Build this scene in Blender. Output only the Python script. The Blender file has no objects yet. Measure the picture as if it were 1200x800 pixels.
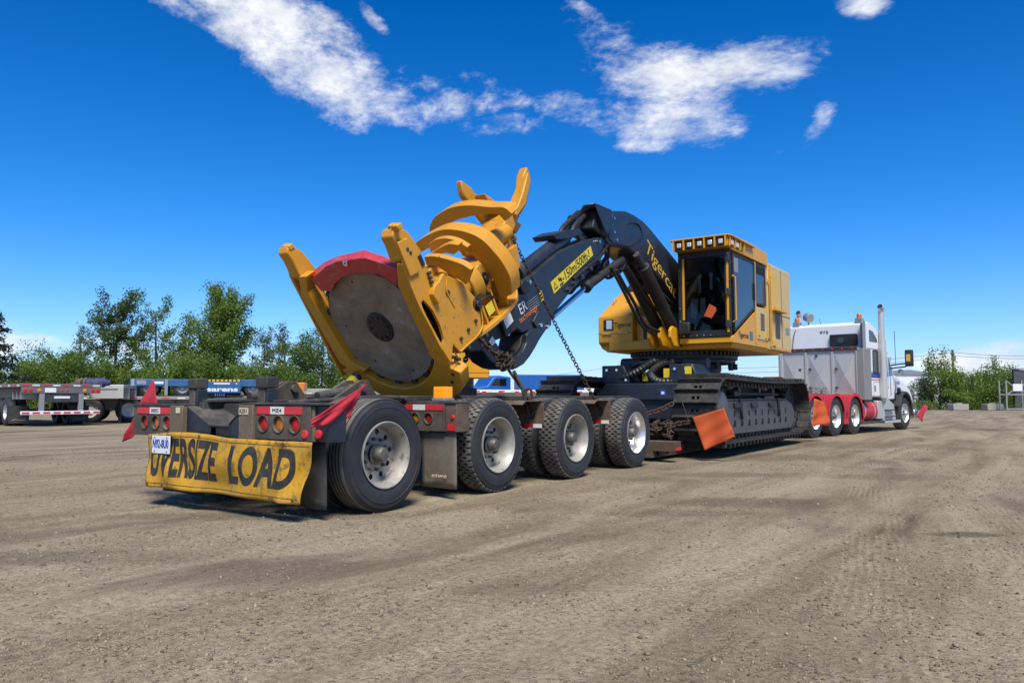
import bpy, bmesh, math, random
import numpy as np
from mathutils import Vector, Matrix, noise as mnoise
R = math.radians
SC = bpy.context.scene
COL = SC.collection
RNG = random.Random(7)

# ---------------------------------------------------------------- camera, world, sun, exposure
cam = bpy.data.cameras.new('camera'); camo = bpy.data.objects.new('camera', cam); COL.objects.link(camo)
camo.location = (6.22, -5.08, 1.045); camo.rotation_euler = (R(90 + 4.145), 0, R(34.8))
cam.sensor_width = 36; cam.lens = 26.7; cam.clip_start = .05; cam.clip_end = 6000
SC.camera = camo
SC.view_settings.view_transform = 'Standard'; SC.view_settings.look = 'None'
SC.view_settings.exposure = 0.45; SC.view_settings.gamma = 1

SUN_EL, SUN_DIR = 56.0, Vector((.70, -.71, 0)).normalized()
sunvec = Vector((SUN_DIR.x * math.cos(R(SUN_EL)), SUN_DIR.y * math.cos(R(SUN_EL)), math.sin(R(SUN_EL))))
sl = bpy.data.lights.new('sun', 'SUN'); sl.energy = 4.0; sl.angle = R(20)          # the sun stands behind thin cloud: soft-edged shadows
sl.color = (1, .95, .86)
so = bpy.data.objects.new('sun', sl); COL.objects.link(so); so.rotation_euler = sunvec.to_track_quat('Z', 'Y').to_euler()
so.location = (20, -20, 40)

W = bpy.data.worlds.new('World'); SC.world = W; W.use_nodes = True

class NT:
    """tiny helper for wiring node trees"""
    def __init__(s, t): s.t = t; s.n = t.nodes; s.l = t.links
    def node(s, typ, ins=None, **kw):
        n = s.n.new(typ)
        for k, v in kw.items(): setattr(n, k, v)
        for k, v in (ins or {}).items():
            i = n.inputs[k]
            if isinstance(v, bpy.types.NodeSocket): s.l.new(v, i)
            else: i.default_value = v
        return n
    def math(s, op, a, b=None, c=None, clamp=False):
        d = {0: a}
        if b is not None: d[1] = b
        if c is not None: d[2] = c
        return s.node('ShaderNodeMath', d, operation=op, use_clamp=clamp).outputs[0]
    def noise(s, vec, scale, detail=4, rough=.55, dist=0, out='Fac'):
        d = {'Scale': scale, 'Detail': detail, 'Roughness': rough, 'Distortion': dist}
        if vec is not None: d['Vector'] = vec
        return s.node('ShaderNodeTexNoise', d).outputs[out]
    def ramp(s, fac, stops, interp='LINEAR'):
        n = s.node('ShaderNodeValToRGB', {'Fac': fac}); r = n.color_ramp; r.interpolation = interp
        while len(r.elements) < len(stops): r.elements.new(.5)
        for e, (p, c) in zip(r.elements, stops):
            e.position = p; e.color = c if len(c) == 4 else (*c, 1)
        return n.outputs[0]
    def mix(s, fac, a, b, blend='MIX'):
        n = s.node('ShaderNodeMix', data_type='RGBA', blend_type=blend)
        for i, v in ((0, fac), (6, a), (7, b)):
            if isinstance(v, bpy.types.NodeSocket): s.l.new(v, n.inputs[i])
            else: n.inputs[i].default_value = v if i == 0 else ((*v, 1) if len(v) == 3 else v)
        return n.outputs[2]
    def smooth(s, x, lo, hi):
        return s.node('ShaderNodeMapRange', {0: x, 1: lo, 2: hi, 3: 0., 4: 1.}, interpolation_type='SMOOTHSTEP').outputs[0]

def make_world():
    t = NT(W.node_tree); t.n.clear()
    sky = t.node('ShaderNodeTexSky', sky_type='NISHITA'); sky.sun_disc = False
    sky.sun_elevation = R(SUN_EL); sky.sun_rotation = math.atan2(SUN_DIR.x, SUN_DIR.y)
    sky.air_density = 1.0; sky.dust_density = .3; sky.ozone_density = 2.5
    hs = t.node('ShaderNodeHueSaturation', {'Hue': .5, 'Saturation': 1.35, 'Value': 1.0, 'Color': sky.outputs[0]})
    co = t.node('ShaderNodeTexCoord').outputs['Generated']
    sp = t.node('ShaderNodeSeparateXYZ', {0: co}); X, Y, Z = sp.outputs
    # direction as azimuth (from +Y, clockwise) and elevation, degrees
    az = t.math('MULTIPLY', t.math('ARCTAN2', X, Y), 57.2958)
    el = t.math('MULTIPLY', t.math('ARCSINE', Z), 57.2958)
    grade = t.ramp(t.math('DIVIDE', el, 90., clamp=True),
                   [(0, GR0), (.05, GR1), (.15, GR2), (.32, GR3), (1, GR4)])
    skyc = t.mix(1., hs.outputs[0], grade, 'MULTIPLY')
    wv = t.noise(co, 5.0, 3, .6, out='Color')
    cv = t.node('ShaderNodeVectorMath', {0: co}, operation='MULTIPLY_ADD')
    cv.inputs[1].default_value = (1, 1, 1.9)
    warp = t.node('ShaderNodeVectorMath', {0: wv, 'Scale': .05}, operation='SCALE').outputs[0]
    t.l.new(warp, cv.inputs[2])
    # wind-drawn coordinates: fine streaks run along the clouds
    st = t.node('ShaderNodeMapping', {'Vector': cv.outputs[0], 'Rotation': (0, 0, R(55)), 'Scale': (1., 2.2, 1.6)}).outputs[0]
    n1 = t.noise(cv.outputs[0], 10., 12, .60); n2 = t.noise(st, 30., 8, .68); n3 = t.noise(st, 95., 5, .7)
    nz = t.math('ADD', t.math('ADD', t.math('MULTIPLY', n1, .64), t.math('MULTIPLY', n2, .28)), t.math('MULTIPLY', n3, .08))
    mask = None
    for (a, e, ra, re, rot, wgt) in CLOUDS:
        da = t.math('SUBTRACT', az, a); de = t.math('SUBTRACT', el, e)
        c, s_ = math.cos(R(rot)), math.sin(R(rot))
        u = t.math('ADD', t.math('MULTIPLY', da, c / ra), t.math('MULTIPLY', de, s_ / ra))
        v = t.math('ADD', t.math('MULTIPLY', da, -s_ / re), t.math('MULTIPLY', de, c / re))
        d2 = t.math('ADD', t.math('MULTIPLY', u, u), t.math('MULTIPLY', v, v))
        g = t.math('MULTIPLY', t.math('SUBTRACT', 1.0, t.math('MULTIPLY', d2, .5)), wgt)
        mask = g if mask is None else t.math('MAXIMUM', mask, g)
    mask = t.math('MAXIMUM', mask, -.7)
    den = t.math('ADD', t.math('MULTIPLY', mask, 1.25), t.math('MULTIPLY', t.math('SUBTRACT', nz, .52), 6.0))
    al = t.math('MULTIPLY', t.smooth(den, .05, 1.75), .98)
    shade = t.ramp(t.noise(cv.outputs[0], 16., 5, .6), [(.3, (.62, .68, .76)), (.62, (1.0, 1.0, 1.0))])
    ccol = t.mix(1., shade, (CLV, CLV, CLV * 1.01), 'MULTIPLY')
    col = t.mix(al, skyc, ccol)
    bg = t.node('ShaderNodeBackground', {'Color': col, 'Strength': .1})
    out = t.node('ShaderNodeOutputWorld'); t.l.new(bg.outputs[0], out.inputs[0])
GR0, GR1, GR2, GR3, GR4 = (.72, .84, 1.40), (.60, .86, 1.34), (.27, .79, 1.22), (.012, .66, 1.03), (.05, .56, .90)
CLV = 8.0
CLOUDS = [(-55.8, 26.11, 5.52, 1.65, -28.0, 1.15),
  (-52.2, 25.12, 4.85, 2.41, -30.0, 1.2),
  (-49.09, 23.93, 4.67, 2.48, -32.0, 1.2),
  (-45.9, 22.1, 3.82, 1.49, -22.0, 1.0),
  (-59.77, 25.96, 2.74, 0.75, -20.0, 0.95),
  (-45.33, 26.6, 1.42, 0.43, -40.0, 0.6),
  (-39.08, 21.44, 3.61, 0.99, 10.0, 0.6),
  (-35.79, 22.48, 2.78, 0.7, -25.0, 0.52),
  (-34.8, 20.13, 3.3, 0.65, 5.0, 0.56),
  (-30.52, 21.09, 3.28, 0.94, -8.0, 0.6),
  (-41.39, 22.64, 2.61, 0.69, -15.0, 0.4),
  (-22.42, 22.75, 5.05, 2.15, -8.0, 1.1),
  (-22.78, 20.02, 4.73, 1.63, -3.0, 1.15),
  (-25.91, 24.68, 3.56, 1.45, -32.0, 0.8),
  (-28.37, 27.12, 2.1, 0.49, -35.0, 0.65),
  (-17.45, 23.06, 4.23, 1.54, 4.0, 0.95),
  (-14.17, 23.52, 1.74, 0.43, 0.0, 0.55),
  (-23.75, 18.61, 2.85, 0.71, 0.0, 0.8),
  (-12.42, 18.45, 1.24, 0.67, 55.0, 0.62),
  (-13.77, 17.24, 1.49, 0.46, 12.0, 0.62),
  (-9.29, 25.66, 1.52, 0.7, -15.0, 1.0),
  (-28.84, 25.38, 0.66, 0.44, -50.0, 0.4),
  (-67.95, 3.2, 4.98, 0.75, 5.0, 1.08),
  (-62.68, 3.21, 3.03, 0.68, 0.0, 0.84),
  (-1.46, 2.39, 2.7, 1.07, -5.0, 1.14),
  (-4.97, 2.2, 2.91, 0.67, 0.0, 0.96),
  (1.36, 2.05, 3.36, 1.56, 0.0, 1.2),
  (-71.44, 3.59, 3.74, 1.03, 0.0, 1.08),
  (-128.74, 37.31, 13.79, 5.32, 3.17, 0.9),
  (158.15, 14.14, 15.74, 5.16, 1.49, 0.9),
  (91.63, 28.32, 16.94, 5.09, 7.24, 0.9),
  (127.28, 17.64, 10.25, 6.46, -0.82, 0.9),
  (-100.3, 20.64, 16.41, 4.78, 13.07, 0.9),
  (154.25, 23.84, 12.06, 5.69, 8.37, 0.9),
  (-139.2, 26.37, 14.27, 4.63, -8.03, 0.9)]
make_world()

# ---------------------------------------------------------------- materials
def newmat(name):
    m = bpy.data.materials.new(name); m.use_nodes = True; t = NT(m.node_tree); t.n.clear()
    b = t.node('ShaderNodeBsdfPrincipled'); o = t.node('ShaderNodeOutputMaterial'); t.l.new(b.outputs[0], o.inputs[0])
    return m, t, b
def setin(t, b, k, v):
    if isinstance(v, bpy.types.NodeSocket): t.l.new(v, b.inputs[k])
    else: b.inputs[k].default_value = (*v, 1) if isinstance(v, tuple) and len(v) == 3 else v
DUST = (.27, .22, .165)
def surf(name, col, rough=.5, metal=0., var=.12, dust=.0, dscale=3., dustcol=DUST, top=0., bump=.0, bscale=60., coat=0., spots=0., spotcol=(.02, .018, .015), wear=0.):
    """painted / metal / rubber surface: uneven colour, settled dust (more on level faces), stains and fine relief"""
    m, t, b = newmat(name)
    geo = t.node('ShaderNodeNewGeometry'); pos = geo.outputs['Position']
    n1 = t.noise(pos, 2.3, 5, .6); n2 = t.noise(pos, dscale * 4, 6, .68)
    v = t.math('MULTIPLY_ADD', t.math('SUBTRACT', n1, .5), 2 * var, 1.)
    c = t.mix(1., col, t.node('ShaderNodeCombineXYZ', {0: v, 1: v, 2: v}).outputs[0], 'MULTIPLY')
    r = rough
    if spots:
        sp = t.smooth(t.math('ADD', n2, t.math('MULTIPLY', t.noise(pos, 1.6, 3, .5), .35)), .84 - spots * .3, .92 - spots * .2)
        c = t.mix(sp, c, spotcol)
    if wear:
        wm = t.node('ShaderNodeMapping', {'Vector': pos, 'Scale': (1., 1., 2.6), 'Rotation': (.5, .9, .3)}).outputs[0]
        wn = t.math('ADD', t.math('MULTIPLY', t.noise(wm, 7., 8, .72), .75), t.math('MULTIPLY', t.noise(pos, 1.4, 3), .35))
        c = t.mix(t.math('MULTIPLY', t.smooth(wn, .70 - wear * .1, .74 - wear * .1), .8), c, (.20, .155, .11))
        sc = t.node('ShaderNodeMapping', {'Vector': pos, 'Scale': (60., 3., 8.), 'Rotation': (.3, .5, 1.1)}).outputs[0]
        c = t.mix(t.math('MULTIPLY', t.smooth(t.noise(sc, 1., 3, .6), .70, .76), .45), c, (.26, .17, .06))
    if dust or top:
        nz = t.node('ShaderNodeSeparateXYZ', {0: geo.outputs['Normal']}).outputs[2]
        up = t.math('MULTIPLY', t.math('MAXIMUM', nz, 0.), top)
        a = t.smooth(t.math('ADD', t.noise(pos, dscale, 6, .65), t.math('MULTIPLY', t.math('SUBTRACT', n2, .5), .5)), .35, .75)
        f = t.math('ADD', t.math('MULTIPLY', a, dust), t.math('MULTIPLY', up, t.math('MULTIPLY_ADD', a, .7, .3)), clamp=True)
        c = t.mix(f, c, dustcol)
        r = t.math('MULTIPLY_ADD', f, .85 - rough, rough)
    else:
        r = t.math('MULTIPLY_ADD', t.math('SUBTRACT', n2, .5), .25, rough, clamp=True)
    setin(t, b, 'Base Color', c); setin(t, b, 'Roughness', r); setin(t, b, 'Metallic', metal)
    if coat: setin(t, b, 'Coat Weight', coat); setin(t, b, 'Coat Roughness', .12)
    if bump:
        h = t.noise(pos, bscale, 6, .65)
        setin(t, b, 'Normal', t.node('ShaderNodeBump', {'Height': h, 'Strength': bump, 'Distance': .01}).outputs[0])
    return m
def emit(name, col, e, strength):
    m, t, b = newmat(name); setin(t, b, 'Base Color', col); setin(t, b, 'Roughness', .25)
    setin(t, b, 'Emission Color', e); setin(t, b, 'Emission Strength', strength); return m
def lens(name, col):
    m, t, b = newmat(name); pos = t.node('ShaderNodeNewGeometry').outputs['Position']
    w = t.node('ShaderNodeTexVoronoi', {'Vector': pos, 'Scale': 70.}).outputs['Distance']
    n = t.noise(pos, 8, 4)
    setin(t, b, 'Base Color', t.mix(t.smooth(n, .4, .8), col, tuple(x * .55 + .02 for x in col))); setin(t, b, 'Roughness', .25)
    setin(t, b, 'Normal', t.node('ShaderNodeBump', {'Height': w, 'Strength': .5, 'Distance': .004}).outputs[0]); return m
YEL = (.66, .305, .007)
M = dict(
    yellow=surf('machine_yellow', YEL, .45, var=.06, dust=.03, top=.05, coat=.08),
    head_yellow=surf('felling_head_yellow', (.58, .258, .006), .46, var=.12, dust=.12, dscale=4, top=.08, coat=.05, spots=.12, spotcol=(.12, .055, .018), wear=.5, bump=.06, bscale=25),
    beige=surf('machine_yellow_glare', (.60, .42, .17), .5, var=.05, dust=.06, top=.1),  # machine yellow paled to beige: side-on glare put into the colour
    navy=surf('boom_navy', (.013, .019, .031), .42, var=.15, dust=.05, top=.08, coat=.12),
    dark=surf('dark_grey_paint', (.028, .030, .034), .5, var=.2, dust=.14, top=.2),
    black=surf('black_part', (.012, .012, .013), .5, var=.2, dust=.06, top=.12),
    hose=surf('hydraulic_hose', (.012, .012, .013), .42, var=.2, dust=.05, top=.1, bump=.2, bscale=200),
    glass=surf('dark_cab_glass', (.006, .008, .011), .04, var=0),
    blueglass=surf('tinted_side_glass', (.035, .052, .066), .05, var=.1, dust=.05, dustcol=(.2, .22, .22)),
    chrome=surf('chrome_rod', (.75, .75, .76), .12, 1., var=.02),
    alu=surf('aluminium', (.56, .55, .52), .45, .45, var=.1, dust=.15, dustcol=(.33, .29, .24), top=.1),
    alu_bright=surf('polished_aluminium', (.72, .71, .69), .30, .85, var=.12, dust=.25, dustcol=(.4, .36, .3)),
    quilt=surf('quilted_stainless', (.50, .49, .465), .50, .45, var=.1, dust=.25, dustcol=(.35, .32, .27)),
    rim=surf('wheel_rim', (.40, .38, .34), .5, .35, var=.16, dust=.60, dscale=3.5, dustcol=(.25, .215, .165), spots=.15, spotcol=(.08, .065, .05)),
    hub=surf('wheel_hub', (.10, .095, .088), .5, .4, var=.3, dust=.45, dustcol=(.25, .215, .17)),
    tyre=surf('tyre_rubber', (.020, .021, .024), .62, var=.25, dust=.10, dscale=2., dustcol=(.16, .145, .12)),
    tread=surf('tyre_tread', (.075, .070, .064), .9, var=.2, dust=.8, dscale=3., dustcol=(.19, .168, .138), bump=.3),
    grime=surf('grimy_frame_steel', (.060, .047, .036), .75, var=.3, dust=.48, dscale=2.2, top=.35, bump=.4, spots=.15, dustcol=(.19, .15, .11)),
    rust=surf('rusty_brown_steel', (.085, .048, .030), .8, var=.3, dust=.40, dscale=2.5, top=.3, bump=.4, dustcol=(.21, .165, .12), spots=.2),
    wood=surf('weathered_timber', (.13, .095, .062), .85, var=.3, dust=.35, dscale=3, bump=.5, bscale=40, spots=.25),
    framedark=surf('trailer_dark_steel', (.030, .028, .026), .7, var=.3, dust=.30, dscale=2.5, top=.45, bump=.3, dustcol=(.15, .13, .105)),
    flap=surf('black_rubber_flap', (.035, .034, .033), .8, var=.2, dust=.35, dscale=3, bump=.3, dustcol=(.12, .11, .095)),
    flap_tan=surf('dusty_rubber_flap', (.15, .125, .095), .85, var=.2, dust=.6, dscale=2, bump=.4, spots=.45, spotcol=(.03, .025, .02)),
    track=surf('track_steel', (.032, .030, .029), .55, .35, var=.3, dust=.42, dscale=3.5, top=.25, bump=.3, dustcol=(.125, .112, .09)),
    tarp=surf('blue_tarpaulin', (.016, .035, .13), .85, var=.25, dust=.3, bump=.4, bscale=14),
    rackdark=surf('grimy_aluminium', (.26, .25, .235), .6, .2, var=.15, dust=.35, dustcol=(.22, .19, .155)),
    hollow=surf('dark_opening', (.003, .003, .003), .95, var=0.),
    tread_rib=surf('ribbed_tread', (.12, .108, .09), .9, var=.2, dust=.7, dscale=4., dustcol=(.21, .185, .15), bump=.3),
    track_frame=surf('track_frame_grey', (.062, .064, .068), .5, var=.12, dust=.10, top=.3),
    chain=surf('rusty_chain', (.060, .036, .024), .7, .4, var=.5, dust=.3, dscale=8, dustcol=(.13, .095, .065)),
    blade=surf('saw_blade_steel', (.20, .165, .125), .5, .25, var=.22, dust=.45, dscale=2.2, dustcol=(.30, .265, .215), bump=.08, spots=.1, spotcol=(.03, .026, .022)),
    redguard=surf('red_guard', (.50, .018, .022), .42, var=.08, dust=.10, dscale=2.5, dustcol=(.42, .25, .22), top=.12, coat=.2, wear=.6),
    red=surf('red_fender', (.46, .013, .022), .45, var=.07, dust=.05, dustcol=(.3, .10, .08)),
    redflag=surf('red_flag_cloth', (.42, .016, .032), .85, var=.2, dust=.15, dustcol=(.33, .10, .10), bump=.3, bscale=220),
    orange=surf('orange_flag_cloth', (.50, .078, .012), .8, var=.10, dust=.12, dustcol=(.36, .12, .05), bump=.3, bscale=200),
    banner=surf('yellow_banner_vinyl', (.54, .275, .007), .6, var=.22, dust=.65, dscale=3., dustcol=(.30, .185, .035), bump=.25, bscale=30, spots=.42, spotcol=(.13, .075, .025)),
    ink=surf('black_lettering', (.018, .018, .018), .6, var=.2, dust=.22, dscale=6, dustcol=(.16, .12, .06)),
    inkclean=surf('black_print', (.012, .012, .014), .5, var=.1),
    white=surf('white_paint', (.74, .75, .76), .35, var=.04, dust=.10, dustcol=(.52, .48, .42), coat=.2),
    cream=surf('old_cream_sticker', (.62, .52, .34), .7, var=.2, spots=.3, spotcol=(.10, .08, .06)),
    tape_red=surf('red_reflective_tape', (.58, .02, .03), .35, var=.1, dust=.08),
    tape_white=surf('white_reflective_tape', (.72, .69, .62), .4, var=.1, dust=.18),
    blue=surf('transporter_blue', (.012, .10, .26), .45, var=.12, dust=.14, top=.2),
    blue_bright=surf('trailer_blue', (.012, .10, .36), .4, var=.08),
    stripe=surf('blue_stripe', (.02, .06, .30), .4, var=.05),
    label_yellow=surf('yellow_label', (.72, .55, .02), .5, var=.05),
    orange_print=surf('orange_print', (.70, .20, .05), .5, var=.05),
    gold=surf('gold_lettering', (.66, .40, .04), .45, var=.04),
    lens_red=lens('red_lens', (.62, .012, .012)), lens_amber=lens('amber_lens', (.75, .22, .012)),
    beacon=emit('amber_beacon', (.8, .26, .008), (1., .33, .004), .3),
    beacon_off=lens('orange_beacon_lens', (.55, .14, .02)),
    lamp=surf('work_lamp_glass', (.72, .70, .62), .15, .3, var=.1),
    concrete=surf('concrete', (.33, .31, .27), .9, var=.15, dust=.2, bump=.3, bscale=30),
    grey=surf('galvanised_grey', (.30, .305, .31), .5, .4, var=.12, dust=.12),
    greypaint=surf('trailer_grey_paint', (.15, .15, .155), .5, .3, var=.15, dust=.25),
    pole=surf('pole_timber', (.11, .075, .05), .85, var=.2, bump=.3, bscale=20),
)
def blade_material():
    m, t, b = newmat('saw_blade_steel'); oc = t.node('ShaderNodeTexCoord').outputs['Object']; xyz = t.node('ShaderNodeSeparateXYZ', {0: oc}).outputs
    r = t.math('SQRT', t.math('ADD', t.math('MULTIPLY', xyz[0], xyz[0]), t.math('MULTIPLY', xyz[1], xyz[1])))
    ang = t.math('ARCTAN2', xyz[1], xyz[0])
    pol = t.node('ShaderNodeCombineXYZ', {0: t.math('MULTIPLY', r, 70.), 1: t.math('MULTIPLY', ang, 1.2), 2: 0.}).outputs[0]
    ring = t.noise(pol, 1., 4, .65)                       # arcs ground in by the wood
    big = t.noise(oc, 2.2, 6, .65, .4); spk = t.noise(oc, 34., 6, .75); sml = t.noise(oc, 7., 6, .7)
    c = t.ramp(big, [(.32, (.160, .118, .075)), (.5, (.265, .200, .130)), (.68, (.350, .278, .188))])
    c = t.mix(t.math('MULTIPLY', t.smooth(ring, .45, .72), .5), c, (.26, .225, .175))
    pal = t.math('MULTIPLY', t.smooth(t.math('ADD', t.math('MULTIPLY', spk, .6), t.math('MULTIPLY', big, .5)), .58, .68), t.smooth(sml, .42, .62))
    c = t.mix(t.math('MULTIPLY', pal, .8), c, (.50, .45, .36))
    dark = t.math('MULTIPLY', t.smooth(sml, .62, .76), .45); c = t.mix(dark, c, (.060, .050, .038))
    c = t.mix(t.math('MULTIPLY', t.smooth(r, .69, .735), .5), c, (.24, .20, .15))
    setin(t, b, 'Base Color', c); setin(t, b, 'Metallic', 0.); setin(t, b, 'Specular IOR Level', .3); setin(t, b, 'Roughness', t.math('MULTIPLY_ADD', ring, .3, .45))
    setin(t, b, 'Normal', t.node('ShaderNodeBump', {'Height': t.math('ADD', ring, spk), 'Strength': .25, 'Distance': .004}).outputs[0]); return m
M['blade'] = blade_material()
# ---------------------------------------------------------------- mesh helpers
class MB:
    """collects faces, then links them as ONE mesh object"""
    def __init__(s): s.v = []; s.f = []; s.m = []
    def add(s, vs, fs, mi=0, X=None):
        o = len(s.v)
        s.v += [tuple(X @ Vector(v)) if X is not None else tuple(v) for v in vs]
        s.f += [tuple(i + o for i in f) for f in fs]; s.m += [mi] * len(fs); return s
    def box(s, lo, hi, mi=0, X=None):
        a, b = lo, hi
        vs = [(x, y, z) for z in (a[2], b[2]) for y in (a[1], b[1]) for x in (a[0], b[0])]
        return s.add(vs, [(0, 2, 3, 1), (4, 5, 7, 6), (0, 1, 5, 4), (2, 6, 7, 3), (0, 4, 6, 2), (1, 3, 7, 5)], mi, X)
    def beam(s, p0, p1, w, h, mi=0, up=(0, 0, 1)):
        p0, p1 = Vector(p0), Vector(p1); d = (p1 - p0); L = d.length; d.normalize()
        sd = d.cross(Vector(up)); sd = sd.normalized() if sd.length > 1e-5 else Vector((1, 0, 0)); u = sd.cross(d)
        X = Matrix((( sd.x, d.x, u.x, p0.x), (sd.y, d.y, u.y, p0.y), (sd.z, d.z, u.z, p0.z), (0, 0, 0, 1)))
        return s.box((-w / 2, 0, -h / 2), (w / 2, L, h / 2), mi, X)
    def prism(s, poly, ax, a, b, mi=0, X=None):
        """polygon in the plane across axis ax ('x': (y,z), 'y': (x,z), 'z': (x,y)), from a to b along it"""
        def P(p, t): return (t, p[0], p[1]) if ax == 'x' else (p[0], t, p[1]) if ax == 'y' else (p[0], p[1], t)
        n = len(poly); vs = [P(p, a) for p in poly] + [P(p, b) for p in poly]
        fs = [tuple(range(n)), tuple(range(2 * n - 1, n - 1, -1))] + [(i, i + n, (i + 1) % n + n, (i + 1) % n) for i in range(n)]
        return s.add(vs, fs, mi, X)
    def ring(s, outer, inner, ax, a, b, mi=0, X=None):
        """plate with a hole: outer and inner outlines with the same number of points"""
        def P(p, t): return (t, p[0], p[1]) if ax == 'x' else (p[0], t, p[1]) if ax == 'y' else (p[0], p[1], t)
        n = len(outer); vs = [P(p, t) for t in (a, b) for q in (outer, inner) for p in q]; fs = []
        for i in range(n):
            j = (i + 1) % n
            fs += [(i, j, n + j, n + i), (2 * n + i, 3 * n + i, 3 * n + j, 2 * n + j), (i, 2 * n + i, 2 * n + j, j), (n + i, n + j, 3 * n + j, 3 * n + i)]
        return s.add(vs, fs, mi, X)
    def cyl(s, p0, p1, r, n=16, r2=None, mi=0, X=None):
        p0, p1 = Vector(p0), Vector(p1); d = (p1 - p0).normalized(); r2 = r if r2 is None else r2
        a = d.orthogonal().normalized(); b = d.cross(a); vs = []
        for p, q in ((p0, r), (p1, r2)):
            for i in range(n):
                t = 2 * math.pi * i / n; vs.append(p + a * (q * math.cos(t)) + b * (q * math.sin(t)))
        return s.add(vs, [tuple(range(n - 1, -1, -1)), tuple(range(n, 2 * n))] + [(i, (i + 1) % n, n + (i + 1) % n, n + i) for i in range(n)], mi, X)
    def tube(s, pts, r, n=8, mi=0, closed=False, X=None):
        pts = [Vector(p) for p in pts]; k = len(pts); vs = []; prev = None
        for i, p in enumerate(pts):
            if closed: d = pts[(i + 1) % k] - pts[i - 1]
            else: d = pts[min(i + 1, k - 1)] - pts[max(i - 1, 0)]
            d.normalize()
            a = d.orthogonal() if prev is None else prev - d * prev.dot(d)
            a.normalize(); prev = a; b = d.cross(a); rr = r[i] if isinstance(r, (list, tuple)) else r
            vs += [p + a * (rr * math.cos(2 * math.pi * j / n)) + b * (rr * math.sin(2 * math.pi * j / n)) for j in range(n)]
        fs = []
        for i in range(k if closed else k - 1):
            o, q = i * n, ((i + 1) % k) * n
            fs += [(o + j, o + (j + 1) % n, q + (j + 1) % n, q + j) for j in range(n)]
        if not closed: fs += [tuple(range(n - 1, -1, -1)), tuple(range((k - 1) * n, k * n))]
        return s.add(vs, fs, mi, X)
    def lathe(s, prof, n=48, ax='x', c=(0, 0, 0), mi=0, X=None, closed=True):
        """profile of (along axis, radius); closed joins last to first"""
        k = len(prof); vs = []
        for i in range(n):
            t = 2 * math.pi * i / n; cs, sn = math.cos(t), math.sin(t)
            for h, r in prof:
                p = (h, r * cs, r * sn) if ax == 'x' else (r * cs, h, r * sn) if ax == 'y' else (r * cs, r * sn, h)
                vs.append((p[0] + c[0], p[1] + c[1], p[2] + c[2]))
        fs = []
        for i in range(n):
            o, q = i * k, ((i + 1) % n) * k
            for j in range(k if closed else k - 1):
                fs.append((o + j, o + (j + 1) % k, q + (j + 1) % k, q + j))
        return s.add(vs, fs, mi, X)
    def grid(s, fn, nu, nv, mi=0, thick=0.):
        vs = [Vector(fn(i / nu, j / nv)) for j in range(nv + 1) for i in range(nu + 1)]
        fs = [(j * (nu + 1) + i, j * (nu + 1) + i + 1, (j + 1) * (nu + 1) + i + 1, (j + 1) * (nu + 1) + i) for j in range(nv) for i in range(nu)]
        return s.add(vs, fs, mi)
    def build(s, name, mats, parent=None, bevel=0., seg=2, ang=35, solid=0., X=None, label=None, loc=None, recalc=True, subd=0):
        vs = [tuple(X @ Vector(v)) for v in s.v] if X is not None else s.v
        me = bpy.data.meshes.new(name); me.from_pydata(vs, [], s.f)
        for m in (mats if isinstance(mats, (list, tuple)) else [mats]): me.materials.append(M[m] if isinstance(m, str) else m)
        if len(me.materials) > 1: me.polygons.foreach_set('material_index', s.m)
        if recalc:
            b = bmesh.new(); b.from_mesh(me); bmesh.ops.recalc_face_normals(b, faces=b.faces); b.to_mesh(me); b.free()
        me.polygons.foreach_set('use_smooth', [True] * len(me.polygons)); me.set_sharp_from_angle(angle=R(ang))
        return link(name, me, parent, bevel, seg, solid, label, loc, subd)
def link(name, me, parent=None, bevel=0., seg=2, solid=0., label=None, loc=None, subd=0):
    o = bpy.data.objects.new(name, me); COL.objects.link(o)
    if parent is not None: o.parent = parent
    if loc is not None: o.location = loc
    if subd:
        k = o.modifiers.new('subd', 'SUBSURF'); k.levels = k.render_levels = subd
    if solid:
        k = o.modifiers.new('solid', 'SOLIDIFY'); k.thickness = solid; k.offset = 0
    if bevel:
        k = o.modifiers.new('bevel', 'BEVEL'); k.width = bevel; k.segments = seg; k.limit_method = 'ANGLE'; k.angle_limit = R(32); k.harden_normals = False
    if label: o['label'] = label
    return o
def thing(name, label, cat, loc=(0, 0, 0), rotz=0, group=None, mat=None):
    o = bpy.data.objects.new(name, None); COL.objects.link(o); o.empty_display_size = .2
    if mat is not None: o.matrix_world = mat
    else: o.location = loc; o.rotation_euler = (0, 0, rotz)
    return tag(o, label, cat, group)
def tag(o, label=None, cat=None, group=None, kind=None):
    for k, v in (('label', label), ('category', cat), ('group', group), ('kind', kind)):
        if v: o[k] = v
    return o
def dup(o, parent=None, **kw):
    c = o.copy(); COL.objects.link(c)
    if parent is not None: c.parent = parent
    for ch in list(o.children): dup(ch, c)
    return c
def T(x, y, z): return Matrix.Translation((x, y, z))
def circ(cx, cy, r, n=16, ry=None, a0=0.): return [(cx + r * math.cos(a0 + 2 * math.pi * i / n), cy + (ry or r) * math.sin(a0 + 2 * math.pi * i / n)) for i in range(n)]
def rrect(cx, cy, w, h, r, n=4):
    out = []
    for (sx, sy, a) in ((1, 1, 0), (-1, 1, 90), (-1, -1, 180), (1, -1, 270)):
        for k in range(n + 1):
            t = R(a + 90 * k / n); out.append((cx + sx * (w / 2 - r) + r * math.cos(t), cy + sy * (h / 2 - r) + r * math.sin(t)))
    return out
def sag(p0, p1, d, n=14):
    p0, p1 = Vector(p0), Vector(p1); return [p0.lerp(p1, i / n) - Vector((0, 0, d * 4 * (i / n) * (1 - i / n))) for i in range(n + 1)]
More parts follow.
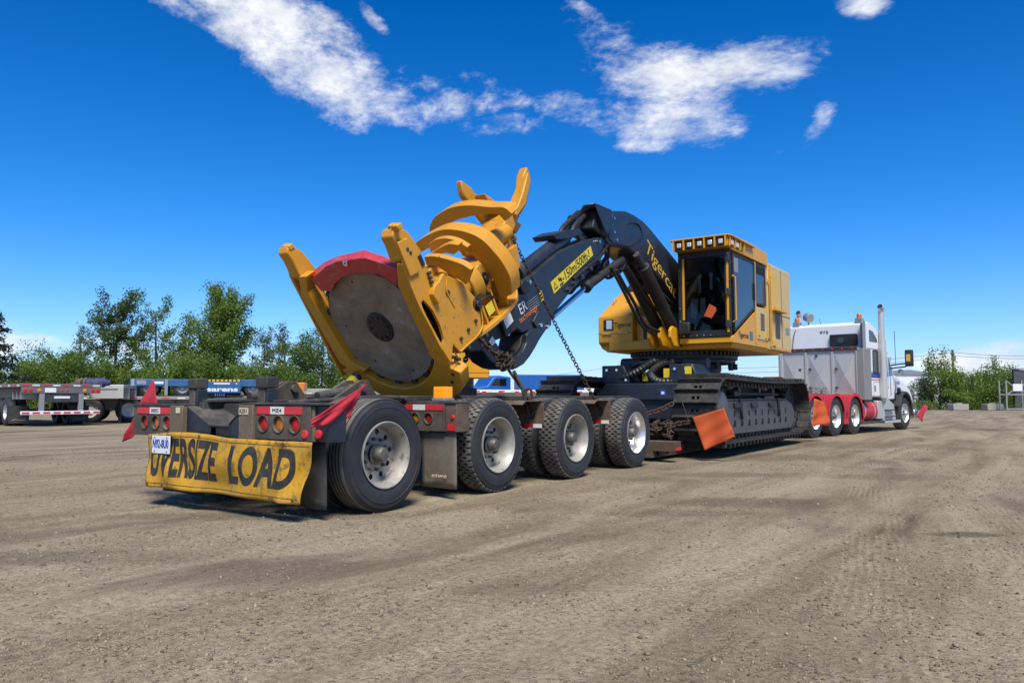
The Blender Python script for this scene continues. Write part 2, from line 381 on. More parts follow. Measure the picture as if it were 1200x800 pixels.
def bez(p, n=16):
    """Catmull-Rom through the points"""
    p = [Vector(q) for q in p]; p = [p[0] * 2 - p[1]] + p + [p[-1] * 2 - p[-2]]; out = []
    for i in range(1, len(p) - 2):
        a, b, c, d = p[i - 1:i + 3]
        for k in range(n):
            t = k / n; out.append(.5 * ((2 * b) + (c - a) * t + (2 * a - 5 * b + 4 * c - d) * t * t + (3 * b - a - 3 * c + d) * t ** 3))
    out.append(p[-2]); return out
def textmesh(body, size, extrude=.002, shear=0., width=1., bold=0., res=3):
    cu = bpy.data.curves.new('lettering', 'FONT'); cu.body = body; cu.size = size; cu.extrude = extrude; cu.shear = shear
    cu.align_x = 'CENTER'; cu.align_y = 'CENTER'; cu.resolution_u = res; cu.offset = bold
    o = bpy.data.objects.new('lettering', cu); COL.objects.link(o)
    dg = bpy.context.evaluated_depsgraph_get(); dg.update()
    me = bpy.data.meshes.new_from_object(o.evaluated_get(dg)); bpy.data.objects.remove(o); bpy.data.curves.remove(cu)
    if width != 1.:
        for v in me.vertices: v.co.x *= width
    return me
def text(body, size, mat, parent, origin, right, up, name='lettering', width=1., bold=0., extrude=.002, shear=0., fit=None, fn=None):
    """flat lettering lying on a surface: origin, reading direction and up direction in the parent's frame"""
    me = textmesh(body, size, extrude, shear, width, bold)
    if fit:
        xs = [v.co.x for v in me.vertices]; k = fit / (max(xs) - min(xs)); m_ = (max(xs) + min(xs)) / 2
        for v in me.vertices: v.co.x = (v.co.x - m_) * k
    if fn:
        for v in me.vertices: v.co = fn(v.co)
    else:
        r = Vector(right).normalized(); u = Vector(up); u = (u - r * u.dot(r)).normalized(); n = r.cross(u)
        me.transform(Matrix(((r.x, u.x, n.x, origin[0]), (r.y, u.y, n.y, origin[1]), (r.z, u.z, n.z, origin[2]), (0, 0, 0, 1))))
    me.materials.clear(); me.materials.append(M[mat]); return link(name, me, parent)

def clear_glass():
    m, t, b = newmat('clear_dark_glass'); t.n.remove(b)
    o = [n for n in t.n if n.type == 'OUTPUT_MATERIAL'][0]
    tr = t.node('ShaderNodeBsdfTransparent', {'Color': (.34, .36, .38, 1)}); gl = t.node('ShaderNodeBsdfGlossy', {'Color': (.8, .85, .9, 1), 'Roughness': .03})
    fr = t.node('ShaderNodeFresnel', {'IOR': 1.45}); mx = t.node('ShaderNodeMixShader', {0: fr.outputs[0], 1: tr.outputs[0], 2: gl.outputs[0]})
    t.l.new(mx.outputs[0], o.inputs[0]); return m
GLASS_CLEAR = clear_glass()

# ---------------------------------------------------------------- ground
def gz(x, y):
    """height of the yard's surface: shallow ruts and lumps, flat under the wheels"""
    d = math.hypot(x - 6.2, y + 5.1); k = 1 / (1 + (d / 14) ** 2)
    h = .020 * mnoise.noise((x * .55, y * .22, 0)) + .012 * mnoise.noise((x * 1.9, y * .9, 3.1)) + .007 * mnoise.noise((x * 5.3, y * 4.1, 7.7)) + .0045 * mnoise.noise((x * 13, y * 12, 1.7))
    return h * k - .006
def make_ground():
    def axis(c):
        p = [c]; d = .07; x = c
        while x < 2500: x += d; p.append(x); d = min(d * (1.010 if x - c < 9 else 1.16), 400)
        q = [c]; d = .07; x = c
        while x > -2500: x -= d; q.append(x); d = min(d * (1.010 if c - x < 9 else 1.16), 400)
        return sorted(set(p + q))
    xs, ys = axis(3.6), axis(-1.2)
    vs = [(x, y, gz(x, y) if abs(x - 4) < 60 and abs(y) < 60 else -.006) for y in ys for x in xs]; nx = len(xs)
    fs = [(j * nx + i, j * nx + i + 1, (j + 1) * nx + i + 1, (j + 1) * nx + i) for j in range(len(ys) - 1) for i in range(nx - 1)]
    me = bpy.data.meshes.new('ground'); me.from_pydata(vs, [], fs); me.polygons.foreach_set('use_smooth', [True] * len(fs))
    m, t, b = newmat('yard_gravel_dirt')
    pos = t.node('ShaderNodeNewGeometry').outputs['Position']
    st = t.node('ShaderNodeMapping', {'Vector': pos, 'Scale': (1.1, .13, 1.), 'Rotation': (0, 0, R(-6))}).outputs[0]
    s1 = t.noise(st, 1.3, 7, .66, .8)            # lanes worn along the direction of driving
    big = t.noise(pos, .16, 5, .6, .4); med = t.noise(pos, .9, 6, .62); fine = t.noise(pos, 26., 6, .7); grit = t.noise(pos, 120., 3, .7)
    base = t.ramp(t.math('ADD', t.math('MULTIPLY', s1, .75), t.math('MULTIPLY', med, .25)),
                  [(.35, (.112, .080, .046)), (.45, (.202, .155, .095)), (.56, (.285, .227, .146)), (.70, (.365, .303, .205))])
    base = t.mix(t.math('MULTIPLY', t.smooth(big, .40, .70), .45), base, (.298, .246, .170))
    damp = t.smooth(t.math('ADD', t.math('MULTIPLY', t.noise(t.node('ShaderNodeMapping', {'Vector': pos, 'Scale': (.8, .42, 1), 'Rotation': (0, 0, R(20))}).outputs[0], .75, 5, .6, .5), .8), t.math('MULTIPLY', fine, .2)), .55, .65)
    base = t.mix(t.math('MULTIPLY', damp, .72), base, (.105, .076, .050))
    # tyre tread prints: two bands pressed by vehicles that drove past on the right
    wob = t.math('MULTIPLY', t.math('SUBTRACT', t.noise(pos, .5, 3), .5), .18)
    prints = None
    for (ang, off, wd, hs) in TRACKS:
        c, s_ = math.cos(R(ang)), math.sin(R(ang))
        sp = t.node('ShaderNodeSeparateXYZ', {0: pos}).outputs
        u = t.math('SUBTRACT', t.math('ADD', t.math('MULTIPLY', sp[0], c), t.math('MULTIPLY', sp[1], s_)), off)
        u = t.math('ADD', u, wob); v = t.math('SUBTRACT', t.math('MULTIPLY', sp[1], c), t.math('MULTIPLY', sp[0], s_))
        band = t.math('SUBTRACT', 1., t.smooth(t.math('ABSOLUTE', u), wd * .38, wd * .55))
        ribs = t.math('MULTIPLY_ADD', t.math('SINE', t.math('MULTIPLY', u, 120.)), .5, .5)
        lugs = t.math('MULTIPLY_ADD', t.math('SINE', t.math('ADD', t.math('MULTIPLY', v, 105.), t.math('MULTIPLY', t.math('SINE', t.math('MULTIPLY', u, 46.)), 1.6))), .5, .5)
        pr = t.math('MULTIPLY', band, t.math('MULTIPLY_ADD', t.math('MULTIPLY', ribs, t.math('MULTIPLY_ADD', lugs, .45, .55)), .7, .3)); pr = t.math('MULTIPLY', pr, hs)
        prints = pr if prints is None else t.math('MAXIMUM', prints, pr)
    prints = t.math('MULTIPLY', prints, t.smooth(t.noise(pos, 1.6, 6, .65), .38, .66))
    base = t.mix(t.math('MULTIPLY', prints, .50), base, (.40, .325, .215))
    sxy = t.node('ShaderNodeSeparateXYZ', {0: pos}).outputs; rag = t.math('MULTIPLY', t.math('SUBTRACT', t.noise(pos, 3.4, 5, .65), .5), 1.5)
    stn = None
    for (sx, sy, ra, rb, wg) in STAINS:       # oil and water stains: a, b = half sizes along x+y and y-x
        u = t.math('MULTIPLY', t.math('SUBTRACT', sxy[0], sx), 1.); v = t.math('SUBTRACT', sxy[1], sy)
        a_ = t.math('MULTIPLY', t.math('ADD', t.math('MULTIPLY', u, .82), t.math('MULTIPLY', v, .57)), 1 / ra); b_ = t.math('MULTIPLY', t.math('SUBTRACT', t.math('MULTIPLY', v, .82), t.math('MULTIPLY', u, .57)), 1 / rb)
        d_ = t.math('ADD', t.math('ADD', t.math('MULTIPLY', a_, a_), t.math('MULTIPLY', b_, b_)), rag)
        q_ = t.math('MULTIPLY', t.math('SUBTRACT', 1., t.smooth(d_, .2, 1.5)), wg)
        stn = q_ if stn is None else t.math('MAXIMUM', stn, q_)
    base = t.mix(t.math('MULTIPLY', stn, .85), base, (.085, .064, .040))
    g = t.ramp(t.math('ADD', t.math('MULTIPLY', fine, .5), t.math('MULTIPLY', grit, .5)), [(.37, (.36, .35, .34)), (.5, (.98, .98, .98)), (.63, (1.62, 1.60, 1.56))])
    base = t.mix(.85, base, t.mix(1., base, g, 'MULTIPLY'))
    vor = t.node('ShaderNodeTexVoronoi', {'Vector': pos, 'Scale': 42., 'Randomness': 1.})
    peb = t.math('MULTIPLY', t.smooth(t.math('SUBTRACT', 1., vor.outputs['Distance']), .55, .85), t.smooth(t.noise(pos, 3.2, 4, .6), .45, .62))
    base = t.mix(t.math('MULTIPLY', peb, .5), base, t.ramp(t.node('ShaderNodeSeparateXYZ', {0: vor.outputs['Color']}).outputs[0], [(0, (.10, .08, .055)), (.6, (.24, .20, .145)), (1, (.38, .33, .26))]))
    setin(t, b, 'Base Color', base); setin(t, b, 'Roughness', t.math('MULTIPLY_ADD', damp, -.2, .95)); setin(t, b, 'Specular IOR Level', .25)
    h = t.math('ADD', t.math('ADD', t.math('MULTIPLY', fine, .9), t.math('MULTIPLY', grit, .35)), t.math('ADD', t.math('MULTIPLY', peb, .7), t.math('MULTIPLY', prints, .7)))
    setin(t, b, 'Normal', t.node('ShaderNodeBump', {'Height': h, 'Strength': .75, 'Distance': .022}).outputs[0])
    me.materials.append(m); o = link('ground', me); o['kind'] = 'structure'; return o
TRACKS = [(10., 5.27, .50, 1.), (10., 6.15, .55, .95), (2., 3.3, .5, .5), (2., 2.45, .45, .45), (-22., 4.6, .5, .35), (14., 7.6, .5, .6)]
STAINS = [(5.72, 1.76, .30, .12, .9), (3.74, 2.51, .85, .40, .7), (3.5, 1.5, .7, .22, .45), (2.66, 5.12, 1.0, .35, .55), (2.03, 4.0, .6, .4, .4), (4.56, 6.04, .9, .5, .55), (2.2, 1.3, .5, .5, .35),
          (.5, -.75, 1.3, .3, .5), (.9, -2.6, 1.2, .25, .45), (3.8, -1.6, .45, .15, .35), (2.3, 8.4, 1.2, .8, .5), (2.8, 13.1, 1.5, 1.2, .5), (-3.2, 4.6, 1.5, .6, .4), (7.5, 4.0, .8, .4, .6)]
make_ground()
def make_stones():
    rng = np.random.default_rng(5); N = 120000
    r = 1.9 + 16 * rng.random(N) ** 1.7; a = np.radians(34.8 + 90) + (rng.random(N) - .5) * np.radians(84)
    x = 6.22 + r * np.cos(a); y = -5.08 + r * np.sin(a)
    cl = np.array([mnoise.noise((px * .8, py * .35, 5.)) + .6 * mnoise.noise((px * 2.3, py * 2., 9.)) for px, py in zip(x, y)])
    keep = (cl + rng.normal(0, .35, N)) > .02; x, y, r = x[keep], y[keep], r[keep]; N = len(x)
    z = np.array([gz(px, py) for px, py in zip(x, y)])
    s = np.clip(rng.lognormal(math.log(.0036), .5, N), .002, .014) * (1 + r * .03)
    base = np.array([(1, 0, 0), (-1, 0, 0), (0, 1, 0), (0, -1, 0), (0, 0, .8), (0, 0, -.8)], float)
    fc = np.array([(0, 2, 4), (2, 1, 4), (1, 3, 4), (3, 0, 4), (2, 0, 5), (1, 2, 5), (3, 1, 5), (0, 3, 5)])
    th = rng.random(N) * 6.283; P = base[None] * (1 + .5 * (rng.random((N, 6, 1)) - .5)) * s[:, None, None] * (.65 + .7 * rng.random((N, 1, 3)))
    c, sn = np.cos(th)[:, None], np.sin(th)[:, None]
    V = np.stack([P[..., 0] * c - P[..., 1] * sn + x[:, None], P[..., 0] * sn + P[..., 1] * c + y[:, None], P[..., 2] + z[:, None] + s[:, None] * .18], -1).reshape(-1, 3)
    Fc = (fc[None] + (np.arange(N) * 6)[:, None, None]).reshape(-1, 3)
    me = bpy.data.meshes.new('gravel'); me.vertices.add(len(V)); me.vertices.foreach_set('co', V.ravel().astype(np.float32))
    me.loops.add(Fc.size); me.loops.foreach_set('vertex_index', Fc.ravel().astype(np.int32))
    me.polygons.add(len(Fc)); me.polygons.foreach_set('loop_start', np.arange(0, Fc.size, 3, dtype=np.int32)); me.update(calc_edges=True)
    m, t, b = newmat('gravel_stone'); isl = t.node('ShaderNodeNewGeometry').outputs['Random Per Island']
    setin(t, b, 'Base Color', t.ramp(isl, [(0, (.10, .077, .052)), (.5, (.215, .173, .120)), (.9, (.29, .243, .178)), (1, (.36, .315, .25))])); setin(t, b, 'Roughness', .9); setin(t, b, 'Specular IOR Level', .25)
    me.materials.append(m); o = link('gravel', me)
    tag(o, 'loose grey and brown gravel scattered over the dirt yard', 'gravel', kind='stuff')
make_stones()

# ---------------------------------------------------------------- lowboy trailer (world axes: +Y runs forward along the trailer)
trailer = thing('lowboy_trailer', 'long rusty multi-axle lowboy trailer carrying the yellow tracked machine', 'trailer', (0, 0, 0))
TR = .515   # tyre radius
def tyre_mesh(lug, name):
    """outer face at x=0, tread towards -x"""
    w = .275; r = TR; mb = MB()
    side = [(-.035, .300), (-.012, .312), (-.010, .318), (-.004, .320), (0., .345), (.003, .352), (.004, .40), (.0025, .428), (.0055, .430), (.0055, .436), (.001, .438), (0., .445), (-.008, .470), (-.006, .473), (-.012, .478), (-.03, .500)]
    back = [(-w - h, q) for h, q in reversed(side)]
    if lug:
        tr = [(-.04, r - .018), (-w + .04, r - .018)]
        mb.lathe(side + tr + back + [(-w + .035, .29), (-.035, .29)], 64, mi=0)
        n = 46
        for row in range(5):
            x0 = -.018 - row * .0485; wd = .0445
            for i in range(n):
                a = 2 * math.pi * (i + (.5 if row % 2 else 0)) / n; da = 2 * math.pi / n * .40
                pts = []
                hx = [(0, -1), (.5, -.75), (1, -1), (1, 1), (.5, .75), (0, 1)] if row not in (0, 4) else [(0, -.7), (1, -1), (1, 1), (0, .7)] if row == 0 else [(0, -1), (1, -.7), (1, .7), (0, 1)]
                for rr in (r - .03, r):
                    for (u, v) in hx:
                        q = rr - (.012 if (row == 0 and u == 0) or (row == 4 and u == 1) else 0)
                        pts.append((x0 - u * wd, q * math.cos(a + v * da), q * math.sin(a + v * da)))
                k = len(hx)
                mb.add(pts, [tuple(range(k, 2 * k))] + [(j, (j + 1) % k, k + (j + 1) % k, k + j) for j in range(k)], 1)
    else:
        tr = [(-.025, r - .012), (-.032, r - .003)]; x = -.036
        for g in range(4):
            x1 = -.036 - (g + 1) * (w - .072) / 5
            tr += [(x, r), (x1 + .006, r), (x1 + .005, r - .016), (x1 - .005, r - .016)]; x = x1 - .006
        tr += [(x, r), (-w + .036, r), (-w + .032, r - .003), (-w + .025, r - .012)]
        prof = side + tr + back + [(-w + .035, .29), (-.035, .29)]
        mb.lathe(prof, 80, mi=0)
        for f_i, f in enumerate(mb.f):
            vs = [mb.v[i] for i in f]
            rr_ = [math.hypot(v[1], v[2]) for v in vs]
            if min(rr_) > r - .02: mb.m[f_i] = 1 if min(rr_) > r - .006 or max(rr_) < r - .001 and min(rr_) < r - .0165 else (0 if max(v[0] for v in vs) > -.034 or min(v[0] for v in vs) < -.242 else 2)
    o = mb.build(name, ['tyre', 'tread'] if lug else ['tyre', 'tread_rib', 'hollow'], ang=40); return o
def disc_holes(mb, x, r0, r1, nh, hr, rc, mi=0, th=.012):
    """annular disc with nh round hand holes"""
    k = 16
    for s in range(nh):
        a0 = 2 * math.pi * s / nh; da = math.pi / nh
        hole = [(rc * math.cos(a0) + hr * math.cos(2 * math.pi * j / k + a0), rc * math.sin(a0) + hr * math.sin(2 * math.pi * j / k + a0)) for j in range(k)]
        bound = []
        for j in range(k):
            t = 2 * math.pi * j / k; c, s_ = math.cos(t), math.sin(t)
            rr = rc + (r1 - rc) * max(-1, min(1, c * 1.5)) if c > 0 else rc + (rc - r0) * max(-1, min(1, c * 1.5))
            aa = a0 + da * max(-1, min(1, s_ * 1.5)); bound.append((rr * math.cos(aa), rr * math.sin(aa)))
        mb.ring(bound, hole, 'x', x - th, x, mi)
def rim_mesh(deep, name, mats, nh=10, nuts=10):
    mb = MB()
    d = -.155 if deep else -.03
    mb.lathe([(-.012, .306), (.004, .306), (.006, .296), (-.004, .289), (-.03, .284), (-.05, .268), (-.13, .262), (d - .02, .255), (d - .02, .262), (-.27, .262), (-.27, .30), (-.2, .275), (-.06, .281), (-.03, .297)], 56, mi=0)
    disc_holes(mb, d - .01, .13, .258, nh, .027, .208, 0)
    mb.lathe([(d - .02, .14), (d - .002, .138), (d + .002, .09), (d - .02, .085)], 40, mi=0)
    for i in range(nuts):
        a = 2 * math.pi * (i + .5) / nuts; mb.cyl((d - .004, .142 * math.cos(a), .142 * math.sin(a)), (d + .034, .142 * math.cos(a), .142 * math.sin(a)), .0165, 6, mi=1)
    L = .13 if deep else .10
    mb.lathe([(d - .02, 0.001), (d + .035, .098), (d + .045, .078), (d + L - .02, .070), (d + L, .055), (d + L + .004, .0005)], 32, mi=1, closed=False)
    return mb.build(name, mats, bevel=0, ang=40)
def make_wheel(parent, xyz, tyre, rim, side=1):
    """wheel > tyre : side=1 looks towards +x, -1 towards -x"""
    w = rim.copy(); w.name = 'wheel'; COL.objects.link(w); w.parent = parent; w.location = xyz
    w.rotation_euler = (RNG.uniform(0, 6.28), 0, 0 if side > 0 else math.pi)
    t = tyre.copy(); t.name = 'tyre'; COL.objects.link(t); t.parent = w
    return w
TY_LUG = tyre_mesh(True, 'tyre'); TY_RIB = tyre_mesh(False, 'tyre')
RIM_DEEP = rim_mesh(True, 'wheel', ['rim', 'hub']); RIM_SHINY = rim_mesh(True, 'wheel', ['alu_bright', 'hub'])
PROTO = [TY_LUG, TY_RIB, RIM_DEEP, RIM_SHINY]
AX = [0., 1.75, 3.45, 5.22]
for i, y in enumerate(AX):
    ty = TY_RIB if i == 0 else TY_LUG; rim = RIM_SHINY if i == 3 else RIM_DEEP
    make_wheel(trailer, (1.30, y, TR), ty, rim, 1)
    make_wheel(trailer, (.67, y, TR), ty, RIM_DEEP, -1)
    make_wheel(trailer, (-1.30, y, TR), ty, rim, -1)
    make_wheel(trailer, (-.67, y, TR), ty, RIM_DEEP, 1)
    mb = MB().cyl((-1.2, y, TR), (1.2, y, TR), .07, 14); mb.build('axle', 'framedark', trailer)

# --- rear bumper with its lamp boxes
def lampbox(x0, x1, y, z0, z1, holes, r, name, mat, dep=.07):
    """box whose rear plate has round recesses"""
    mb = MB(); mb.box((x0, y + .012, z0), (x1, y + dep, z1))
    xs = [x0] + [(a + b) / 2 for a, b in zip(holes, holes[1:])] + [x1]; k = 16
    for h, a, b in zip(holes, xs, xs[1:]):
        zc = (z0 + z1) / 2 - .012
        hole = circ(h, zc, r, k); bd = []
        for j in range(k):
            t = 2 * math.pi * j / k; c, s_ = math.cos(t) * 1.42, math.sin(t) * 1.42
            c = max(-1, min(1, c)); s_ = max(-1, min(1, s_))
            bd.append((h + (b - h) * c if c > 0 else h + (h - a) * c, zc + (z1 - zc) * s_ if s_ > 0 else zc + (zc - z0) * s_))
        mb.ring(bd, hole, 'y', y - .022, y + .012)
        mb.ring(circ(h, zc, r * 1.12, k), circ(h, zc, r * .98, k), 'y', y - .032, y - .022)
    return mb.build(name, mat, trailer, bevel=.003)
def lamp(x, y, z, r, mat, parent, name='tail_light', d=(0, -1, 0)):
    d = Vector(d); mb = MB(); p = Vector((x, y, z))
    mb.cyl(p - d * .02, p + d * .004, r, 20); mb.cyl(p + d * .004, p + d * .012, r * .97, 20, r * .7)
    return mb.build(name, mat, parent)
lampbox(-1.52, -.82, -.80, .655, .945, [-1.30, -1.10, -.90], .066, 'lamp_box', 'grime')
lampbox(.49, 1.215, -.80, .675, .965, [.60, .81, 1.02], .070, 'lamp_box', 'grime')
for x, c in ((-1.30, 'lens_red'), (-1.10, 'lens_amber'), (-.90, 'lens_red')): lamp(x, -.795, .788, .060, c, trailer)
for x, c in ((.60, 'lens_red'), (.81, 'lens_amber'), (1.02, 'lens_red')): lamp(x, -.795, .808, .064, c, trailer)
MB().box((-.815, -.85, .655), (-.60, -.72, .955)).build('timber_block', 'wood', trailer, bevel=.008)
MB().box((.285, -.85, .665), (.485, -.72, .97)).build('timber_block', 'wood', trailer, bevel=.008)
for a_, b_ in (((-1.545, -.83, .945), (-.60, -.69, .972)), ((.285, -.83, .972), (1.41, -.69, .992))): MB().box(a_, b_).build('bumper_cap', 'framedark', trailer, bevel=.004)
MB().box((-1.575, -.79, .66), (-1.523, -.62, .95)).build('bumper_end', 'grime', trailer, bevel=.005)
MB().box((1.218, -.782, .665), (1.41, -.60, .97)).build('bumper_end', 'navy', trailer, bevel=.006)
MB().box((1.216, -.806, .67), (1.245, -.782, .965)).build('bumper_post', 'wood', trailer, bevel=.003)
for x, z, r in ((1.155, .727, .040), (1.285, .730, .042)): lamp(x, -.792 if x > 1.2 else -.824, z, r, 'tape_red', trailer, 'reflector')
lamp(1.325, -.79, .825, .030, 'lens_red', trailer, 'marker_light')
for (a, b, z, c) in ((-1.44, -1.21, .905, 'red'), (-1.21, -1.02, .905, 'white'), (-1.02, -.84, .905, 'red'), (.51, .70, .925, 'red'), (.70, .885, .925, 'white'), (.885, 1.115, .925, 'red')):
    MB().box((a, -.828, z - .032), (b, -.8225, z + .032)).build('reflective_tape', 'tape_' + c, trailer)
for a_, b_ in (((-.70, -.856, .885), (-.635, -.8505, .94)), ((.295, -.856, .885), (.425, -.8505, .945))): MB().box(a_, b_).build('worn_sticker', 'cream', trailer)
text('K251', .05, 'ink', trailer, (.36, -.8575, .915), (1, 0, 0), (0, 0, 1), fit=.10)
text('20ZC', .042, 'ink', trailer, (-1.115, -.8295, .905), (1, 0, 0), (0, 0, 1), fit=.13)
text('MZ4', .042, 'ink', trailer, (.79, -.8295, .925), (1, 0, 0), (0, 0, 1), fit=.12)
# notch in the middle: gusset plates, ramp plates, chain box
mb = MB()
mb.prism([(-.598, .945), (-.598, .60), (-.12, .60), (-.12, .775), (-.235, .775)], 'y', -.80, -.785)
mb.prism([(.283, .935), (.283, .60), (-.10, .60), (-.10, .775), (.06, .775)], 'y', -.797, -.782)
mb.build('gusset_plate', 'navy', trailer, bevel=.003)
mb = MB()
mb.add([(-.60, -.80, .955), (-.235, -.80, .785), (-.06, -.36, .795), (-.52, -.36, .955), (-.60, -.80, .94), (-.235, -.80, .77), (-.06, -.36, .78), (-.52, -.36, .94)], [(0, 1, 2, 3), (4, 5, 6, 7), (0, 1, 5, 4), (1, 2, 6, 5), (2, 3, 7, 6), (3, 0, 4, 7)])
mb.add([(-.235, -.812, .785), (.075, -.812, .785), (.16, -.42, .80), (-.06, -.42, .80), (-.235, -.812, .765), (.075, -.812, .765), (.16, -.42, .78), (-.06, -.42, .78)], [(0, 1, 2, 3), (4, 5, 6, 7), (0, 1, 5, 4), (1, 2, 6, 5), (2, 3, 7, 6), (3, 0, 4, 7)])
mb.build('ramp_plate', 'framedark', trailer, bevel=.004)
MB().beam((.283, -.79, .945), (.065, -.79, .785), .03, .012).build('gusset_edge', 'framedark', trailer)
MB().box((-.20, -.80, .55), (.10, -.70, .76)).build('cross_member', 'black', trailer)
# stake posts with rubber blocks
for x0, x1 in ((-.70, -.56), (.37, .52)):
    MB().box((x0, -.72, .95), (x1 - .045, -.61, 1.118)).build('stake_post', 'grime', trailer, bevel=.006)
    MB().box((x1 - .043, -.715, .95), (x1 - .003, -.605, 1.114)).build('post_bracket', 'navy', trailer, bevel=.005)
    MB().prism([(x0 - .008, 1.12), (x0 - .014, 1.215), (x1 + .006, 1.225), (x1, 1.12)], 'y', -.735, -.60).build('rubber_block', 'flap', trailer, bevel=.012)
# mud flaps, lamp ring
def flap(name, mat, x0, x1, z0, z1, y, lean=.06, curl=.03):
    mb = MB(); mb.grid(lambda u, v: (x0 + (x1 - x0) * u, y + lean * (1 - v) + curl * math.sin(u * 5 + v * 2) * (1 - v), z0 + (z1 - z0) * v), 10, 8)
    return mb.build(name, mat, trailer, solid=.012)
flap('mud_flap', 'flap', .52, 1.26, .095, .66, -.70); flap('mud_flap', 'flap', -1.30, -.55, .075, .62, -.66)
MB().lathe([(-.02, .075), (.02, .075), (.02, .05), (-.02, .05)], 20, 'y', (-1.10, -.70, .57)).beam((-1.10, -.70, .63), (-1.10, -.70, .70), .03, .03).build('hanger_ring', 'black', trailer)
pl_ = MB().box((-1.015, -.905, .492), (-.705, -.897, .665)).build('licence_plate', 'white', trailer, bevel=.002, label='white licence plate with blue characters N92-8U0')
text('N92-8U0', .115, 'stripe', pl_, (-.86, -.9062, .583), (1, 0, 0), (0, 0, 1), fit=.27, bold=.002)
MB().box((-1.0, -.895, .50), (-.72, -.82, .66)).build('plate_bracket', 'black', trailer)
for x in (-.965, -.755):
    for z in (.513, .645): MB().cyl((x, -.905, z), (x, -.9085, z), .008, 8).build('plate_bolt', 'rust', pl_)
# main frame
mb = MB()
for s in (-1, 1):
    mb.box((s * .52 - .035, -.70, .62), (s * .52 + .035, 6.2, .99)); mb.box((s * .52 - .10, -.66, .99), (s * .52 + .10, 6.2, 1.015)); mb.box((s * .52 - .10, -.66, .60), (s * .52 + .10, 6.2, .62))
mb.build('frame_beam', 'framedark', trailer, bevel=.004)
for y in (-.45, .45, .95, 2.6, 4.3, 6.0): MB().box((-.62, y - .05, .70), (.62, y + .05, .975)).build('cross_member', 'framedark', trailer, bevel=.004)
for s in (-1, 1):
    MB().box((s * .66 - .03, .9, 1.0), (s * .66 + .03, 6.25, 1.055)).build('deck_rail', 'framedark', trailer, bevel=.006)
    MB().tube(bez([(s * .72 + .05, -.70, .985), (s * .74, -.2, 1.01), (s * .68, .5, 1.035), (s * .66, .95, 1.03)], 8), .024, 8).build('guide_rail', 'framedark', trailer)
MB().box((-.35, .6, 1.016), (.35, 6.2, 1.034)).build('deck_plate', 'framedark', trailer, bevel=.004)
# pivot brackets of the folded rear section, with pins and cylinders
for x, y in ((.44, .25), (.60, .30), (-.60, .30), (-.44, .25)):
    MB().prism([(y - .38, 1.0), (y + .02, 1.21), (y + .12, 1.21), (y + .30, 1.0)], 'x', x - .02, x + .02).build('pivot_bracket', 'grime', trailer, bevel=.006)
for s in (-1, 1):
    MB().cyl((s * .38, .33, 1.13), (s * .66, .33, 1.13), .042, 16).build('pivot_pin', 'grime', trailer, bevel=.006)
    MB().cyl((s * .52, -.15, 1.04), (s * .52, .33, 1.12), .05, 14).build('pivot_arm', 'framedark', trailer)
LC = [Vector((-.6, *q)) for q in [(1.21,1.1),(1.44,1.3),(1.12,1.03)]]
lc_ = MB().cyl(LC[0], LC[1], .065, 16).cyl(LC[2], LC[0], .035, 10).build('lift_cylinder', 'navy', trailer, bevel=.008)
MB().cyl(LC[0].lerp(LC[1], .45), LC[0].lerp(LC[1], .75), .068, 16).build('cylinder_band', 'label_yellow', lc_)
mb = MB()
rr = random.Random(4)
for k in range(5): mb.tube(bez([(-.3 + .1 * k, -.35, .82 + .02 * k), (-.15 + .06 * k, -.1 + .1 * k, .9), (.2, .1, .86 + .02 * k), (.35, -.3, .84)], 5), .016, 6)
mb.build('air_hose', 'hose', trailer)
# second lamp box with flap, between the first two axles
lampbox(.61, 1.20, .95, .69, .975, [.805, .99], .055, 'lamp_box', 'grime', dep=.20)
MB().box((1.203, .945, .685), (1.345, 1.16, .985)).build('bumper_end', 'rust', trailer, bevel=.006)
MB().box((.55, .93, .978), (1.35, 1.18, .996)).build('bumper_cap', 'grime', trailer, bevel=.004)
lamp(.805, .953, .82, .050, 'lens_amber', trailer); lamp(.99, .953, .82, .052, 'lens_red', trailer)
lamp(1.30, .943, .835, .026, 'lens_red', trailer, 'marker_light')
for (a, b, c) in ((.62, .775, 'red'), (.775, .945, 'white'), (.945, 1.185, 'red')): MB().box((a, .922, .905), (b, .9275, .962)).build('reflective_tape', 'tape_' + c, trailer)
MB().box((1.235, .939, .70), (1.335, .9445, .765)).build('reflective_tape', 'tape_red', trailer)
flap('mud_flap', 'flap_tan', .84, 1.31, .105, .675, .985, .03, .015)['label'] = 'tan dusty mud flap between the two rear wheels'
text('etwe', .06, 'cream', trailer, (1.10, .972, .235), (1, 0, 0), (0, 0, 1), fit=.2)
bc = MB().box((1.00, .96, .998), (1.17, 1.13, 1.03)).build('beacon_base', 'grey', trailer, bevel=.006)
mb = MB(); mb.box((1.015, .975, 1.03), (1.155, 1.115, 1.148))
for i in range(5): mb.box((1.012, .972, 1.04 + i * .022), (1.158, 1.118, 1.05 + i * .022))
mb.build('beacon', 'beacon', bc, bevel=.008)
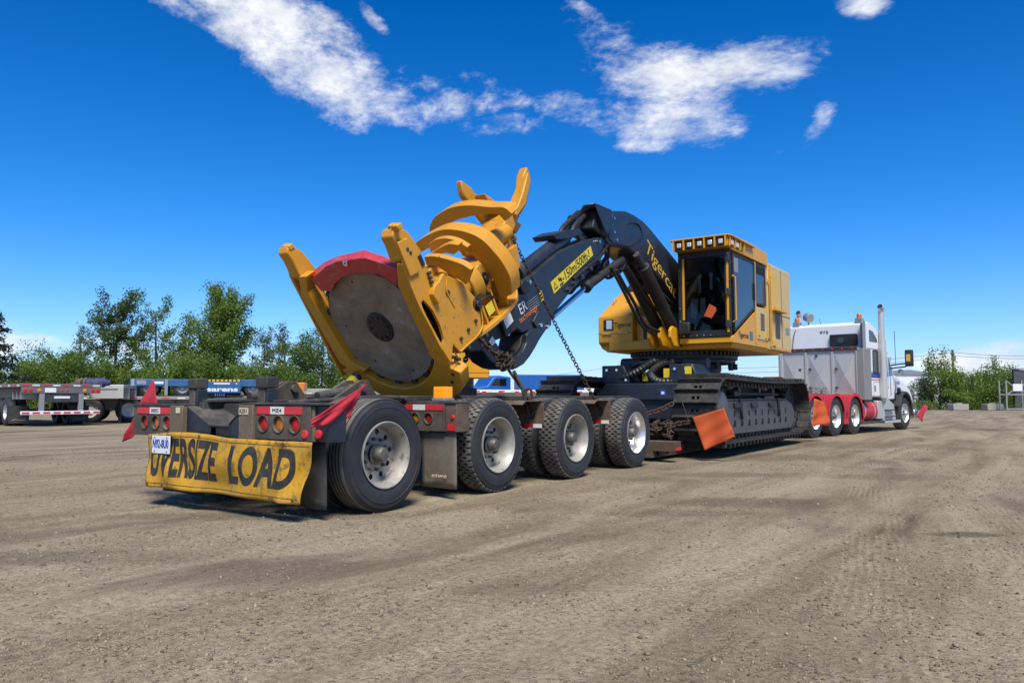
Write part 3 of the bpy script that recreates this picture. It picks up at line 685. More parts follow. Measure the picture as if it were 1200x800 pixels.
# chain-tie brackets between the axles
for y in (2.62, 4.34):
    ol = [(.72, 1.0), (1.10, 1.0), (1.33, .955), (1.33, .70), (1.02, .66), (.92, .69), (.72, .69)]
    o_ = []; k = 28
    for j in range(k):
        t_ = 2 * math.pi * j / k; c, s_ = math.cos(t_), math.sin(t_); best = 9
        for a, b in zip(ol, ol[1:] + ol[:1]):
            den = c * (b[1] - a[1]) - s_ * (b[0] - a[0])
            if abs(den) < 1e-9: continue
            cx, cz = 1.17, .83
            q = ((a[0] - cx) * (b[1] - a[1]) - (a[1] - cz) * (b[0] - a[0])) / den; w_ = ((a[0] - cx) * s_ - (a[1] - cz) * c) / den
            if q > 0 and -1e-6 <= w_ <= 1 + 1e-6: best = min(best, q)
        o_.append((1.17 + best * c, .83 + best * s_))
    MB().ring(o_, circ(1.17, .83, .042, k, .075), 'y', y - .012, y + .012).build('tie_bracket', 'rust', trailer, bevel=.003)
    MB().prism([(y - .42, .955), (y - .34, 1.0), (y + .10, 1.0), (y + .10, .985), (y - .33, .985), (y - .41, .94)], 'x', .66, 1.30).box((.66, y + .013, .70), (1.30, y + .03, .984)).build('bracket_plate', 'rust', trailer, bevel=.004)
    MB().box((.62, y - .30, .66), (.66, y + .3, .985)).build('frame_web', 'rust', trailer)
    MB().box((1.055, y - .018, .675), (1.19, y - .0125, .722)).build('reflective_tape', 'tape_red', trailer)
    MB().box((1.19, y - .018, .672), (1.31, y - .0125, .719)).build('reflective_tape', 'tape_white', trailer)
    MB().prism([(-.72, 1.0), (-1.33, .955), (-1.33, .70), (-.72, .69)], 'y', y - .012, y + .012).build('tie_bracket', 'rust', trailer)
# drop to the low deck
mb = MB()
mb.box((-.62, 6.22, .30), (.62, 6.34, .98)); mb.box((-.62, 5.9, .62), (.62, 6.22, .985))
mb.build('drop_wall', 'rust', trailer, bevel=.006)
MB().box((-1.0, 6.05, .98), (.62, 6.4, 1.045)).build('deck_plate', 'grime', trailer, bevel=.006)
mb = MB()
for s in (-1, 1): mb.box((s * .95 - .09, 6.34, .06), (s * .95 + .09, 14.2, .17))
mb.box((-.12, 6.34, .06), (.12, 14.2, .17))
for i in range(20): mb.box((-1.04, 6.5 + i * .4, .08), (1.04, 6.58 + i * .4, .16))
mb.build('low_deck_frame', 'rust', trailer, bevel=.005)
for i in range(26): MB().box((-1.08, 6.36 + i * .3, .171), (1.08, 6.36 + i * .3 + .28, .205 + RNG.uniform(-.003, .003))).build('deck_plank', 'wood', trailer)
MB().box((-1.1, 6.345, .17), (1.42, 6.60, .33)).build('deck_step', 'rust', trailer, bevel=.006)
MB().box((1.424, 6.36, .19), (1.428, 6.60, .235)).build('reflective_tape', 'tape_red', trailer)
# gooseneck over the tractor's rear
GX = [(-1.05, -.80), (.30, .52)]
for k, (a, b) in enumerate(((-1.0, -.86), (.62, .76))):
    nk = [(13.4, .17), (13.4, 1.05), (14.0, 1.50), (14.7, 1.52), (16.4, 1.30), (16.6, 1.26), (16.6, 1.02), (14.6, 1.02), (14.1, .80), (13.9, .17)]
    gn = MB().prism(nk, 'x', a, b).build('gooseneck', 'dark', trailer, bevel=.012)
    for i in range(6): MB().cyl((b - .01, 14.45 + i * .33, 1.25 - i * .012), (b + .004, 14.45 + i * .33, 1.25 - i * .012), .05, 14).build('lightening_hole', 'black', gn)
    MB().prism([(13.95, 1.503), (14.72, 1.523), (16.45, 1.303), (16.45, 1.325), (14.72, 1.55), (13.95, 1.53)], 'x', a - .05, b + .05).build('neck_flange', 'grime', gn, bevel=.004)
MB().box((-1.0, 14.9, 1.03), (.76, 16.5, 1.12)).box((-1.0, 16.35, 1.03), (.78, 16.62, 1.28)).build('neck_deck', 'dark', trailer, bevel=.008)
for i, c in enumerate(('red', 'white', 'red')): MB().box((.781, 15.9 + i * .18, 1.13), (.786, 16.08 + i * .18, 1.18)).build('reflective_tape', 'tape_' + c, trailer)
MB().tube(bez([(-.6, 14.2, 1.53), (-.6, 14.25, 1.64), (-.6, 14.9, 1.64), (-.6, 14.95, 1.54)], 5), .018, 8).build('grab_rail', 'black', trailer)

# ---------------------------------------------------------------- tracked machine riding on the low deck, facing backwards
MLOC = Vector((0, 10.3, .205)); MX = T(*(-MLOC))
mach = thing('tracked_feller_buncher', 'yellow and navy tracked forestry machine with a glazed cab, chained down on the lowboy trailer', 'forestry machine', MLOC)
def mb_(): return MB()
def mtext(body, size, mat, parent, origin, right, up, **k): return text(body, size, mat, parent, Vector(origin) - MLOC, right, up, **k)
TY0, TY1, TZ0, TZ1 = 7.22, 13.35, .245, 1.365     # centre line of the shoe plates
def track_path():
    r = (TZ1 - TZ0) / 2; p = []
    def arc(cy, cz, rr, a0, a1, n):
        for i in range(n + 1):
            a = R(a0 + (a1 - a0) * i / n); p.append((cy + rr * math.cos(a), cz + rr * math.sin(a)))
    arc(TY0 + r, TZ0 + r, r, 270, 90, 28)          # rear end (towards the camera)
    for i in range(1, 20): p.append((TY0 + r + (TY1 - TY0 - 2 * r) * i / 20, TZ1 - .035 * math.sin(math.pi * i / 20)))
    arc(TY1 - r, TZ0 + r + .0, r, 90, -60, 22)
    p.append((TY1 - r - .35, TZ0 + .0))
    return p
PATH = track_path()
def along(path, n):
    P = [Vector((0, *q)) for q in path]; P.append(P[0]); L = [0.]
    for a, b in zip(P, P[1:]): L.append(L[-1] + (b - a).length)
    out = []; j = 0
    for k in range(n):
        s_ = L[-1] * k / n
        while L[j + 1] < s_: j += 1
        f = (s_ - L[j]) / (L[j + 1] - L[j]); out.append((P[j].lerp(P[j + 1], f), (P[j + 1] - P[j]).normalized()))
    return out, L[-1]
NS = 62; SH, PLEN = along(PATH, NS); PITCH = PLEN / NS
# one shoe: local y along the track, z outwards
sh = MB(); w = .39; h = PITCH / 2
sh.box((-w, -h * .98, -.018), (-.07, h * .93, .012)); sh.box((.07, -h * .98, -.018), (w, h * .93, .012))
sh.box((-.07, -h * .98, -.018), (.07, -h * .15, .012)); sh.box((-.07, h * .35, -.018), (.07, h * .93, .012))
sh.prism([(-h * .98, .012), (-h * .98, .085), (-h * .78, .085), (-h * .55, .012)], 'x', -w, w)
sh.prism([(h * .93, .011), (h * 1.10, -.02), (h * 1.10, -.034), (h * .8, -.018)], 'x', -w, w)
shoe0 = sh.build('track_shoe', 'track', None, bevel=.004, seg=1)
lk = MB()
for s in (-1, 1):
    lk.prism([(-h * 1.15, -.02), (-h * 1.15, -.075), (-h * .7, -.12), (h * .7, -.12), (h * 1.15, -.075), (h * 1.15, -.02)], 'x', s * .11 - .022, s * .11 + .022)
    lk.cyl((s * .09, -h, -.07), (s * .15, -h, -.07), .035, 10)
lk.cyl((-.13, -h, -.07), (.13, -h, -.07), .022, 8)
lk0 = lk.build('track_link', 'track', None)
PROTO += [shoe0, lk0]
for sx in (1, -1):
    xc = sx * 1.42
    r = (TZ1 - TZ0) / 2
    tk = MB().tube([(xc, p.y, p.z) for p, d in along([(q[0], q[1]) for q in PATH], 80)[0]], .016, 6, closed=True)      # the band the shoes are bolted to
    parts_ = []
    for cy in (TY0 + r, TY1 - r):
        w_ = MB(); w_.cyl((xc - .09, cy, TZ0 + r), (xc + .09, cy, TZ0 + r), r - .12, 36)
        for i in range(20):
            a = 2 * math.pi * i / 20; w_.box((-.07, -.035, r - .14), (.07, .035, r - .05), 0, T(xc, cy, TZ0 + r) @ Matrix.Rotation(a, 4, 'X'))
        parts_.append(('track_wheel', w_))
    for i in range(9): parts_.append(('track_roller', MB().cyl((xc - .15, 8.2 + i * .5, TZ0 + .20), (xc + .15, 8.2 + i * .5, TZ0 + .20), .13, 18)))
    for y in (9.2, 11.4): parts_.append(('carrier_roller', MB().cyl((xc - .12, y, TZ1 - .22), (xc + .12, y, TZ1 - .22), .09, 16)))
    track = tk.build('track', 'track', mach, X=MX, label='right-hand steel crawler track' if sx > 0 else None)
    for p, d in SH:
        n_ = Vector((0, -d.z, d.y))
        Xm = Matrix(((1, 0, 0, xc), (0, d.y, n_.y, p.y), (0, d.z, n_.z, p.z), (0, 0, 0, 1)))
        for src in (shoe0, lk0):
            o = src.copy(); COL.objects.link(o); o.parent = track; o.matrix_local = MX @ Xm
    # side frame with two rows of ports
    s = sx; xo = 1.62
    fr = MB()
    fr.prism([(7.95, .40), (7.95, .94), (8.1, .98), (12.15, .98), (12.55, .90), (12.75, .72), (12.75, .50), (12.4, .37)], 'x', s * 1.05, s * (xo - .02))
    fr.prism([(8.12, 1.0), (12.05, 1.0), (12.05, .975), (8.12, .975)], 'x', s * 1.2, s * (xo + .01))
    frame = fr.build('track_frame', 'track_frame', mach, X=MX, bevel=.012)
    for nm_, w_ in parts_: w_.build(nm_, 'track', frame, X=MX)
    pn = MB(); poly = [(8.0, .37), (8.0, .955), (12.15, .955), (12.52, .88), (12.72, .70), (12.72, .52), (12.42, .36)]
    pn.prism(poly, 's' if 0 else 'x', s * (xo - .018), s * xo)
    side = pn.build('side_plate', 'track_frame', frame, X=MX, bevel=.006)
    for i in range(10):
        y = 8.22 + i * .42
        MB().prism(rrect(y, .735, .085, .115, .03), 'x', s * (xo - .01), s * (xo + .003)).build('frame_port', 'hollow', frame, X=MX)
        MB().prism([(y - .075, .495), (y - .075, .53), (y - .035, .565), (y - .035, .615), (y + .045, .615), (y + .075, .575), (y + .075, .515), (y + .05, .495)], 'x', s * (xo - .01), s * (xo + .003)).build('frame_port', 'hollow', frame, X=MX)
    for y in (8.75, 9.75, 10.9): MB().box((s * xo if s > 0 else -xo - .05, y - .17, .83), (s * xo + .05 if s > 0 else -xo, y + .17, .93)).build('frame_lug', 'black', frame, X=MX, bevel=.015)
    MB().lathe([(s * 1.45, .001), (s * 1.45, .36), (s * 1.68, .33), (s * 1.70, .29), (s * 1.71, .001)], 36, 'x', (0, TY0 + r + .02, TZ0 + r), closed=False).build('final_drive', 'track_frame', frame, X=MX, ang=30)
    MB().cyl((s * 1.5, 9.0, 1.10), (s * 1.5, 11.8, 1.09), .035, 10).box((s * 1.46 if s > 0 else -1.54, 8.9, 1.06), (s * 1.54 if s > 0 else -1.46, 9.15, 1.14)).build('grease_line', 'black', frame, X=MX)
    for y in (8.9, 11.35):
        MB().tube([(s * (xo + .02), y, 1.02), (s * (xo + .035), y + .02, .92), (s * (xo + .04), y, .80), (s * (xo + .04), y + .03, .70), (s * (xo + .03), y + .08, .64)], .028, 8).build('tie_strap', 'black', frame, X=MX)
# car body between the tracks
b = MB(); b.prism([(-1.05, .62), (-1.05, 1.10), (-.85, 1.30), (1.0, 1.30), (1.0, .62)], 'y', 8.35, 12.2); b.build('car_body', 'navy', mach, X=MX, bevel=.02)
MB().box((-1.05, 8.28, .99), (1.0, 8.34, 1.05)).build('body_flange', 'navy', mach, X=MX, bevel=.006)
MB().prism([(-1.3, .55), (-1.0, .55), (-1.0, 1.05), (-1.3, .95)], 'y', 9.0, 12).prism([(1.3, .55), (1.0, .55), (1.0, 1.05), (1.3, .95)], 'y', 9.0, 12).build('track_support', 'navy', mach, X=MX, bevel=.02)['kind'] = 'stuff'
for x0, x1 in ((-1.02, -.42), (.42, 1.0)):
    bl = MB().prism([(x0, 1.30), (x0, 1.66), (x1 - .12, 1.66), (x1, 1.40), (x1, 1.30)], 'y', 8.5, 9.3).build('tilt_bracket', 'navy', mach, X=MX, bevel=.02)
    for x, z in ((x0 + .12, 1.57), (x0 + .34, 1.57), (x1 - .06, 1.37)): MB().cyl((x, 8.5, z), (x, 8.478, z), .026, 10).build('bolt', 'chrome', bl, X=MX)
MB().box((-1.03, 8.6, 1.40), (-1.022, 9.0, 1.62)).build('warning_label', 'label_yellow', mach, X=MX)
for (x, z) in ((-.25, 1.44), (.20, 1.50), (.75, 1.52)): MB().box((x, 8.47 if x > .5 else 8.75, z - .09), (x + .13, 8.476 if x > .5 else 8.756, z + .09)).build('warning_label', 'label_yellow', mach, X=MX)
bl = MB().box((.30, 8.338, 1.06), (.42, 8.346, 1.17)).build('lifting_label', 'stripe', mach, X=MX, label='small blue label on the navy car body'); MB().box((.33, 8.332, 1.09), (.39, 8.337, 1.14)).build('symbol', 'white', bl, X=MX)
# slewing and levelling group
b = MB()
for z0, z1, r in ((1.32, 1.45, .95), (1.72, 1.80, 1.05), (1.80, 1.88, 1.10)): b.cyl((0, 10.3, z0), (0, 10.3, z1), r, 48)
b.cyl((0, 10.3, 1.45), (0, 10.3, 1.72), .75, 40)
b.build('slew_ring', 'black', mach, X=MX, bevel=.01)
b = MB()
for i in range(64):
    a = 2 * math.pi * i / 64; b.box((-.022, 1.06, 1.885), (.022, 1.13, 1.955), 0, T(0, 10.3, 0) @ Matrix.Rotation(a, 4, 'Z'))
b.cyl((0, 10.3, 1.885), (0, 10.3, 1.96), 1.07, 64); b.build('slew_teeth', 'dark', mach, X=MX)
for i in range(12):
    a = R(-150 + i * 24); MB().cyl((1.04 * math.cos(a), 10.3 + 1.04 * math.sin(a), 1.60), (1.04 * math.cos(a), 10.3 + 1.04 * math.sin(a), 1.72), .05, 10).build('slew_bolt', 'black', mach, X=MX)
for pts, rr in (([(-.85, 8.7, 1.38), (-.55, 8.55, 1.42), (-.25, 8.6, 1.55), (-.05, 8.8, 1.72), (.1, 9.1, 1.76)], .075), ([(.55, 8.6, 1.32), (.2, 8.5, 1.33), (0, 8.6, 1.48), (.12, 8.8, 1.66), (.3, 9.0, 1.72)], .075), ([(-.6, 9.0, 1.62), (-.35, 8.85, 1.70), (-.1, 8.9, 1.72)], .05)):
    P = bez(pts, 10); MB().tube(P, [rr * (1.12 if i % 2 else .93) for i in range(len(P))], 12).build('ribbed_hose', 'hose', mach, X=MX, ang=20)
for x in (-.75, .75): MB().cyl((x, 8.9, 1.35), (x, 9.6, 1.75), .10, 16).cyl((x - .1, 8.9, 1.38), (x + .1, 8.9, 1.38), .09, 14).build('levelling_cylinder', 'dark', mach, X=MX, bevel=.006)
MB().cyl((-.95, 9.3, 1.72), (-.5, 9.3, 1.72), .12, 18).cyl((.4, 9.3, 1.70), (.9, 9.3, 1.70), .12, 18).build('swing_motor', 'dark', mach, X=MX, bevel=.01)['kind'] = 'stuff'
# upper frame
b = MB(); b.prism([(-1.2, 1.965), (1.42, 1.965), (1.48, 2.08), (1.48, 2.2), (-1.35, 2.2), (-1.35, 2.06)], 'y', 9.1, 12.3)
b.build('upper_frame', 'yellow', mach, X=MX, bevel=.015)
MB().box((-1.1, 8.98, 1.99), (.45, 9.1, 2.17)).build('front_frame', 'yellow', mach, X=MX, bevel=.01)
for x in (-.02, .20, .42): MB().prism([(8.55, 2.32), (8.66, 2.40), (8.85, 2.38), (9.15, 2.1), (9.15, 2.0), (8.7, 2.02), (8.55, 2.18)], 'x', x - .03, x + .03).build('boom_lug', 'yellow', mach, X=MX, bevel=.012)
# ---- cab
CX0, CX1, CY0, CY1, CZ0, CZ1 = .47, 1.50, 8.95, 11.22, 2.20, 3.80
b = MB()
b.prism([(CY0 - .03, 2.06), (CY1, 2.06), (CY1, 2.2), (CY0 - .03, 2.17)], 'x', CX0, CX1)       # sill
b.box((CX0, CY0 + .02, 2.17), (CX0 + .05, CY1, 3.82)); b.box((CX0, CY1 - .05, 2.17), (CX1, CY1, 3.82))
b.prism([(9.02, 2.17), (11.22, 2.17), (11.22, 2.86), (10.34, 2.75), (9.02, 2.17)], 'x', CX1 - .05, CX1)
cab = b.build('cab', 'yellow', mach, X=MX, bevel=.01)
# roof with the light bar visor
rf = MB()
rf.prism([(8.72, 3.86), (8.72, 4.045), (8.85, 4.09), (9.9, 4.13), (11.25, 4.10), (11.25, 3.82), (8.95, 3.82), (8.93, 3.86)], 'x', CX0 - .03, CX1 + .03)
roof = rf.build('roof', 'yellow', cab, X=MX, bevel=.012)
MB().box((CX0 - .06, 8.66, 4.045), (CX1 + .06, 8.90, 4.07)).box((CX1 + .032, 8.70, 4.04), (CX1 + .10, 10.2, 4.065)).build('roof_brim', 'yellow', cab, X=MX, bevel=.005)
MB().box((CX0 + .0, 8.695, 3.865), (CX1 - .0, 8.718, 4.03)).box((CX1 + .032, 8.74, 3.87), (CX1 + .04, 9.55, 4.02)).build('lamp_recess', 'black', cab, X=MX)
for i in range(6): MB().box((CX0 - .005 + i * .205, 8.655, 3.85), (CX0 + .02 + i * .205, 8.694, 4.044)).build('lamp_divider', 'yellow', cab, X=MX)
for i in range(5): MB().box((CX0 + .075 + i * .205, 8.665, 3.90), (CX0 + .16 + i * .205, 8.694, 3.99)).build('work_lamp', 'lamp', cab, X=MX, bevel=.012)
for y in (8.85, 9.15): MB().box((CX1 + .041, y, 3.89), (CX1 + .07, y + .12, 3.99)).build('work_lamp', 'lamp', cab, X=MX, bevel=.012)
for y in (8.74, 9.04, 9.34, 9.56): MB().box((CX1 + .041, y, 3.86), (CX1 + .08, y + .025, 4.04)).build('lamp_divider', 'yellow', cab, X=MX)
# front screen: bolted black frame, dark glazing, bits hung behind it
MB().ring(rrect((CX0 + CX1) / 2, 3.01, 1.03, 1.66, .02), rrect((CX0 + CX1) / 2 + .01, 3.01, .80, 1.42, .03), 'y', CY0 - .05, CY0 + .01).build('screen_frame', 'black', cab, X=MX, bevel=.004)
fg = MB().add([(.58, CY0 - .01, 2.28), (1.41, CY0 - .01, 2.28), (1.41, CY0 - .01, 3.74), (.58, CY0 - .01, 3.74)], [(0, 1, 2, 3)]).build('front_screen', GLASS_CLEAR, cab, X=MX)
for i in range(7):
    for (x, z) in ((CX0 + .035, 2.25 + i * .25), (CX1 - .03, 2.25 + i * .25), (CX0 + .1 + i * .135, 2.215)): MB().cyl((x, CY0 - .05, z), (x, CY0 - .058, z), .010, 8).build('bolt', 'chrome', cab, X=MX)
for a_, b_ in (((.555, CY0 - .062, 2.52), (.60, CY0 - .051, 3.72)), ((1.43, CY0 - .064, 2.25), (1.475, CY0 - .053, 3.75))): MB().box(a_, b_).build('screen_post', 'yellow', cab, X=MX, bevel=.004)
for z in (2.35, 2.95, 3.60): MB().box((1.42, CY0 - .10, z), (1.50, CY0 - .064, z + .13)).build('hinge', 'dark', cab, X=MX, bevel=.006)
MB().box((.50, CY0 - .16, 2.24), (.72, CY0 - .052, 2.47)).build('step_bracket', 'black', cab, X=MX, bevel=.02)
# inside the cab
MB().box((CX0 + .06, 9.9, 2.2), (CX1 - .3, CY1 - .06, 3.8)).build('rear_lining', 'black', cab, X=MX)
MB().box((CX0 + .05, CY0 + .02, 2.17), (CX1 - .05, CY1 - .05, 2.2)).build('cab_floor', 'black', cab, X=MX)
se = MB(); se.box((.72, 9.35, 2.45), (1.25, 9.85, 2.62)); se.box((.74, 9.68, 2.62), (1.23, 9.86, 3.30)); se.box((.62, 9.25, 2.6), (.70, 9.7, 2.78)); se.box((1.27, 9.25, 2.6), (1.35, 9.7, 2.78))
se.build('operator_seat', 'dark', cab, X=MX, bevel=.05, seg=3)
for x in (.66, 1.31): MB().cyl((x, 9.28, 2.78), (x + .01, 9.22, 2.95), .022, 8).build('control_lever', 'black', cab, X=MX)
MB().box((1.27, 9.02, 3.28), (1.42, 9.10, 3.52)).build('monitor', 'dark', cab, X=MX, bevel=.01)
MB().prism([(.68, 2.58), (.79, 2.54), (.84, 2.92), (.70, 2.96)], 'y', 8.99, 9.0).prism([(.87, 2.57), (.97, 2.56), (.98, 2.94), (.88, 2.95)], 'y', 8.995, 9.005).build('paper_sheet', 'white', cab, X=MX)['kind'] = 'stuff'
MB().box((.69, 8.985, 3.08), (.81, 8.99, 3.19)).build('paper_tag', 'label_yellow', cab, X=MX)
for x, z in ((.83, 3.05), (1.06, 3.10)): MB().cyl((x, 9.1, z), (x, 9.1, z + .34), .03, 10).build('extinguisher', 'white', cab, X=MX)
og = MB().prism([(.97, 2.585), (1.12, 2.53), (1.22, 2.68), (1.20, 2.74), (1.08, 2.81)], 'y', 8.925, 8.931).build('orange_tag', 'orange', cab, X=MX, bevel=.004, label='small orange tag stuck on the cab front screen')
# side glazing
def pane(name, poly, mat, x0, x1, par): return MB().prism(poly, 'x', x0, x1).build(name, mat, par, X=MX)
SW = [(9.07, 2.27), (9.03, 3.78), (10.38, 3.78), (10.36, 2.83)]
def inset(poly, d):
    c = Vector((sum(p[0] for p in poly) / len(poly), sum(p[1] for p in poly) / len(poly)))
    return [tuple(Vector(p) + (c - Vector(p)).normalized() * d) for p in poly]
MB().ring(SW, inset(SW, .06), 'x', CX1 - .03, CX1 + .018).build('window_frame', 'black', cab, X=MX, bevel=.004)
pane('side_window', inset(SW, .05), 'blueglass', CX1 - .015, CX1 + .004, cab)
SW2 = [(10.46, 2.92), (10.46, 3.78), (11.12, 3.78), (11.12, 2.95)]
MB().ring(SW2, inset(SW2, .05), 'x', CX1 - .03, CX1 + .016).build('window_frame', 'black', cab, X=MX, bevel=.004)
pane('side_window', inset(SW2, .04), 'blueglass', CX1 - .015, CX1 + .003, cab)
for i in range(8): MB().box((CX1 + .006, 10.5, 3.58 + i * .022), (CX1 + .014, 11.08, 3.592 + i * .022)).build('louvre', 'black', cab, X=MX)
MB().box((CX1 + .005, 9.12, 3.42), (CX1 + .010, 9.36, 3.70)).build('paper_notice', 'grey', cab, X=MX)
MB().box((CX1 - .002, 10.38, 2.12), (CX1 + .012, 10.46, 3.80)).build('pillar', 'yellow', cab, X=MX, bevel=.004)
dr = MB().prism([(10.48, 2.22), (11.18, 2.22), (11.18, 2.90), (10.48, 2.88)], 'x', CX1 - .01, CX1 + .012).build('service_door', 'beige', cab, X=MX, bevel=.006)
for i in range(9): MB().box((CX1 + .012, 10.72, 2.42 + i * .04), (CX1 + .019, 10.98, 2.44 + i * .04)).build('louvre', 'dark', dr, X=MX)
for y, z in ((10.54, 2.3), (11.0, 2.27)): MB().box((CX1 + .012, y, z), (CX1 + .03, y + .1, z + .14)).build('latch', 'gold', dr, X=MX)
mtext('Tigercat', .15, 'inkclean', cab, (CX1 + .004, 9.62, 2.235), (0, 1, 0), (0, 0, 1), fit=.62)
MB().box((CX1 + .001, 10.02, 2.17), (CX1 + .006, 10.20, 2.34)).build('model_plate', 'blueglass', cab, X=MX)
# engine housing behind the cab
b = MB(); b.prism([(-1.35, 2.04), (1.52, 2.04), (1.52, 3.90), (1.30, 4.0), (-1.2, 4.0), (-1.35, 3.85)], 'y', 11.27, 13.0)
eng = b.build('engine_housing', 'beige', mach, X=MX, bevel=.02)
MB().box((1.521, 11.30, 2.10), (1.535, 11.42, 3.88)).box((1.521, 11.42, 2.06), (1.532, 12.9, 2.11)).build('door_post', 'yellow', eng, X=MX, bevel=.004)
MB().box((1.522, 11.62, 2.98), (1.528, 12.1, 3.72)).build('air_screen', 'gold', eng, X=MX)
for i in range(22): MB().box((1.523, 11.75, 2.32 + i * .027), (1.531, 12.1, 2.334 + i * .027)).build('louvre', 'dark', eng, X=MX)
MB().box((1.52, 11.35, 2.88), (1.66, 12.25, 2.92)).build('step_rail', 'yellow', eng, X=MX, bevel=.006)
MB().box((1.522, 11.5, 2.13), (1.56, 11.7, 2.30)).build('latch', 'gold', eng, X=MX, bevel=.01)
MB().box((-1.2, 11.0, 2.5), (.4, 11.28, 3.6)).build('bulkhead', 'black', mach, X=MX)
# tank and tool box on the other side of the boom
tk = MB()
xl, xr = -1.36, -.57
A_ = [(9.0, 2.16), (9.0, 2.70), (10.05, 3.34), (11.3, 3.34), (11.3, 2.16), (9.4, 2.06), (9.12, 2.08)]
tk.prism(A_, 'x', xl, xr)
tank = tk.build('fuel_tank', 'yellow', mach, X=MX, bevel=.018)
MB().prism([(10.05, 3.345), (10.3, 3.55), (11.2, 3.55), (11.3, 3.345)], 'x', xl + .1, xr - .05).build('vent_cap', 'black', tank, X=MX, bevel=.02)
for i in range(4): MB().box((xl + .12, 10.06 + i * .05, 3.37 + i * .042), (xr - .06, 10.09 + i * .05, 3.392 + i * .042)).build('louvre', 'dark', tank, X=MX)
MB().box((xl, 8.993, 2.345), (xr, 8.998, 2.352)).build('seam', 'rust', tank, X=MX)
MB().box((xl + .13, 8.985, 2.42), (xl + .36, 8.999, 2.64)).build('lamp_frame', 'black', tank, X=MX, bevel=.01)
MB().box((xl + .20, 8.978, 2.44), (xl + .33, 8.984, 2.62)).build('tank_lamp', 'lamp', tank, X=MX, bevel=.01)
for x in (xl + .1, xl + .48): MB().box((x, 8.97, 2.33), (x + .22, 8.992, 2.365)).build('hinge', 'beige', tank, X=MX, bevel=.004)
mtext('Tigercat', .15, 'inkclean', tank, (xl + .57, 8.996, 2.515), (1, 0, 0), (0, 0, 1), fit=.38)
for k, (x, y, z) in enumerate(((xl + .12, 9.55, 3.05), (xl + .42, 9.62, 3.10), (xl + .25, 9.9, 3.27), (xr - .08, 9.6, 3.08))):
    MB().tube([(x, y - .06, z - .03), (x, y - .08, z + .04), (x, y + .02, z + .10), (x, y + .06, z + .05)], .012, 6).build('grab_handle', 'gold', tank, X=MX)
MB().box((-.56, 9.15, 2.10), (-.02, 9.9, 2.62)).build('tool_box', 'yellow', mach, X=MX, bevel=.015)
MB().box((-.52, 9.10, 2.58), (-.0, 9.16, 2.68)).build('box_lid', 'yellow', mach, X=MX, bevel=.006)
MB().box((-.40, 9.138, 2.2), (-.16, 9.149, 2.45)).build('lamp_frame', 'black', mach, X=MX, bevel=.006)
MB().cyl((-.1, 9.9, 2.62), (.45, 9.9, 2.62), .20, 24).build('air_receiver', 'dark', mach, X=MX, bevel=.012)
# ---- boom (plates 0.28 either side of the centre line)
BX = .28
BO = [(6.45,4.23),(7.01,4.34),(7.39,4.34),(7.75,4.3),(8.05,4.22),(9.61,3.68),(10.84,3.13),(10.42,2.72),(9.58,2.93),(9.06,3.14),(8.17,3.39),(7.37,3.63),(7.13,3.67),(6.43,3.62),(6.28,3.66),(6.28,3.88)]
boom = MB().prism(BO, 'x', -BX, BX).build('boom', 'navy', mach, X=MX, bevel=.035, seg=3)
for x in (-BX - .006, BX + .006):
    CB = [(6.51,4.19),(7.01,4.29),(7.42,4.3),(7.82,4.21),(7.67,3.96),(7.13,3.71),(6.5,3.67),(6.34,3.73),(6.35,3.9)]
    MB().prism(CB, 'x', x - .008, x + .008).build('boom_cheek', 'navy', boom, X=MX, bevel=.006)
    for q in [(6.54,4.11),(6.44,3.99),(6.54,3.87),(6.63,3.75),(6.32,3.98)]: MB().cyl((x, *q), (x + (.02 if x > 0 else -.02), *q), .028, 10).build('bolt', 'chrome', boom, X=MX)
GR = bez([(BX + .016, *q) for q in [(7,4.09),(7.31,4.18),(7.56,4.15),(7.67,3.98)]], 6); MB().tube(GR, [.004 + .016 * math.sin(math.pi * i / (len(GR) - 1)) for i in range(len(GR))], 6).build('cheek_groove', 'black', boom, X=MX)
MB().prism([(8.05,4.22),(8.12,4.22),(11.05,3.19),(10.94,3.13)], 'x', -.2, .2).build('boom_top_plate', 'black', boom, X=MX, bevel=.006)
c0, c1 = [(7.86,3.85),(9.21,3.1)]
mtext('Tigercat', .36, 'gold', boom, (BX + .004, (c0[0] + c1[0]) / 2, (c0[1] + c1[1]) / 2), (0, c1[0] - c0[0], c1[1] - c0[1]), (0, .5, .6), fit=math.dist(c0, c1) * 1.02)
# hood over the hoses at the boom's tip
HF_ = [(0.36, 4.19), (0.15, 4.18), (0.01, 4.0), (0.0, 3.79), (0.1, 3.58)]        # arch of the hose hood at its open end (x, z); it runs back and down to the boom
hv = [(x, 5.720, z) for x, z in HF_] + [(x, 6.320, z + 0.000) for x, z in HF_]
MB().add(hv, [(i, i + 1, 6 + i, 5 + i) for i in range(4)]).build('hose_hood', 'navy', boom, X=MX, solid=.022, ang=10)
MB().prism([(5.72,4.18),(6.32,4.18),(6.38,3.98),(6.16,3.74),(5.98,3.9)], 'x', .34, .36).build('hood_cheek', 'navy', boom, X=MX, bevel=.005)

MB().prism([(5.92,4.12),(6.6,4.19),(6.59,3.74),(6.22,3.74),(5.8,3.81)], 'x', -.28, .28).build('boom_tip', 'black', boom, X=MX, bevel=.03)
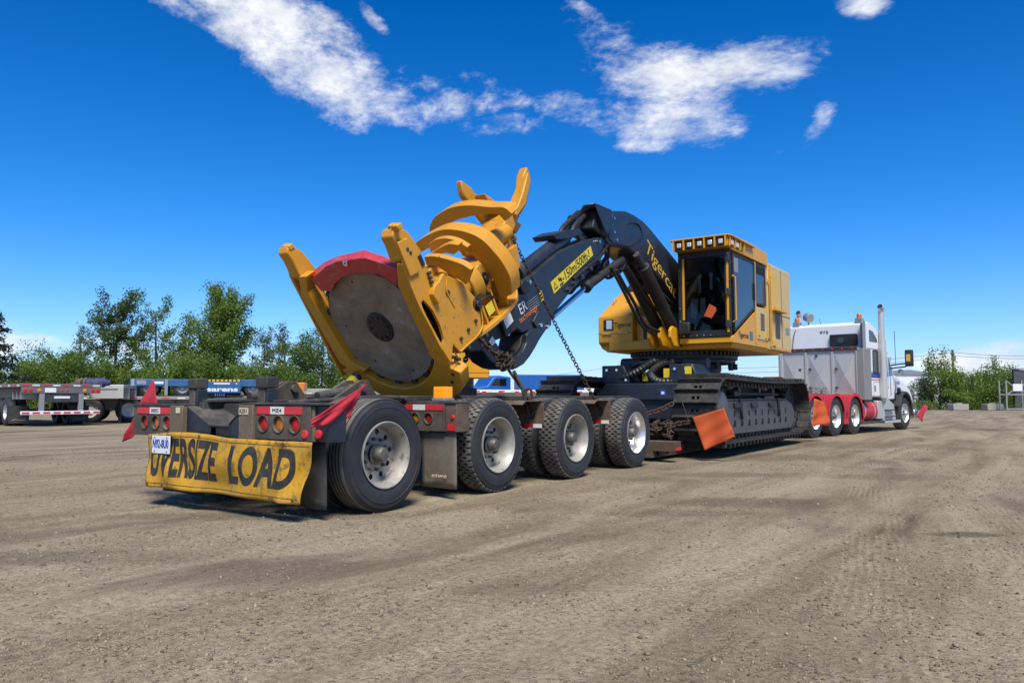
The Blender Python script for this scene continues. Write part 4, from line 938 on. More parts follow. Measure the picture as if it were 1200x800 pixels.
# ---- stick
ST = [(6.17,3.74),(6.39,3.67),(6.39,3.57),(6.14,3.34),(5.11,2.66),(4.55,2.22),(4.53,2.11),(4.39,2.05),(4.15,2.03),(3.78,1.94),(3.48,2.06),(3.36,2.36),(3.61,2.62),(3.89,2.71),(4.84,3.28),(5.67,3.59)]
stick = MB().prism(ST, 'x', -.24, .24).build('stick', 'navy', mach, X=MX, bevel=.02, seg=3)
MB().prism([(4.52,2.32),(4.5,2.1),(4.35,2.04),(4.12,2.03),(4.01,2.12),(4.15,2.29)], 'x', .243, .275).build('stick_plate', 'navy', stick, X=MX, bevel=.006)
for q in [(4.2,2.08),(4.39,2.07),(3.48,2.45),(3.91,2.68),(6.02,3.62)]: MB().cyl((.243, *q), (.295, *q), .030, 12).build('bolt', 'chrome', stick, X=MX)
LQ = [(4.53,2.75),(5.78,3.51),(5.86,3.37),(4.63,2.59)]
lb = MB().prism(LQ, 'x', .242, .246).build('warning_strip', 'label_yellow', stick, X=MX, label='yellow safety distance strip with black lettering')
ctr = Vector((0, sum(p[0] for p in LQ) / 4, sum(p[1] for p in LQ) / 4)); dr_ = Vector((0, LQ[1][0] - LQ[0][0], LQ[1][1] - LQ[0][1])); up_ = Vector((0, LQ[0][0] - LQ[3][0], LQ[0][1] - LQ[3][1])); L_ = dr_.length
du = dr_.normalized()
mtext('-150m/500ft-!', .20, 'inkclean', lb, ctr + du * .12 + Vector((.2485, 0, 0)), dr_, up_, fit=L_ * .68)
tri = [(-.05, -.05), (.05, -.05), (0, .05)]
def lab_pt(u, v): return ctr + du * u + up_.normalized() * v
tp = ctr - du * (L_ * .43)
for (s, m_) in ((1.25, 'inkclean'), (.85, 'label_yellow')):
    MB().add([tp + du * (a * s) + up_.normalized() * (b_ * s) + Vector((.248 + (.002 if s < 1 else 0), 0, 0)) for a, b_ in tri], [(0, 1, 2)]).build('warning_triangle', m_, lb, X=MX)
mtext('!', .07, 'inkclean', lb, tp + Vector((.2515, 0, 0)), dr_, up_)
tp = ctr - du * (L_ * .31)
MB().tube([tp + du * a + up_.normalized() * b_ + Vector((.249, 0, 0)) for a, b_ in ((-.05, .06), (-.02, .0), (0, .05), (.02, -.02), (.05, .02))], .010, 5).tube([tp + du * a + up_.normalized() * b_ + Vector((.249, 0, 0)) for a, b_ in ((-.05, -.06), (.06, -.06))], .012, 5).build('tree_symbol', 'inkclean', lb, X=MX)
mtext('ER', .22, 'white', stick, (.246, *[(3.79,2.3)][0]), dr_, up_, fit=.20)
e0, e1 = [(3.7,2.1),(4.15,2.35)]
mtext('technology', .12, 'orange_print', stick, (.246, (e0[0] + e1[0]) / 2, (e0[1] + e1[1]) / 2), (0, e1[0] - e0[0], e1[1] - e0[1]), up_, fit=math.dist(e0, e1))
for k in range(5):
    q0, q1 = [(3.88,2.37),(4.15,2.51)]
    d_ = Vector((0, q0[0], q0[1])) - up_.normalized() * (.035 * k); e_ = Vector((0, q1[0], q1[1])) - up_.normalized() * (.035 * k)
    MB().beam(d_ + Vector((.246, 0, 0)), e_ + Vector((.246, 0, 0)), .004, .008, up=(1, 0, 0)).build('logo_line', 'grey', stick, X=MX)
MB().prism([(4.2,2.57),(4.27,2.6),(4.36,2.46),(4.27,2.43)], 'x', .242, .247).build('warning_label', 'label_yellow', stick, X=MX)
# cylinder along the top of the stick, with its guard plate
a0, a1 = [(5.26,3.58),(4,2.86)]
cy = MB().cyl((.06, *a0), (.06, *a1), .115, 24).build('stick_cylinder', 'navy', stick, X=MX, bevel=.012)
MB().cyl((.02, a1[0] + .05, a1[1] + .03), (.02, a1[0] - .08, a1[1] - .05), .145, 24).build('cylinder_head', 'dark', cy, X=MX, bevel=.012)
a2 = [(3.35,2.46)][0]
MB().cyl((.02, *a1), (.02, *a2), .055, 16).build('piston_rod', 'dark', cy, X=MX)
MB().prism([(4.7,3.51),(4.98,3.63),(5.52,3.75),(5.63,3.69),(5.11,3.52),(4.78,3.45)], 'x', -.2, .2).build('guard_plate', 'navy', stick, X=MX, bevel=.008)
for x in (-.1, .12):
    MB().tube(bez([(x, *q) for q in [(5.99,4.16),(5.73,3.98),(5.47,3.79),(5.36,3.64),(5.2,3.49)]], 6), .045, 10).build('hydraulic_hose', 'hose', boom, X=MX)
# twin cylinders under the stick
for x in (.18, -.14):
    q = [(7.05,3.47),(5.77,2.85),(4.68,2.25)]
    c_ = MB().cyl((x, *q[0]), (x, *q[1]), .075, 20).build('tilt_cylinder', 'black', stick, X=MX, bevel=.01)
    MB().cyl((x, q[1][0] + .05, q[1][1] + .035), (x, q[1][0] - .06, q[1][1] - .045), .095, 20).build('cylinder_head', 'black', c_, X=MX, bevel=.01)
    MB().cyl((x, *q[1]), (x, *q[2]), .042, 16).build('piston_rod', 'chrome', c_, X=MX)
for k, ps in enumerate(([(6.34,3.61),(6.09,3.39),(5.68,3.16),(5.18,2.88)], [(6.18,3.59),(5.88,3.31),(5.45,3.01),(4.89,2.74)], [(6.65,3.67),(6.65,3.49),(6.46,3.24),(6.71,3.17),(7.11,3.28),(7.35,3.5)], [(6.56,3.65),(6.68,3.49),(6.43,3.27),(6.74,3.12),(7.14,3.31),(7.39,3.6)], [(6.05,3.4),(5.76,3.19),(5.36,2.95)])):
    MB().tube(bez([(.26 - .07 * k, *q) for q in ps], 8), .028, 8).build('hydraulic_hose', 'hose', stick, X=MX)
for i in range(5):
    q = [(6.02,3.29),(5.72,3.12),(5.44,2.95),(5.19,2.81),(5.01,2.69)][i]; MB().cyl((.2, *q), (.30, *q), .035, 10).build('hose_fitting', 'dark', stick, X=MX)
# boom lift cylinders with hoses
for x in (.0, .30):
    q = [(9.17,2.25),(7.66,3.43),(7.18,3.74)]
    lc = MB().cyl((x, *q[0]), (x, *q[1]), .12, 22).build('lift_cylinder', 'black', mach, X=MX, bevel=.015)
    MB().cyl((x, *q[1]), (x, q[1][0] + (q[2][0] - q[1][0]) * .6, q[1][1] + (q[2][1] - q[1][1]) * .6), .065, 16).build('piston_rod', 'dark', lc, X=MX)
    MB().cyl((x - .12, *q[0]), (x + .12, *q[0]), .11, 18).build('pivot_pin', 'black', lc, X=MX, bevel=.01)
for k, ps in enumerate(([(6.58,3.22),(7,2.91),(7.41,2.62),(7.72,2.37),(8.33,2.28)], [(6.45,3.25),(6.87,2.93),(7.3,2.59),(7.68,2.33),(8.21,2.21)], [(7.46,3.44),(7.97,3.19),(8.67,2.91),(9.52,2.75)], [(7.25,3.38),(7.74,3.1),(8.34,2.77),(9.08,2.61)])):
    MB().tube(bez([(.30 - .04 * k if k != 1 else .27, *q) for q in ps], 8), .032 if k < 2 else .024, 8).build('hydraulic_hose', 'hose', mach, X=MX)
for k in range(3):
    q0, q1 = [(7.61,3.36),(9.53,2.82)]
    MB().cyl((.22 - .09 * k, q0[0], q0[1] - .03 * k), (.22 - .09 * k, q1[0], q1[1]), .018, 8).build('hydraulic_pipe', 'dark', mach, X=MX)
# ---- rotator at the end of the stick
WB = [(2.12,1.84),(2.4,2.02),(3,2.29),(3.38,2.41),(3.58,2),(3.32,1.86),(3,1.77),(2.72,1.62),(2.46,1.61),(2.17,1.7)]
wr = MB().prism(WB, 'x', -.26, .30).build('rotator_housing', 'black', mach, X=MX, bevel=.02)
MB().prism([(3.06,2.15),(3.38,2.28),(3.52,1.99),(3.22,1.84)], 'x', .30, .36).build('valve_cover', 'black', wr, X=MX, bevel=.012)
MB().prism([(3.14,2.07),(3.3,2.18),(3.38,2.07),(3.22,1.95)], 'x', .361, .366).build('white_label', 'white', wr, X=MX)
MB().prism([(2.89,1.76),(2.97,1.84),(3.05,1.77),(2.97,1.71)], 'x', .305, .31).build('white_label', 'white', wr, X=MX)
for q in [(2.64,2.01),(2.68,1.92),(2.79,1.94),(2.84,1.85),(2.55,2.07),(2.38,1.82),(2.75,1.77),(3.21,2.21),(2.26,1.77),(2.47,1.67)]: MB().cyl((.30, *q), (.325, *q), .026, 10).build('bolt', 'grey', wr, X=MX)
MB().tube(bez([(.33, *q) for q in [(2.36,1.98),(2.63,2.09),(2.9,2.21),(3.1,2.31),(3.15,2.39),(3.08,2.42)]], 6), .05, 10).build('hydraulic_hose', 'hose', wr, X=MX)
MB().tube(bez([(.1, *q) for q in [(3.12,2.53),(3.41,2.6),(3.64,2.62),(3.85,2.57),(3.73,2.41)]], 6), .06, 10).tube(bez([(.25, *q) for q in [(2.99,2.4),(3.19,2.48),(3.41,2.62),(3.59,2.69)]], 6), .05, 10).build('hydraulic_hose', 'hose', wr, X=MX)
MB().cyl((-.3, *[(3.73,2.58)][0]), (.33, *[(3.73,2.58)][0]), .10, 20).build('pivot_pin', 'black', wr, X=MX, bevel=.01)
MB().prism([(2.15,1.72),(2.72,1.78),(2.76,1.67),(2.51,1.61),(2.37,1.63)], 'x', -.2, .32).build('rotator_base', 'dark', wr, X=MX, bevel=.012)
# curved link under the stick's end
HK = [(2.73,1.67),(2.84,1.61),(2.99,1.5),(3.2,1.43),(3.38,1.41),(3.58,1.43),(3.77,1.5),(3.92,1.61),(4.06,1.74),(4.19,1.88),(4.4,2.06),(4.15,2.04),(3.95,2),(3.84,1.92),(3.84,1.8),(3.75,1.69),(3.62,1.61),(3.46,1.59),(3.3,1.62),(3.18,1.69),(3.12,1.76),(2.93,1.73)]
MB().prism(HK, 'x', -.05, .28).build('curved_link', 'navy', mach, X=MX, bevel=.02, seg=3)
HK2 = [(3.36,1.59),(3.5,1.56),(3.64,1.57),(3.77,1.64),(3.86,1.75),(3.88,1.9),(3.81,1.92),(3.75,1.77),(3.64,1.67),(3.5,1.63)]
MB().prism(HK2, 'x', -.16, .22).build('link_pad', 'black', mach, X=MX, bevel=.006)

for y in (9.15, 10.3): MB().box((CX1 + .018, y, 3.0), (CX1 + .035, y + .03, 3.35)).build('window_latch', 'black', cab, X=MX, bevel=.004)
MB().tube([(CX1 + .01, 9.0, 2.45), (CX1 + .07, 9.0, 2.48), (CX1 + .07, 9.0, 3.3), (CX1 + .01, 9.0, 3.33)], .014, 8).build('hand_rail', 'yellow', cab, X=MX)
MB().tube([(CX1 + .02, 11.24, 2.3), (CX1 + .09, 11.24, 2.34), (CX1 + .09, 11.24, 3.5), (CX1 + .02, 11.24, 3.54)], .016, 8).build('hand_rail', 'yellow', cab, X=MX)
for z in (2.35, 3.0, 3.6): MB().box((1.533, 11.40, z), (1.55, 11.46, z + .12)).build('hinge', 'gold', eng, X=MX, bevel=.004)
MB().box((1.521, 12.25, 2.12), (1.527, 12.262, 3.86)).build('panel_seam', 'dark', eng, X=MX)
MB().box((1.521, 11.44, 2.84), (1.526, 12.95, 2.852)).build('panel_seam', 'dark', eng, X=MX)
mb = MB()
for i in range(9):
    for z in (2.14, 3.84): mb.cyl((1.52, 11.5 + i * .17, z), (1.53, 11.5 + i * .17, z), .012, 6)
mb.build('rivets', 'beige', eng, X=MX)['kind'] = 'stuff'
MB().box((1.521, 12.55, 2.45), (1.526, 12.85, 2.60)).build('notice', 'grey', eng, X=MX)

# ---------------------------------------------------------------- felling head hung on the boom, resting on the trailer's rear
HA = Vector((.02858799, .81865304, .57357644)); HB = Vector((-.02001753, -.57322703, .81915204)); HS = Vector((-.99939083, .0348995, 0))
HC = Vector((0, 1.22, 1.85))
HM = Matrix(((HS.x, HB.x, HA.x, HC.x), (HS.y, HB.y, HA.y, HC.y), (HS.z, HB.z, HA.z, HC.z), (0, 0, 0, 1)))
head = thing('felling_head', 'yellow disc saw felling head with curved grab arms, tilted over the trailer rear', 'felling head', mat=HM)
def hp(x, y, z): return HM @ Vector((x, y, z))
# saw disc (local z runs from the disc up the tower)
mb = MB(); mb.lathe([(.012, .001), (.012, .70), (.0, .735), (-.02, .742), (-.032, .735), (-.026, .69), (-.012, .62), (-.010, .001)], 96, 'z', (0, 0, 0), closed=False)
blade = mb.build('saw_disc', 'blade', head, ang=25)
for i in range(18):
    a = 2 * math.pi * i / 18
    Xt = Matrix.Rotation(a, 4, 'Z')
    MB().box((.728, -.035, -.034), (.785, .035, .022), 0, Xt).build('saw_tooth', 'dark', blade, bevel=.006)
mb = MB(); mb.lathe([(-.008, .001), (-.034, .001), (-.036, .15), (-.030, .185), (-.008, .195)], 40, 'z', closed=False)
hub = mb.build('saw_hub', 'black', blade)
for i in range(10):
    a = 2 * math.pi * i / 10; MB().cyl((.14 * math.cos(a), .14 * math.sin(a), -.030), (.14 * math.cos(a), .14 * math.sin(a), -.052), .016, 6).build('hub_bolt', 'dark', hub)
for (x, y) in ((.10, .60), (-.42, .48), (.55, .05), (.35, -.45), (-.2, -.6)): MB().cyl((x, y, -.012), (x, y, -.0165), .014, 12).build('disc_hole', 'black', blade)
# pan above the disc
mb = MB(); mb.lathe([(.05, .001), (.05, .82), (.30, .70), (.30, .001)], 48, 'z', closed=False); mb.build('saw_pan', 'black', head)
# red guard over the open part of the disc
go = [(0.57,0.75),(0.3,0.86),(0.09,0.9),(-0.15,0.9),(-0.37,0.89),(-0.56,0.81),(-0.76,0.71)]
gi = [(0.39,0.57),(0.29,0.64),(0.13,0.7),(-0.03,0.73),(-0.22,0.73),(-0.46,0.68),(-0.65,0.52)]
gt = [(0.87,0.73),(0.55,0.84),(0.28,0.89),(0.04,0.9),(-0.19,0.91),(-0.39,0.82),(-0.62,0.71)]
gv = [(p[0], p[1], -.10) for p in go] + [(p[0], p[1], -.10) for p in gi] + [(p[0], p[1], .10) for p in gt] + [(p[0], p[1], .07) for p in gi]
k = len(go); gf = []
for i in range(k - 1): gf += [(i, i + 1, k + i + 1, k + i), (i, 2 * k + i, 2 * k + i + 1, i + 1), (2 * k + i, 3 * k + i, 3 * k + i + 1, 2 * k + i + 1), (k + i, k + i + 1, 3 * k + i + 1, 3 * k + i)]
gf += [(0, k, 3 * k, 2 * k), (k - 1, 3 * k - 1, 4 * k - 1, 2 * k - 1)]
mb = MB(); mb.add(gv, gf); gd = mb.build('red_guard', 'redguard', head, bevel=.006, ang=20)
lf = [(0.65,0.74),(0.57,0.57),(0.41,0.55),(0.31,0.62),(0.34,0.84)]
MB().prism(lf, 'z', -.095, .05).build('guard_end', 'redguard', gd, bevel=.005)
(bx, by), = [(-0.06,0.87)]
MB().lathe([(-.105, .035), (-.125, .035), (-.125, .014), (-.105, .014)], 16, 'z', (bx, by, 0)).build('guard_ring', 'chrome', gd)
# the two prongs either side of the disc
def prong(sgn, under, tip, side, holes, outx, inx):
    lab = 'prong'
    p = MB().prism(under, 'z', -.125, .03 if sgn > 0 else -.095).build(lab, 'head_yellow', head, bevel=.012)
    MB().prism(tip[0], 'x', min(outx, inx), max(outx, inx)).build('prong_tip', 'head_yellow', p, bevel=.016)
    MB().prism(side, 'x', outx - .02, outx + .02).build('prong_plate', 'head_yellow', p, bevel=.008)
    for (y, z) in holes: MB().cyl((outx - .024, y, z), (outx + .024, y, z), .022, 12).build('prong_bolt', 'dark', p)
    return p
farU = [(0.79,0.8),(0.66,0.79),(0.78,0.59),(0.75,0.36),(0.7,-0.02),(0.65,-0.4),(0.46,-0.51),(0.54,-0.56),(0.75,-0.48),(0.85,-0.39),(0.89,0.09),(0.92,0.56)]
fp = prong(1, farU, [[(.60, .02), (.72, .17), (1.02, .10), (1.14, .0), (1.16, -.06), (1.10, -.11), (1.0, -.09), (.80, -.10)]],
      [(-.62, -.10), (-.62, .10), (-.3, .22), (.5, .24), (.72, .19), (1.02, .10), (1.04, -.02), (.80, -.10)], [(.93, -.02), (.87, .0)], .97, .80)
nearU = [(-0.8,0.78),(-0.92,0.77),(-0.88,0.65),(-0.86,0.42),(-0.87,0.11),(-0.9,-0.21),(-0.94,-0.45),(-0.85,-0.51),(-0.72,-0.45),(-0.68,-0.34),(-0.68,0.04),(-0.68,0.53)]
npg = prong(-1, nearU, [[(.66, .02), (.74, .22), (1.02, .14), (1.12, .04), (1.13, -.03), (1.07, -.09), (.98, -.08), (.80, -.10)]],
      [(-.55, -.1), (-.60, .0), (-.5, .05), (-.46, .10)], [], -.88, -.70)
# near side plate with the long oval opening and the arched outer edge
OUT = [(1,0.05),(0.73,0.11),(0.37,0.23),(0.22,0.08),(0.05,0.11),(-0.09,0.14),(-0.3,0.08),(-0.4,-0.01),(-0.49,-0.11),(-0.28,-0.13),(0,-0.15),(0.28,-0.17),(0.56,-0.16),(0.83,-0.16),(0.96,-0.14)]
HL = [(0.38,-0.11),(0.31,-0.07),(0.16,-0.01),(-0.02,-0),(-0.17,-0.02),(-0.27,-0.06),(-0.18,-0.11),(-0.02,-0.15),(0.17,-0.15)]
ccx, ccz = sum(p[0] for p in HL) / len(HL), sum(p[1] for p in HL) / len(HL)
k = 36; HOLE = []; OUTS = []
for j in range(k):
    t_ = 2 * math.pi * j / k; c, s_ = math.cos(t_), math.sin(t_)
    for poly, res in ((HL, HOLE), (OUT, OUTS)):
        best = 9
        for a, b in zip(poly, poly[1:] + poly[:1]):
            den = c * (b[1] - a[1]) - s_ * (b[0] - a[0])
            if abs(den) < 1e-9: continue
            q = ((a[0] - ccx) * (b[1] - a[1]) - (a[1] - ccz) * (b[0] - a[0])) / den; w_ = ((a[0] - ccx) * s_ - (a[1] - ccz) * c) / den
            if q > 0 and -1e-6 <= w_ <= 1 + 1e-6: best = min(best, q)
        res.append((ccx + best * c, ccz + best * s_))
MB().ring(OUTS, HOLE, 'x', -.90, -.865).build('prong_plate', 'head_yellow', npg, bevel=.006)
MB().prism([(0.39,0.21),(0.31,0.24),(0.18,0.05),(0.32,0.03),(0.38,0.1)], 'x', -.96, -.89).build('prong_gusset', 'head_yellow', npg, bevel=.01)
MB().prism([(1.0, -.10), (.62, -.14), (.60, .02), (.98, .05)], 'x', -.93, -.90).build('prong_pad', 'head_yellow', npg, bevel=.01)
for (y, z) in ((.88, -.02), (.83, .0), (.52, .14), (.47, .13), (.42, .12), (-.45, .0), (-.50, .03)): MB().cyl((-.86, y, z), (-.937, y, z), .020, 12).build('prong_bolt', 'dark', npg)
MB().box((-.912, .62, .10), (-.899, .74, .15)).build('plate_slot', 'black', npg)
mb = MB()
for q in range(5): mb.tube(bez([(-.80, .35 - .1 * q, .12), (-.76, .1 - .08 * q, .2), (-.80, -.2 + .05 * q, .1)], 6), .022, 6)
mb.build('hydraulic_hose', 'hose', head)
for s in (1, -1):
    for i in range(3): MB().box((s * .88 - .09 + i * .065, 1.10, -.06 + .02 * i), (s * .88 - .04 + i * .065, 1.165, .02 + .02 * i)).build('tip_tooth', 'head_yellow', fp if s > 0 else npg, bevel=.012)
# curved foot joining the prongs round the back of the disc
arc_i = [(.80 * math.cos(R(a)), .80 * math.sin(R(a))) for a in range(212, 329, 6)]
arc_o = [(-.98, -.60), (-.90, -.80), (-.70, -.96), (-.35, -1.04), (.05, -1.02), (.45, -.90), (.72, -.72), (.93, -.52)]
foot = MB().prism(arc_i + arc_o[::-1], 'z', -.09, .08).build('foot_plate', 'head_yellow', head, bevel=.014)
MB().prism([(.62 * math.cos(R(a)) * 1.12, .62 * math.sin(R(a)) * 1.12) for a in range(200, 341, 6)] + arc_i[::-1], 'z', .03, .10).build('foot_rim', 'head_yellow', foot)
for x, y in ((-.80, -.72), (-.86, -.62), (-.70, -.84), (.62, -.72)): MB().cyl((x, y, -.085), (x, y, -.098), .022, 12).build('foot_bolt', 'dark', foot)
# tower body
BP = [(-.70, .22), (.10, .30), (.30, .58), (.33, .93), (.15, 1.28), (-.10, 1.42), (-.20, 2.5), (-.48, 2.4), (-.66, 1.89), (-.60, 1.2), (-.66, .6)]
tw = MB().prism(BP, 'x', -.36, .40).build('tower', 'head_yellow', head, bevel=.012)
MB().cyl((-.36, -.12, .52), (-.36, -.02, 1.02), .30, 36, .26).build('arm_cylinder_housing', 'head_yellow', tw, bevel=.03, seg=3)
MB().lathe([(.98, .30), (1.16, .34), (1.16, .24), (.98, .24)], 40, 'z', (-.34, -.10, .05)).build('pivot_band', 'head_yellow', tw, bevel=.012)
MB().prism([(-.62, .35), (-.60, .85), (-.30, 1.0), (.05, .86), (.30, .62), (.20, .30), (-.2, .20)], 'x', -.66, -.60).build('side_gusset', 'head_yellow', tw, bevel=.014)
MB().cyl((-.61, .08, .55), (-.675, .08, .55), .035, 6).build('gusset_bolt', 'dark', tw)
MB().cyl((-.58, -.30, .95), (-.66, -.30, .95), .10, 24).cyl((-.66, -.30, .95), (-.70, -.30, .95), .05, 16).build('drive_motor', 'black', tw, bevel=.01)
MB().cyl((-.42, -.18, 1.42), (-.52, -.18, 1.42), .085, 22).cyl((-.52, -.18, 1.42), (-.55, -.18, 1.42), .035, 12).build('pin_socket', 'black', tw, bevel=.008)
MB().prism([(-.32, 1.28), (-.02, 1.28), (.02, 1.42), (-.05, 1.58), (-.25, 1.60), (-.36, 1.50)], 'x', -.50, -.36).build('pin_boss', 'head_yellow', tw, bevel=.02)
for pts in ([(-.365, -.60, .62), (-.365, -.55, 1.2), (-.365, -.62, 1.85)], [(-.665, -.60, .36), (-.665, -.58, .84), (-.665, -.30, .99)], [(-.905, .44, .335), (-.905, .36, .395), (-.905, .22, .295), (-.905, .0, .31)], [(.95, -.60, .09), (.95, -.3, .21), (.95, .5, .23)], [(-.60, -.62, .34), (-.60, .1, .25), (-.60, .2, .30)]):
    P = bez(pts, 26); MB().tube(P, [.010 + .003 * (i % 2) for i in range(len(P))], 6).build('weld_bead', 'head_yellow', tw, ang=80)
for q in range(3): MB().tube(bez([(-.50 + .03 * q, -.55, 1.5), (-.62 + .02 * q, -.35 + .06 * q, 1.25), (-.60, -.30 + .08 * q, .98)], 8), .020, 7).build('hydraulic_hose', 'hose', tw)
for z in (.45, .62, .80): MB().cyl((-.66, -.52 + .1 * z, z), (-.682, -.52 + .1 * z, z), .024, 6).build('gusset_bolt', 'dark', tw)
# saddle flange towards the boom
SD = bez([(-.46, -.62, .62), (-.50, -.66, 1.0), (-.50, -.68, 1.4), (-.46, -.66, 1.75), (-.40, -.50, 1.92)], 8)
mb = MB()
vs = []
for q in SD: vs += [q + Vector((-.16, .03, 0)), q + Vector((-.16, -.03, 0)), q + Vector((.95, -.03, 0)), q + Vector((.95, .03, 0))]
n_ = len(SD); mb.add(vs, [(4 * i + j, 4 * i + (j + 1) % 4, 4 * i + 4 + (j + 1) % 4, 4 * i + 4 + j) for i in range(n_ - 1) for j in range(4)] + [(3, 2, 1, 0), (4 * n_ - 4, 4 * n_ - 3, 4 * n_ - 2, 4 * n_ - 1)])
mb.build('saddle', 'head_yellow', head, bevel=.01)
for z in (1.05, 1.3, 1.55): MB().prism([(-.64, z), (-.40, z + .02), (-.30, z + .06), (-.64, z + .04)], 'x', -.60, -.30).build('saddle_rib', 'head_yellow', head, bevel=.006)
MB().prism([(-.56, 1.12), (-.42, 1.12), (-.42, 1.27), (-.56, 1.27)], 'x', -.612, -.604).build('yellow_label', 'label_yellow', head)
# grab arms: curved plates lying across the tower
def arm(pts_o, pts_i, z, th, name):
    o = bez([(p[0], p[1], 0) for p in pts_o], 6); i_ = bez([(p[0], p[1], 0) for p in pts_i], 6)
    return MB().prism([(p.x, p.y) for p in o] + [(p.x, p.y) for p in reversed(i_)], 'z', z, z + th).build(name, 'head_yellow', head, bevel=.006, ang=30)
arm([(0.59,0.31),(0.44,0.4),(0.21,0.47),(-0.03,0.51),(-0.24,0.49),(-0.47,0.41),(-0.63,0.29),(-0.74,0.1),(-0.8,-0.06),(-0.82,-0.26),(-0.75,-0.48)], [(0.64,0.21),(0.45,0.25),(0.22,0.3),(-0.04,0.3),(-0.24,0.22),(-0.39,0.09),(-0.51,-0.11),(-0.55,-0.33),(-0.52,-0.55)], 1.52, .22, 'grab_arm')
arm([(0.7,0.37),(0.57,0.48),(0.41,0.54),(0.22,0.58),(0.01,0.58),(-0.19,0.55),(-0.42,0.49),(-0.63,0.45),(-0.72,0.35)], [(0.74,0.3),(0.45,0.33),(0.22,0.39),(-0.01,0.41),(-0.3,0.4),(-0.49,0.38),(-0.57,0.26)], 2.15, .19, 'grab_arm')
arm([(-0.3,0.46),(-0.45,0.45),(-0.63,0.39),(-0.8,0.31),(-0.91,0.22)], [(-0.28,0.35),(-0.43,0.31),(-0.56,0.2),(-0.68,0.11),(-0.74,0.04)], .80, .08, 'collecting_arm')
arm([(-0.2,0.4),(-0.35,0.45),(-0.52,0.48),(-0.65,0.45)], [(-0.27,0.36),(-0.41,0.37),(-0.53,0.34),(-0.61,0.39)], 1.05, .10, 'collecting_arm')
arm([(0.03,0.43),(-0.1,0.47),(-0.27,0.47),(-0.43,0.41),(-0.55,0.31)], [(0.06,0.31),(-0.1,0.35),(-0.25,0.36),(-0.36,0.31),(-0.45,0.21)], 1.30, .08, 'collecting_arm')
# tower top with the two pointed horns
TT = [(0.55,3.52),(0.45,3.53),(0.33,3.49),(0.11,3.21),(0.02,2.9),(-0.08,2.68),(-0.16,2.49),(-0.32,2.28),(-0.36,2),(-0.12,2.03),(-0.01,2.24),(0.22,2.85),(0.24,3.01),(0.35,3.25),(0.48,3.37)]
horn = MB().prism(TT, 'x', -.24, -.10).build('horn', 'head_yellow', head, bevel=.02, seg=2)
MB().prism([(0.5,3.41),(0.34,3.37),(0.14,3.1),(0.08,2.79),(0.14,2.79),(0.31,3.13)], 'x', -.30, -.22).build('horn_rib', 'head_yellow', horn, bevel=.015)
MB().prism([(0.16,3.05),(0.06,2.71),(-0.06,2.35),(-0.14,2.09),(-0.02,1.96),(0,2.28),(0.11,2.67)], 'x', -.10, .22).build('horn_box', 'head_yellow', horn, bevel=.015)
F2 = [(0.81,2.56),(0.76,2.61),(0.64,2.71),(0.5,2.77),(0.4,2.84),(0.19,2.98),(-0.11,3.16),(-0.42,3.3),(-0.52,3.03),(-0.21,2.84),(0.1,2.72),(0.39,2.6),(0.59,2.5),(0.68,2.51)]
MB().prism(F2, 'x', .20, .30).build('horn', 'head_yellow', head, bevel=.02)
MB().prism([(0.52,2.71),(0.38,2.84),(-0.21,3.26),(-0.26,3.07),(0.4,2.72)], 'x', .02, .22).build('horn_flange', 'head_yellow', head, bevel=.01)
q0, q1 = [(0.04,2.11),(0,2.5)]
MB().cyl((-.26, *q0), (-.26, *q1), .115, 24).cyl((-.26, *q1), (-.26, q1[0], q1[1] + .03), .06, 16).build('arm_pivot', 'head_yellow', head, bevel=.02, seg=3)
MB().prism([(-0.12,2.41),(-0.13,2.57),(-0.35,2.46),(-0.51,2.21),(-0.52,2.04),(-0.33,2.12)], 'x', -.26, .10).build('tower_spine', 'head_yellow', head, bevel=.015)
MB().prism([(-0.13,2.36),(-0.15,2.42),(-0.24,2.31),(-0.23,2.24)], 'x', -.272, -.266).build('warning_decal', 'white', head)
# ---------------------------------------------------------------- tie-down chains: every link is modelled
def chain(pts, name, label, mat='chain', link_l=.062, wire=.009, group=None):
    P = [Vector(p) for p in pts]; L = [0.]
    for a, b in zip(P, P[1:]): L.append(L[-1] + (b - a).length)
    n = max(2, int(L[-1] / (link_l * .72))); mb = MB(); j = 0
    for kx in range(n):
        s_ = L[-1] * (kx + .5) / n
        while L[j + 1] < s_: j += 1
        f = (s_ - L[j]) / (L[j + 1] - L[j]); c = P[j].lerp(P[j + 1], f); d = (P[j + 1] - P[j]).normalized()
        a = d.orthogonal().normalized(); b = d.cross(a)
        if kx % 2: a, b = b, a
        a = (a + b * .35).normalized()
        lp = []
        for t_ in range(10):
            u = 2 * math.pi * t_ / 10; cu, su = math.cos(u), math.sin(u)
            lp.append(c + d * (link_l / 2 * (abs(cu) ** .7) * (1 if cu > 0 else -1)) + a * (link_l * .33 * su))
        mb.tube(lp, wire, 5, closed=True)
    o = mb.build(name, mat); tag(o, label, 'chain', group); return o
HOOK = hp(-.27, -.02, 2.55)
chain(sag(HOOK, (1.17, 4.33, .86), .03), 'tie_down_chain', 'long dark chain from the felling head down to the bracket ahead of the third wheel', link_l=.064, wire=.0072, group='chains holding down the load')
chain(sag(HOOK, (-.3, *[(3.82,2.67)][0]), .03), 'tie_down_chain', 'dark chain hanging from the felling head down behind the boom', link_l=.064, wire=.0072, group='chains holding down the load')
RC0 = Vector((.46, *[(2.08,2.05)][0])); RC1 = Vector((.9, *[(2.43,1.46)][0]))
chain(sag(RC0, RC1, .05), 'rusty_chain', 'rusty brown chain crossing the black rotator down to its binder', link_l=.075, wire=.012, group='chains holding down the load')
RC2 = Vector((1.16, 2.60, .96))
